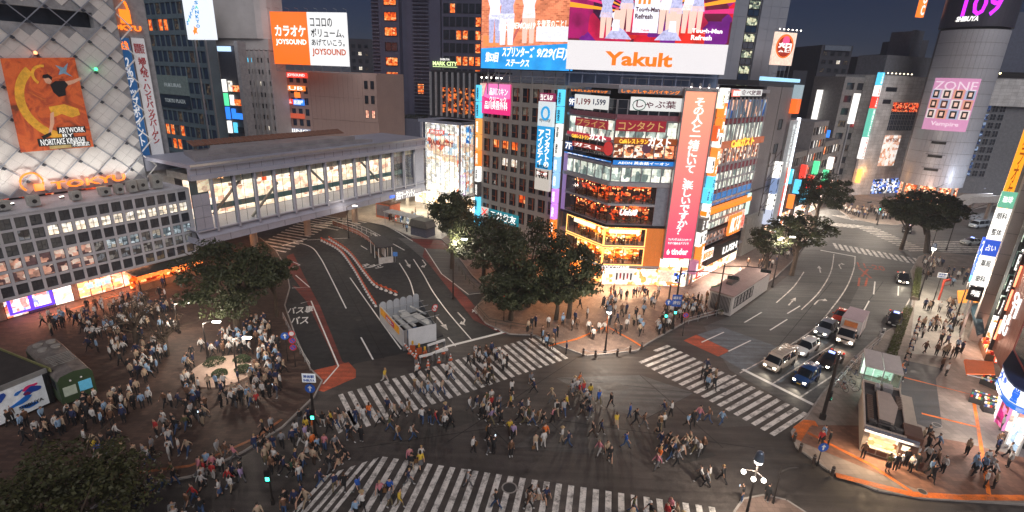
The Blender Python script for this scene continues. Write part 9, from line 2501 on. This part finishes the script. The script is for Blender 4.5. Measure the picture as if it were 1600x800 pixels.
Z([(86.65,138.13),(95.55,136),(93.79,125.98),(82.92,126.19)],60,'beyond','x',STAND,18,mind=.7)
Z([(-27.52,108),(-15.61,121.49),(-13.19,102.59),(-20.27,98.87)],40,'beyond','x',STAND,19,mind=.8)
Z([(35.29,82.3),(53.7,98.3),(52.99,94.33),(35.73,75.43)],30,'beyond','x',WALK,20,mind=.8)
Z([(4.79,52.63),(7.05,62.76),(3.67,62.47),(1.96,59.56)],12,'beside the tree island','people beside the tree island',STAND,21,mind=.7)
allp.sort(key=lambda q: q[0] ** 2 + q[1] ** 2 + (0 if q[2] != 'beyond' else 1e6))
near = [q for q in allp if q[2] != 'beyond'][:288]; nearset = set(map(id,near)); rest = [q for q in allp if id(q) not in nearset]
ACC = ['','','with a backpack','with a shoulder bag','holding a tote bag','in a white cap','in a straw hat']
rp2 = random.Random(77)
def build_person(x_,y_,z0,ang,pose,top,bot,hairk,hairc,acc,label,group,skirt=False,scale=1.0):
 o = bpy.data.objects.new('person',POSES[pose]); col.objects.link(o)
 o.location = (x_,y_,z0); o.rotation_euler = (0,0,ang); o.scale = (scale,) * 3
 ms = [SKINS[rp2.randrange(4) if rp2.random() < .3 else rp2.randrange(2)],pmat('top_' + top,TOPS[top]),pmat('bottom_' + bot,BOTS[bot]) if not skirt else SKINS[0],SHOEW if rp2.random() < .4 else SHOE]
 for i,m in enumerate(ms):
  o.material_slots[i].link = 'OBJECT'; o.material_slots[i].material = m
 J = PJ[pose]
 hx,hy,hz = J['head']
 def att(me,nm,loc,m,rz=0):
  c = bpy.data.objects.new(nm,me); col.objects.link(c); c.parent = o; c.location = loc; c.rotation_euler = (0,0,rz)
  if m is not None: c.material_slots[0].link = 'OBJECT'; c.material_slots[0].material = m
  return c
 att(HAIR[hairk],'hair',(hx - .012,hy,hz),HAIRC[hairc])
 if skirt and pose != 'sitting': att(SKIRT,'skirt',(0,0,0),pmat('bottom_' + bot,BOTS[bot]))
 bagm = pmat('bag_' + ('black','brown','white')[npers % 3],((.02,.02,.02),(.2,.1,.04),(.5,.48,.45))[npers % 3])
 if acc == 'with a backpack': att(BACKP,'backpack',(J['waist'][0],0,J['waist'][2] - .02),bagm)
 elif acc == 'with a shoulder bag': att(SHB,'shoulder_bag',(J['waist'][0],0,J['waist'][2]),bagm)
 elif acc == 'holding a tote bag': att(TOTE,'tote_bag',(J['fl'][0],J['fl'][1] + .03,J['fl'][2] - .45),bagm)
 elif acc == 'in a white cap': att(CAPM,'cap',(hx - .01,hy,hz),pmat('cap_white',(.6,.6,.6)))
 elif acc == 'in a straw hat': att(HATM,'hat',(hx - .01,hy,hz),pmat('hat_straw',(.45,.33,.18)))
 elif acc == 'under a white umbrella': att(UMB,'umbrella',(J['fr'][0],J['fr'][1],hz + .12),pmat('umbrella_white',(.6,.62,.65)))
 if 'phone' in pose: att(PHONE,'phone',(J['fr'][0] + .02,J['fr'][1],J['fr'][2] + .03),None)
 if 'camera' in pose: att(PHONE,'phone',(J['fr'][0] + .02,0,J['fr'][2] + .05),None)
 if label: tag(o,label,'person',group)
 return o
PJ = {'standing': joints(),'standing with arms at their sides': joints(.12),'walking': joints(.75,swing=-.8,lean=.05),'striding': joints(1.0,swing=-1,lean=.08),'hurrying': joints(-.9,swing=.9,lean=.07),'looking down at a phone': joints(.05,'phone1',.05),'holding up a camera': joints(.1,'up'),'carrying a bag on the arm': joints(.4,'bag'),'sitting': joints(0,'lap',.08,True)}
used = set()
short_pose = {'standing': 'standing','standing with arms at their sides': 'standing','looking down at a phone': 'looking at a phone','holding up a camera': 'taking a picture','carrying a bag on the arm': 'walking','walking': 'walking','striding': 'striding','hurrying': 'hurrying','sitting': 'sitting'}
for (x_,y_,where,group,poses,z0,face,h) in near:
 for tr in range(60):
  top,bot,pose,acc = rp2.choice(TW_),rp2.choice(BW_),rp2.choice(poses),rp2.choice(ACC)
  hk = rp2.choice(['short','short','long']); hc = rp2.choice(['black'] * 5 + ['brown'] * 3 + ['blond']); sk_ = hk == 'long' and rp2.random() < .4
  hdesc = 'long-haired ' if hk == 'long' else ('' if hc == 'black' else hc + '-haired ')
  if hk == 'long' and hc != 'black': hdesc = 'long %s-haired ' % hc
  lab = '%sperson in %s top and %s %s %s %s%s' % (hdesc,top,bot,'skirt' if sk_ else 'trousers',short_pose[pose],where,(' ' + acc) if acc else '')
  if len(lab.split()) <= 16 + 2 and lab not in used: break
 used.add(lab)
 if len(lab.split()) > 16: lab = lab.replace(' top and ',' and ').replace(' trousers','')
 if len(lab.split()) > 16: lab = lab.replace(' with a ',', ').replace(' holding a ',', ').replace(' in a ',', ')
 if len(lab.split()) > 16: lab = lab.replace(' on the plaza',' on plaza').replace(' of the corner building','').replace('the ','')
 npers += 1
 a = (face + rp2.uniform(-.5,.5)) if face else ([.3,.3 + PI,-.4,-.4 + PI,1.9,-1.3][int(h * 5.99)] + rp2.uniform(-.25,.25) if poses is WALK else h * 6.28 + rp2.uniform(-1,1))
 build_person(x_,y_,z0,a,pose,top,bot,hk,hc,acc,lab,group,sk_,rp2.uniform(.93,1.06))
for (p,ang_,pose,top,bot,lab,grp,z0_) in (
 ((-0.92,36.32),1.2,'holding up a camera','black','black','person in black standing still taking a picture in the middle of the crossing',None,.02),
 ((0.54,36.09),-1.3,'standing','brown','black','still person in brown top next to the one taking pictures on the crossing',None,.02),
 ((18.09,31.89),2.6,'looking down at a phone','black','blue denim','person in black top and jeans left of the near street lamp',None,.13),
 ((20.01,32.05),.5,'standing','black','black','person in black with a belt pouch right of the near street lamp',None,.13),
 ((35.05,40.06),1.0,'standing','white','black','person in white at the left end of the kiosk window',None,.13),
 ((35.85,38.73),1.0,'standing','light grey','black','person in grey leaning at the middle of the kiosk window',None,.13),
 ((35.83,36.57),2.0,'standing','black','black','person in black standing alone below the kiosk',None,.13),
 ((46.65,42.21),2.4,'standing','white','grey','person in white by the bookstore glass door',None,.13)):
 npers += 1
 build_person(p[0],p[1],z0_,ang_,pose,top,bot,'short','black','',lab,None)
gp0,gp1 = Vector((41.18,50.42)),Vector((55.5,67.01)); nrm = Vector((gp1 - gp0).yx); nrm = Vector((nrm.x,-nrm.y)).normalized()
for k in range(9):
 q = gp0 + (gp1 - gp0) * (k + .5) / 9 + nrm * 1.0
 top = ['white','orange','black','beige','navy','white','pale blue','black','red'][k]
 npers += 1
 build_person(q.x,q.y,.1,math.atan2(nrm.y,nrm.x),'sitting',top,['black','blue denim','grey'][k % 3],'short' if k % 2 else 'long','black','','person in %s top sitting on the kerbside planter edge, %s from the near end' % (top,['first','second','third','fourth','fifth','sixth','seventh','eighth','last'][k]),'people sitting along the planter')
vb_,fb_,mb_ = [],[],[]
cm_ = [pmat('top_' + k,TOPS[k]) for k in ('white','black','navy','beige','pale blue','brown')] + [SKINS[0],HAIRC['black'],pmat('bottom_black',BOTS['black'])]
rc_ = random.Random(9)
src_ = {k: ([v.co.copy() for v in POSES[k].vertices],[(tuple(p.vertices),p.material_index,p.center.z) for p in POSES[k].polygons]) for k in ('standing','walking')}
for q in rest:
 k = 'walking' if rc_.random() < .4 else 'standing'; vs,fs = src_[k]; a = rc_.uniform(0,6.28); ca2,sa2 = math.cos(a),math.sin(a); n0 = len(vb_); top = rc_.choice([0,0,1,1,2,3,4,5])
 vb_ += [(q[0] + v.x * ca2 - v.y * sa2,q[1] + v.x * sa2 + v.y * ca2,q[5] + v.z) for v in vs]
 for f,mi,cz in fs:
  fb_.append(tuple(n0 + i for i in f)); mb_.append(7 if mi == 0 and cz > 1.66 else 6 if mi == 0 else top if mi == 1 else 8)
me = bpy.data.meshes.new('distant_crowd'); me.from_pydata(vb_,[],fb_)
for m in cm_: me.materials.append(m)
me.polygons.foreach_set('material_index',mb_); me.update()
tag(inst('distant_crowd',me),'densely packed farther pedestrians on the plaza, by the station entrance and along the shopping street','crowd',None,'stuff')
# ================================================================ night air
hz = MB().box(-905,905,-205,1605,-1.5,75)
ho = hz.build('haze',[])
hm = bpy.data.materials.new('night_haze'); hm.use_nodes = True; ht_ = hm.node_tree; ht_.nodes.clear()
pv = ht_.nodes.new('ShaderNodeVolumePrincipled'); pv.inputs['Color'].default_value = (.8,.86,1,1); pv.inputs['Density'].default_value = .0005; pv.inputs['Anisotropy'].default_value = .3
mo = ht_.nodes.new('ShaderNodeOutputMaterial'); ht_.links.new(pv.outputs[0],mo.inputs['Volume'])
ho.data.materials.append(hm); ho['kind'] = 'stuff'
scene.cycles.volume_bounces = 0
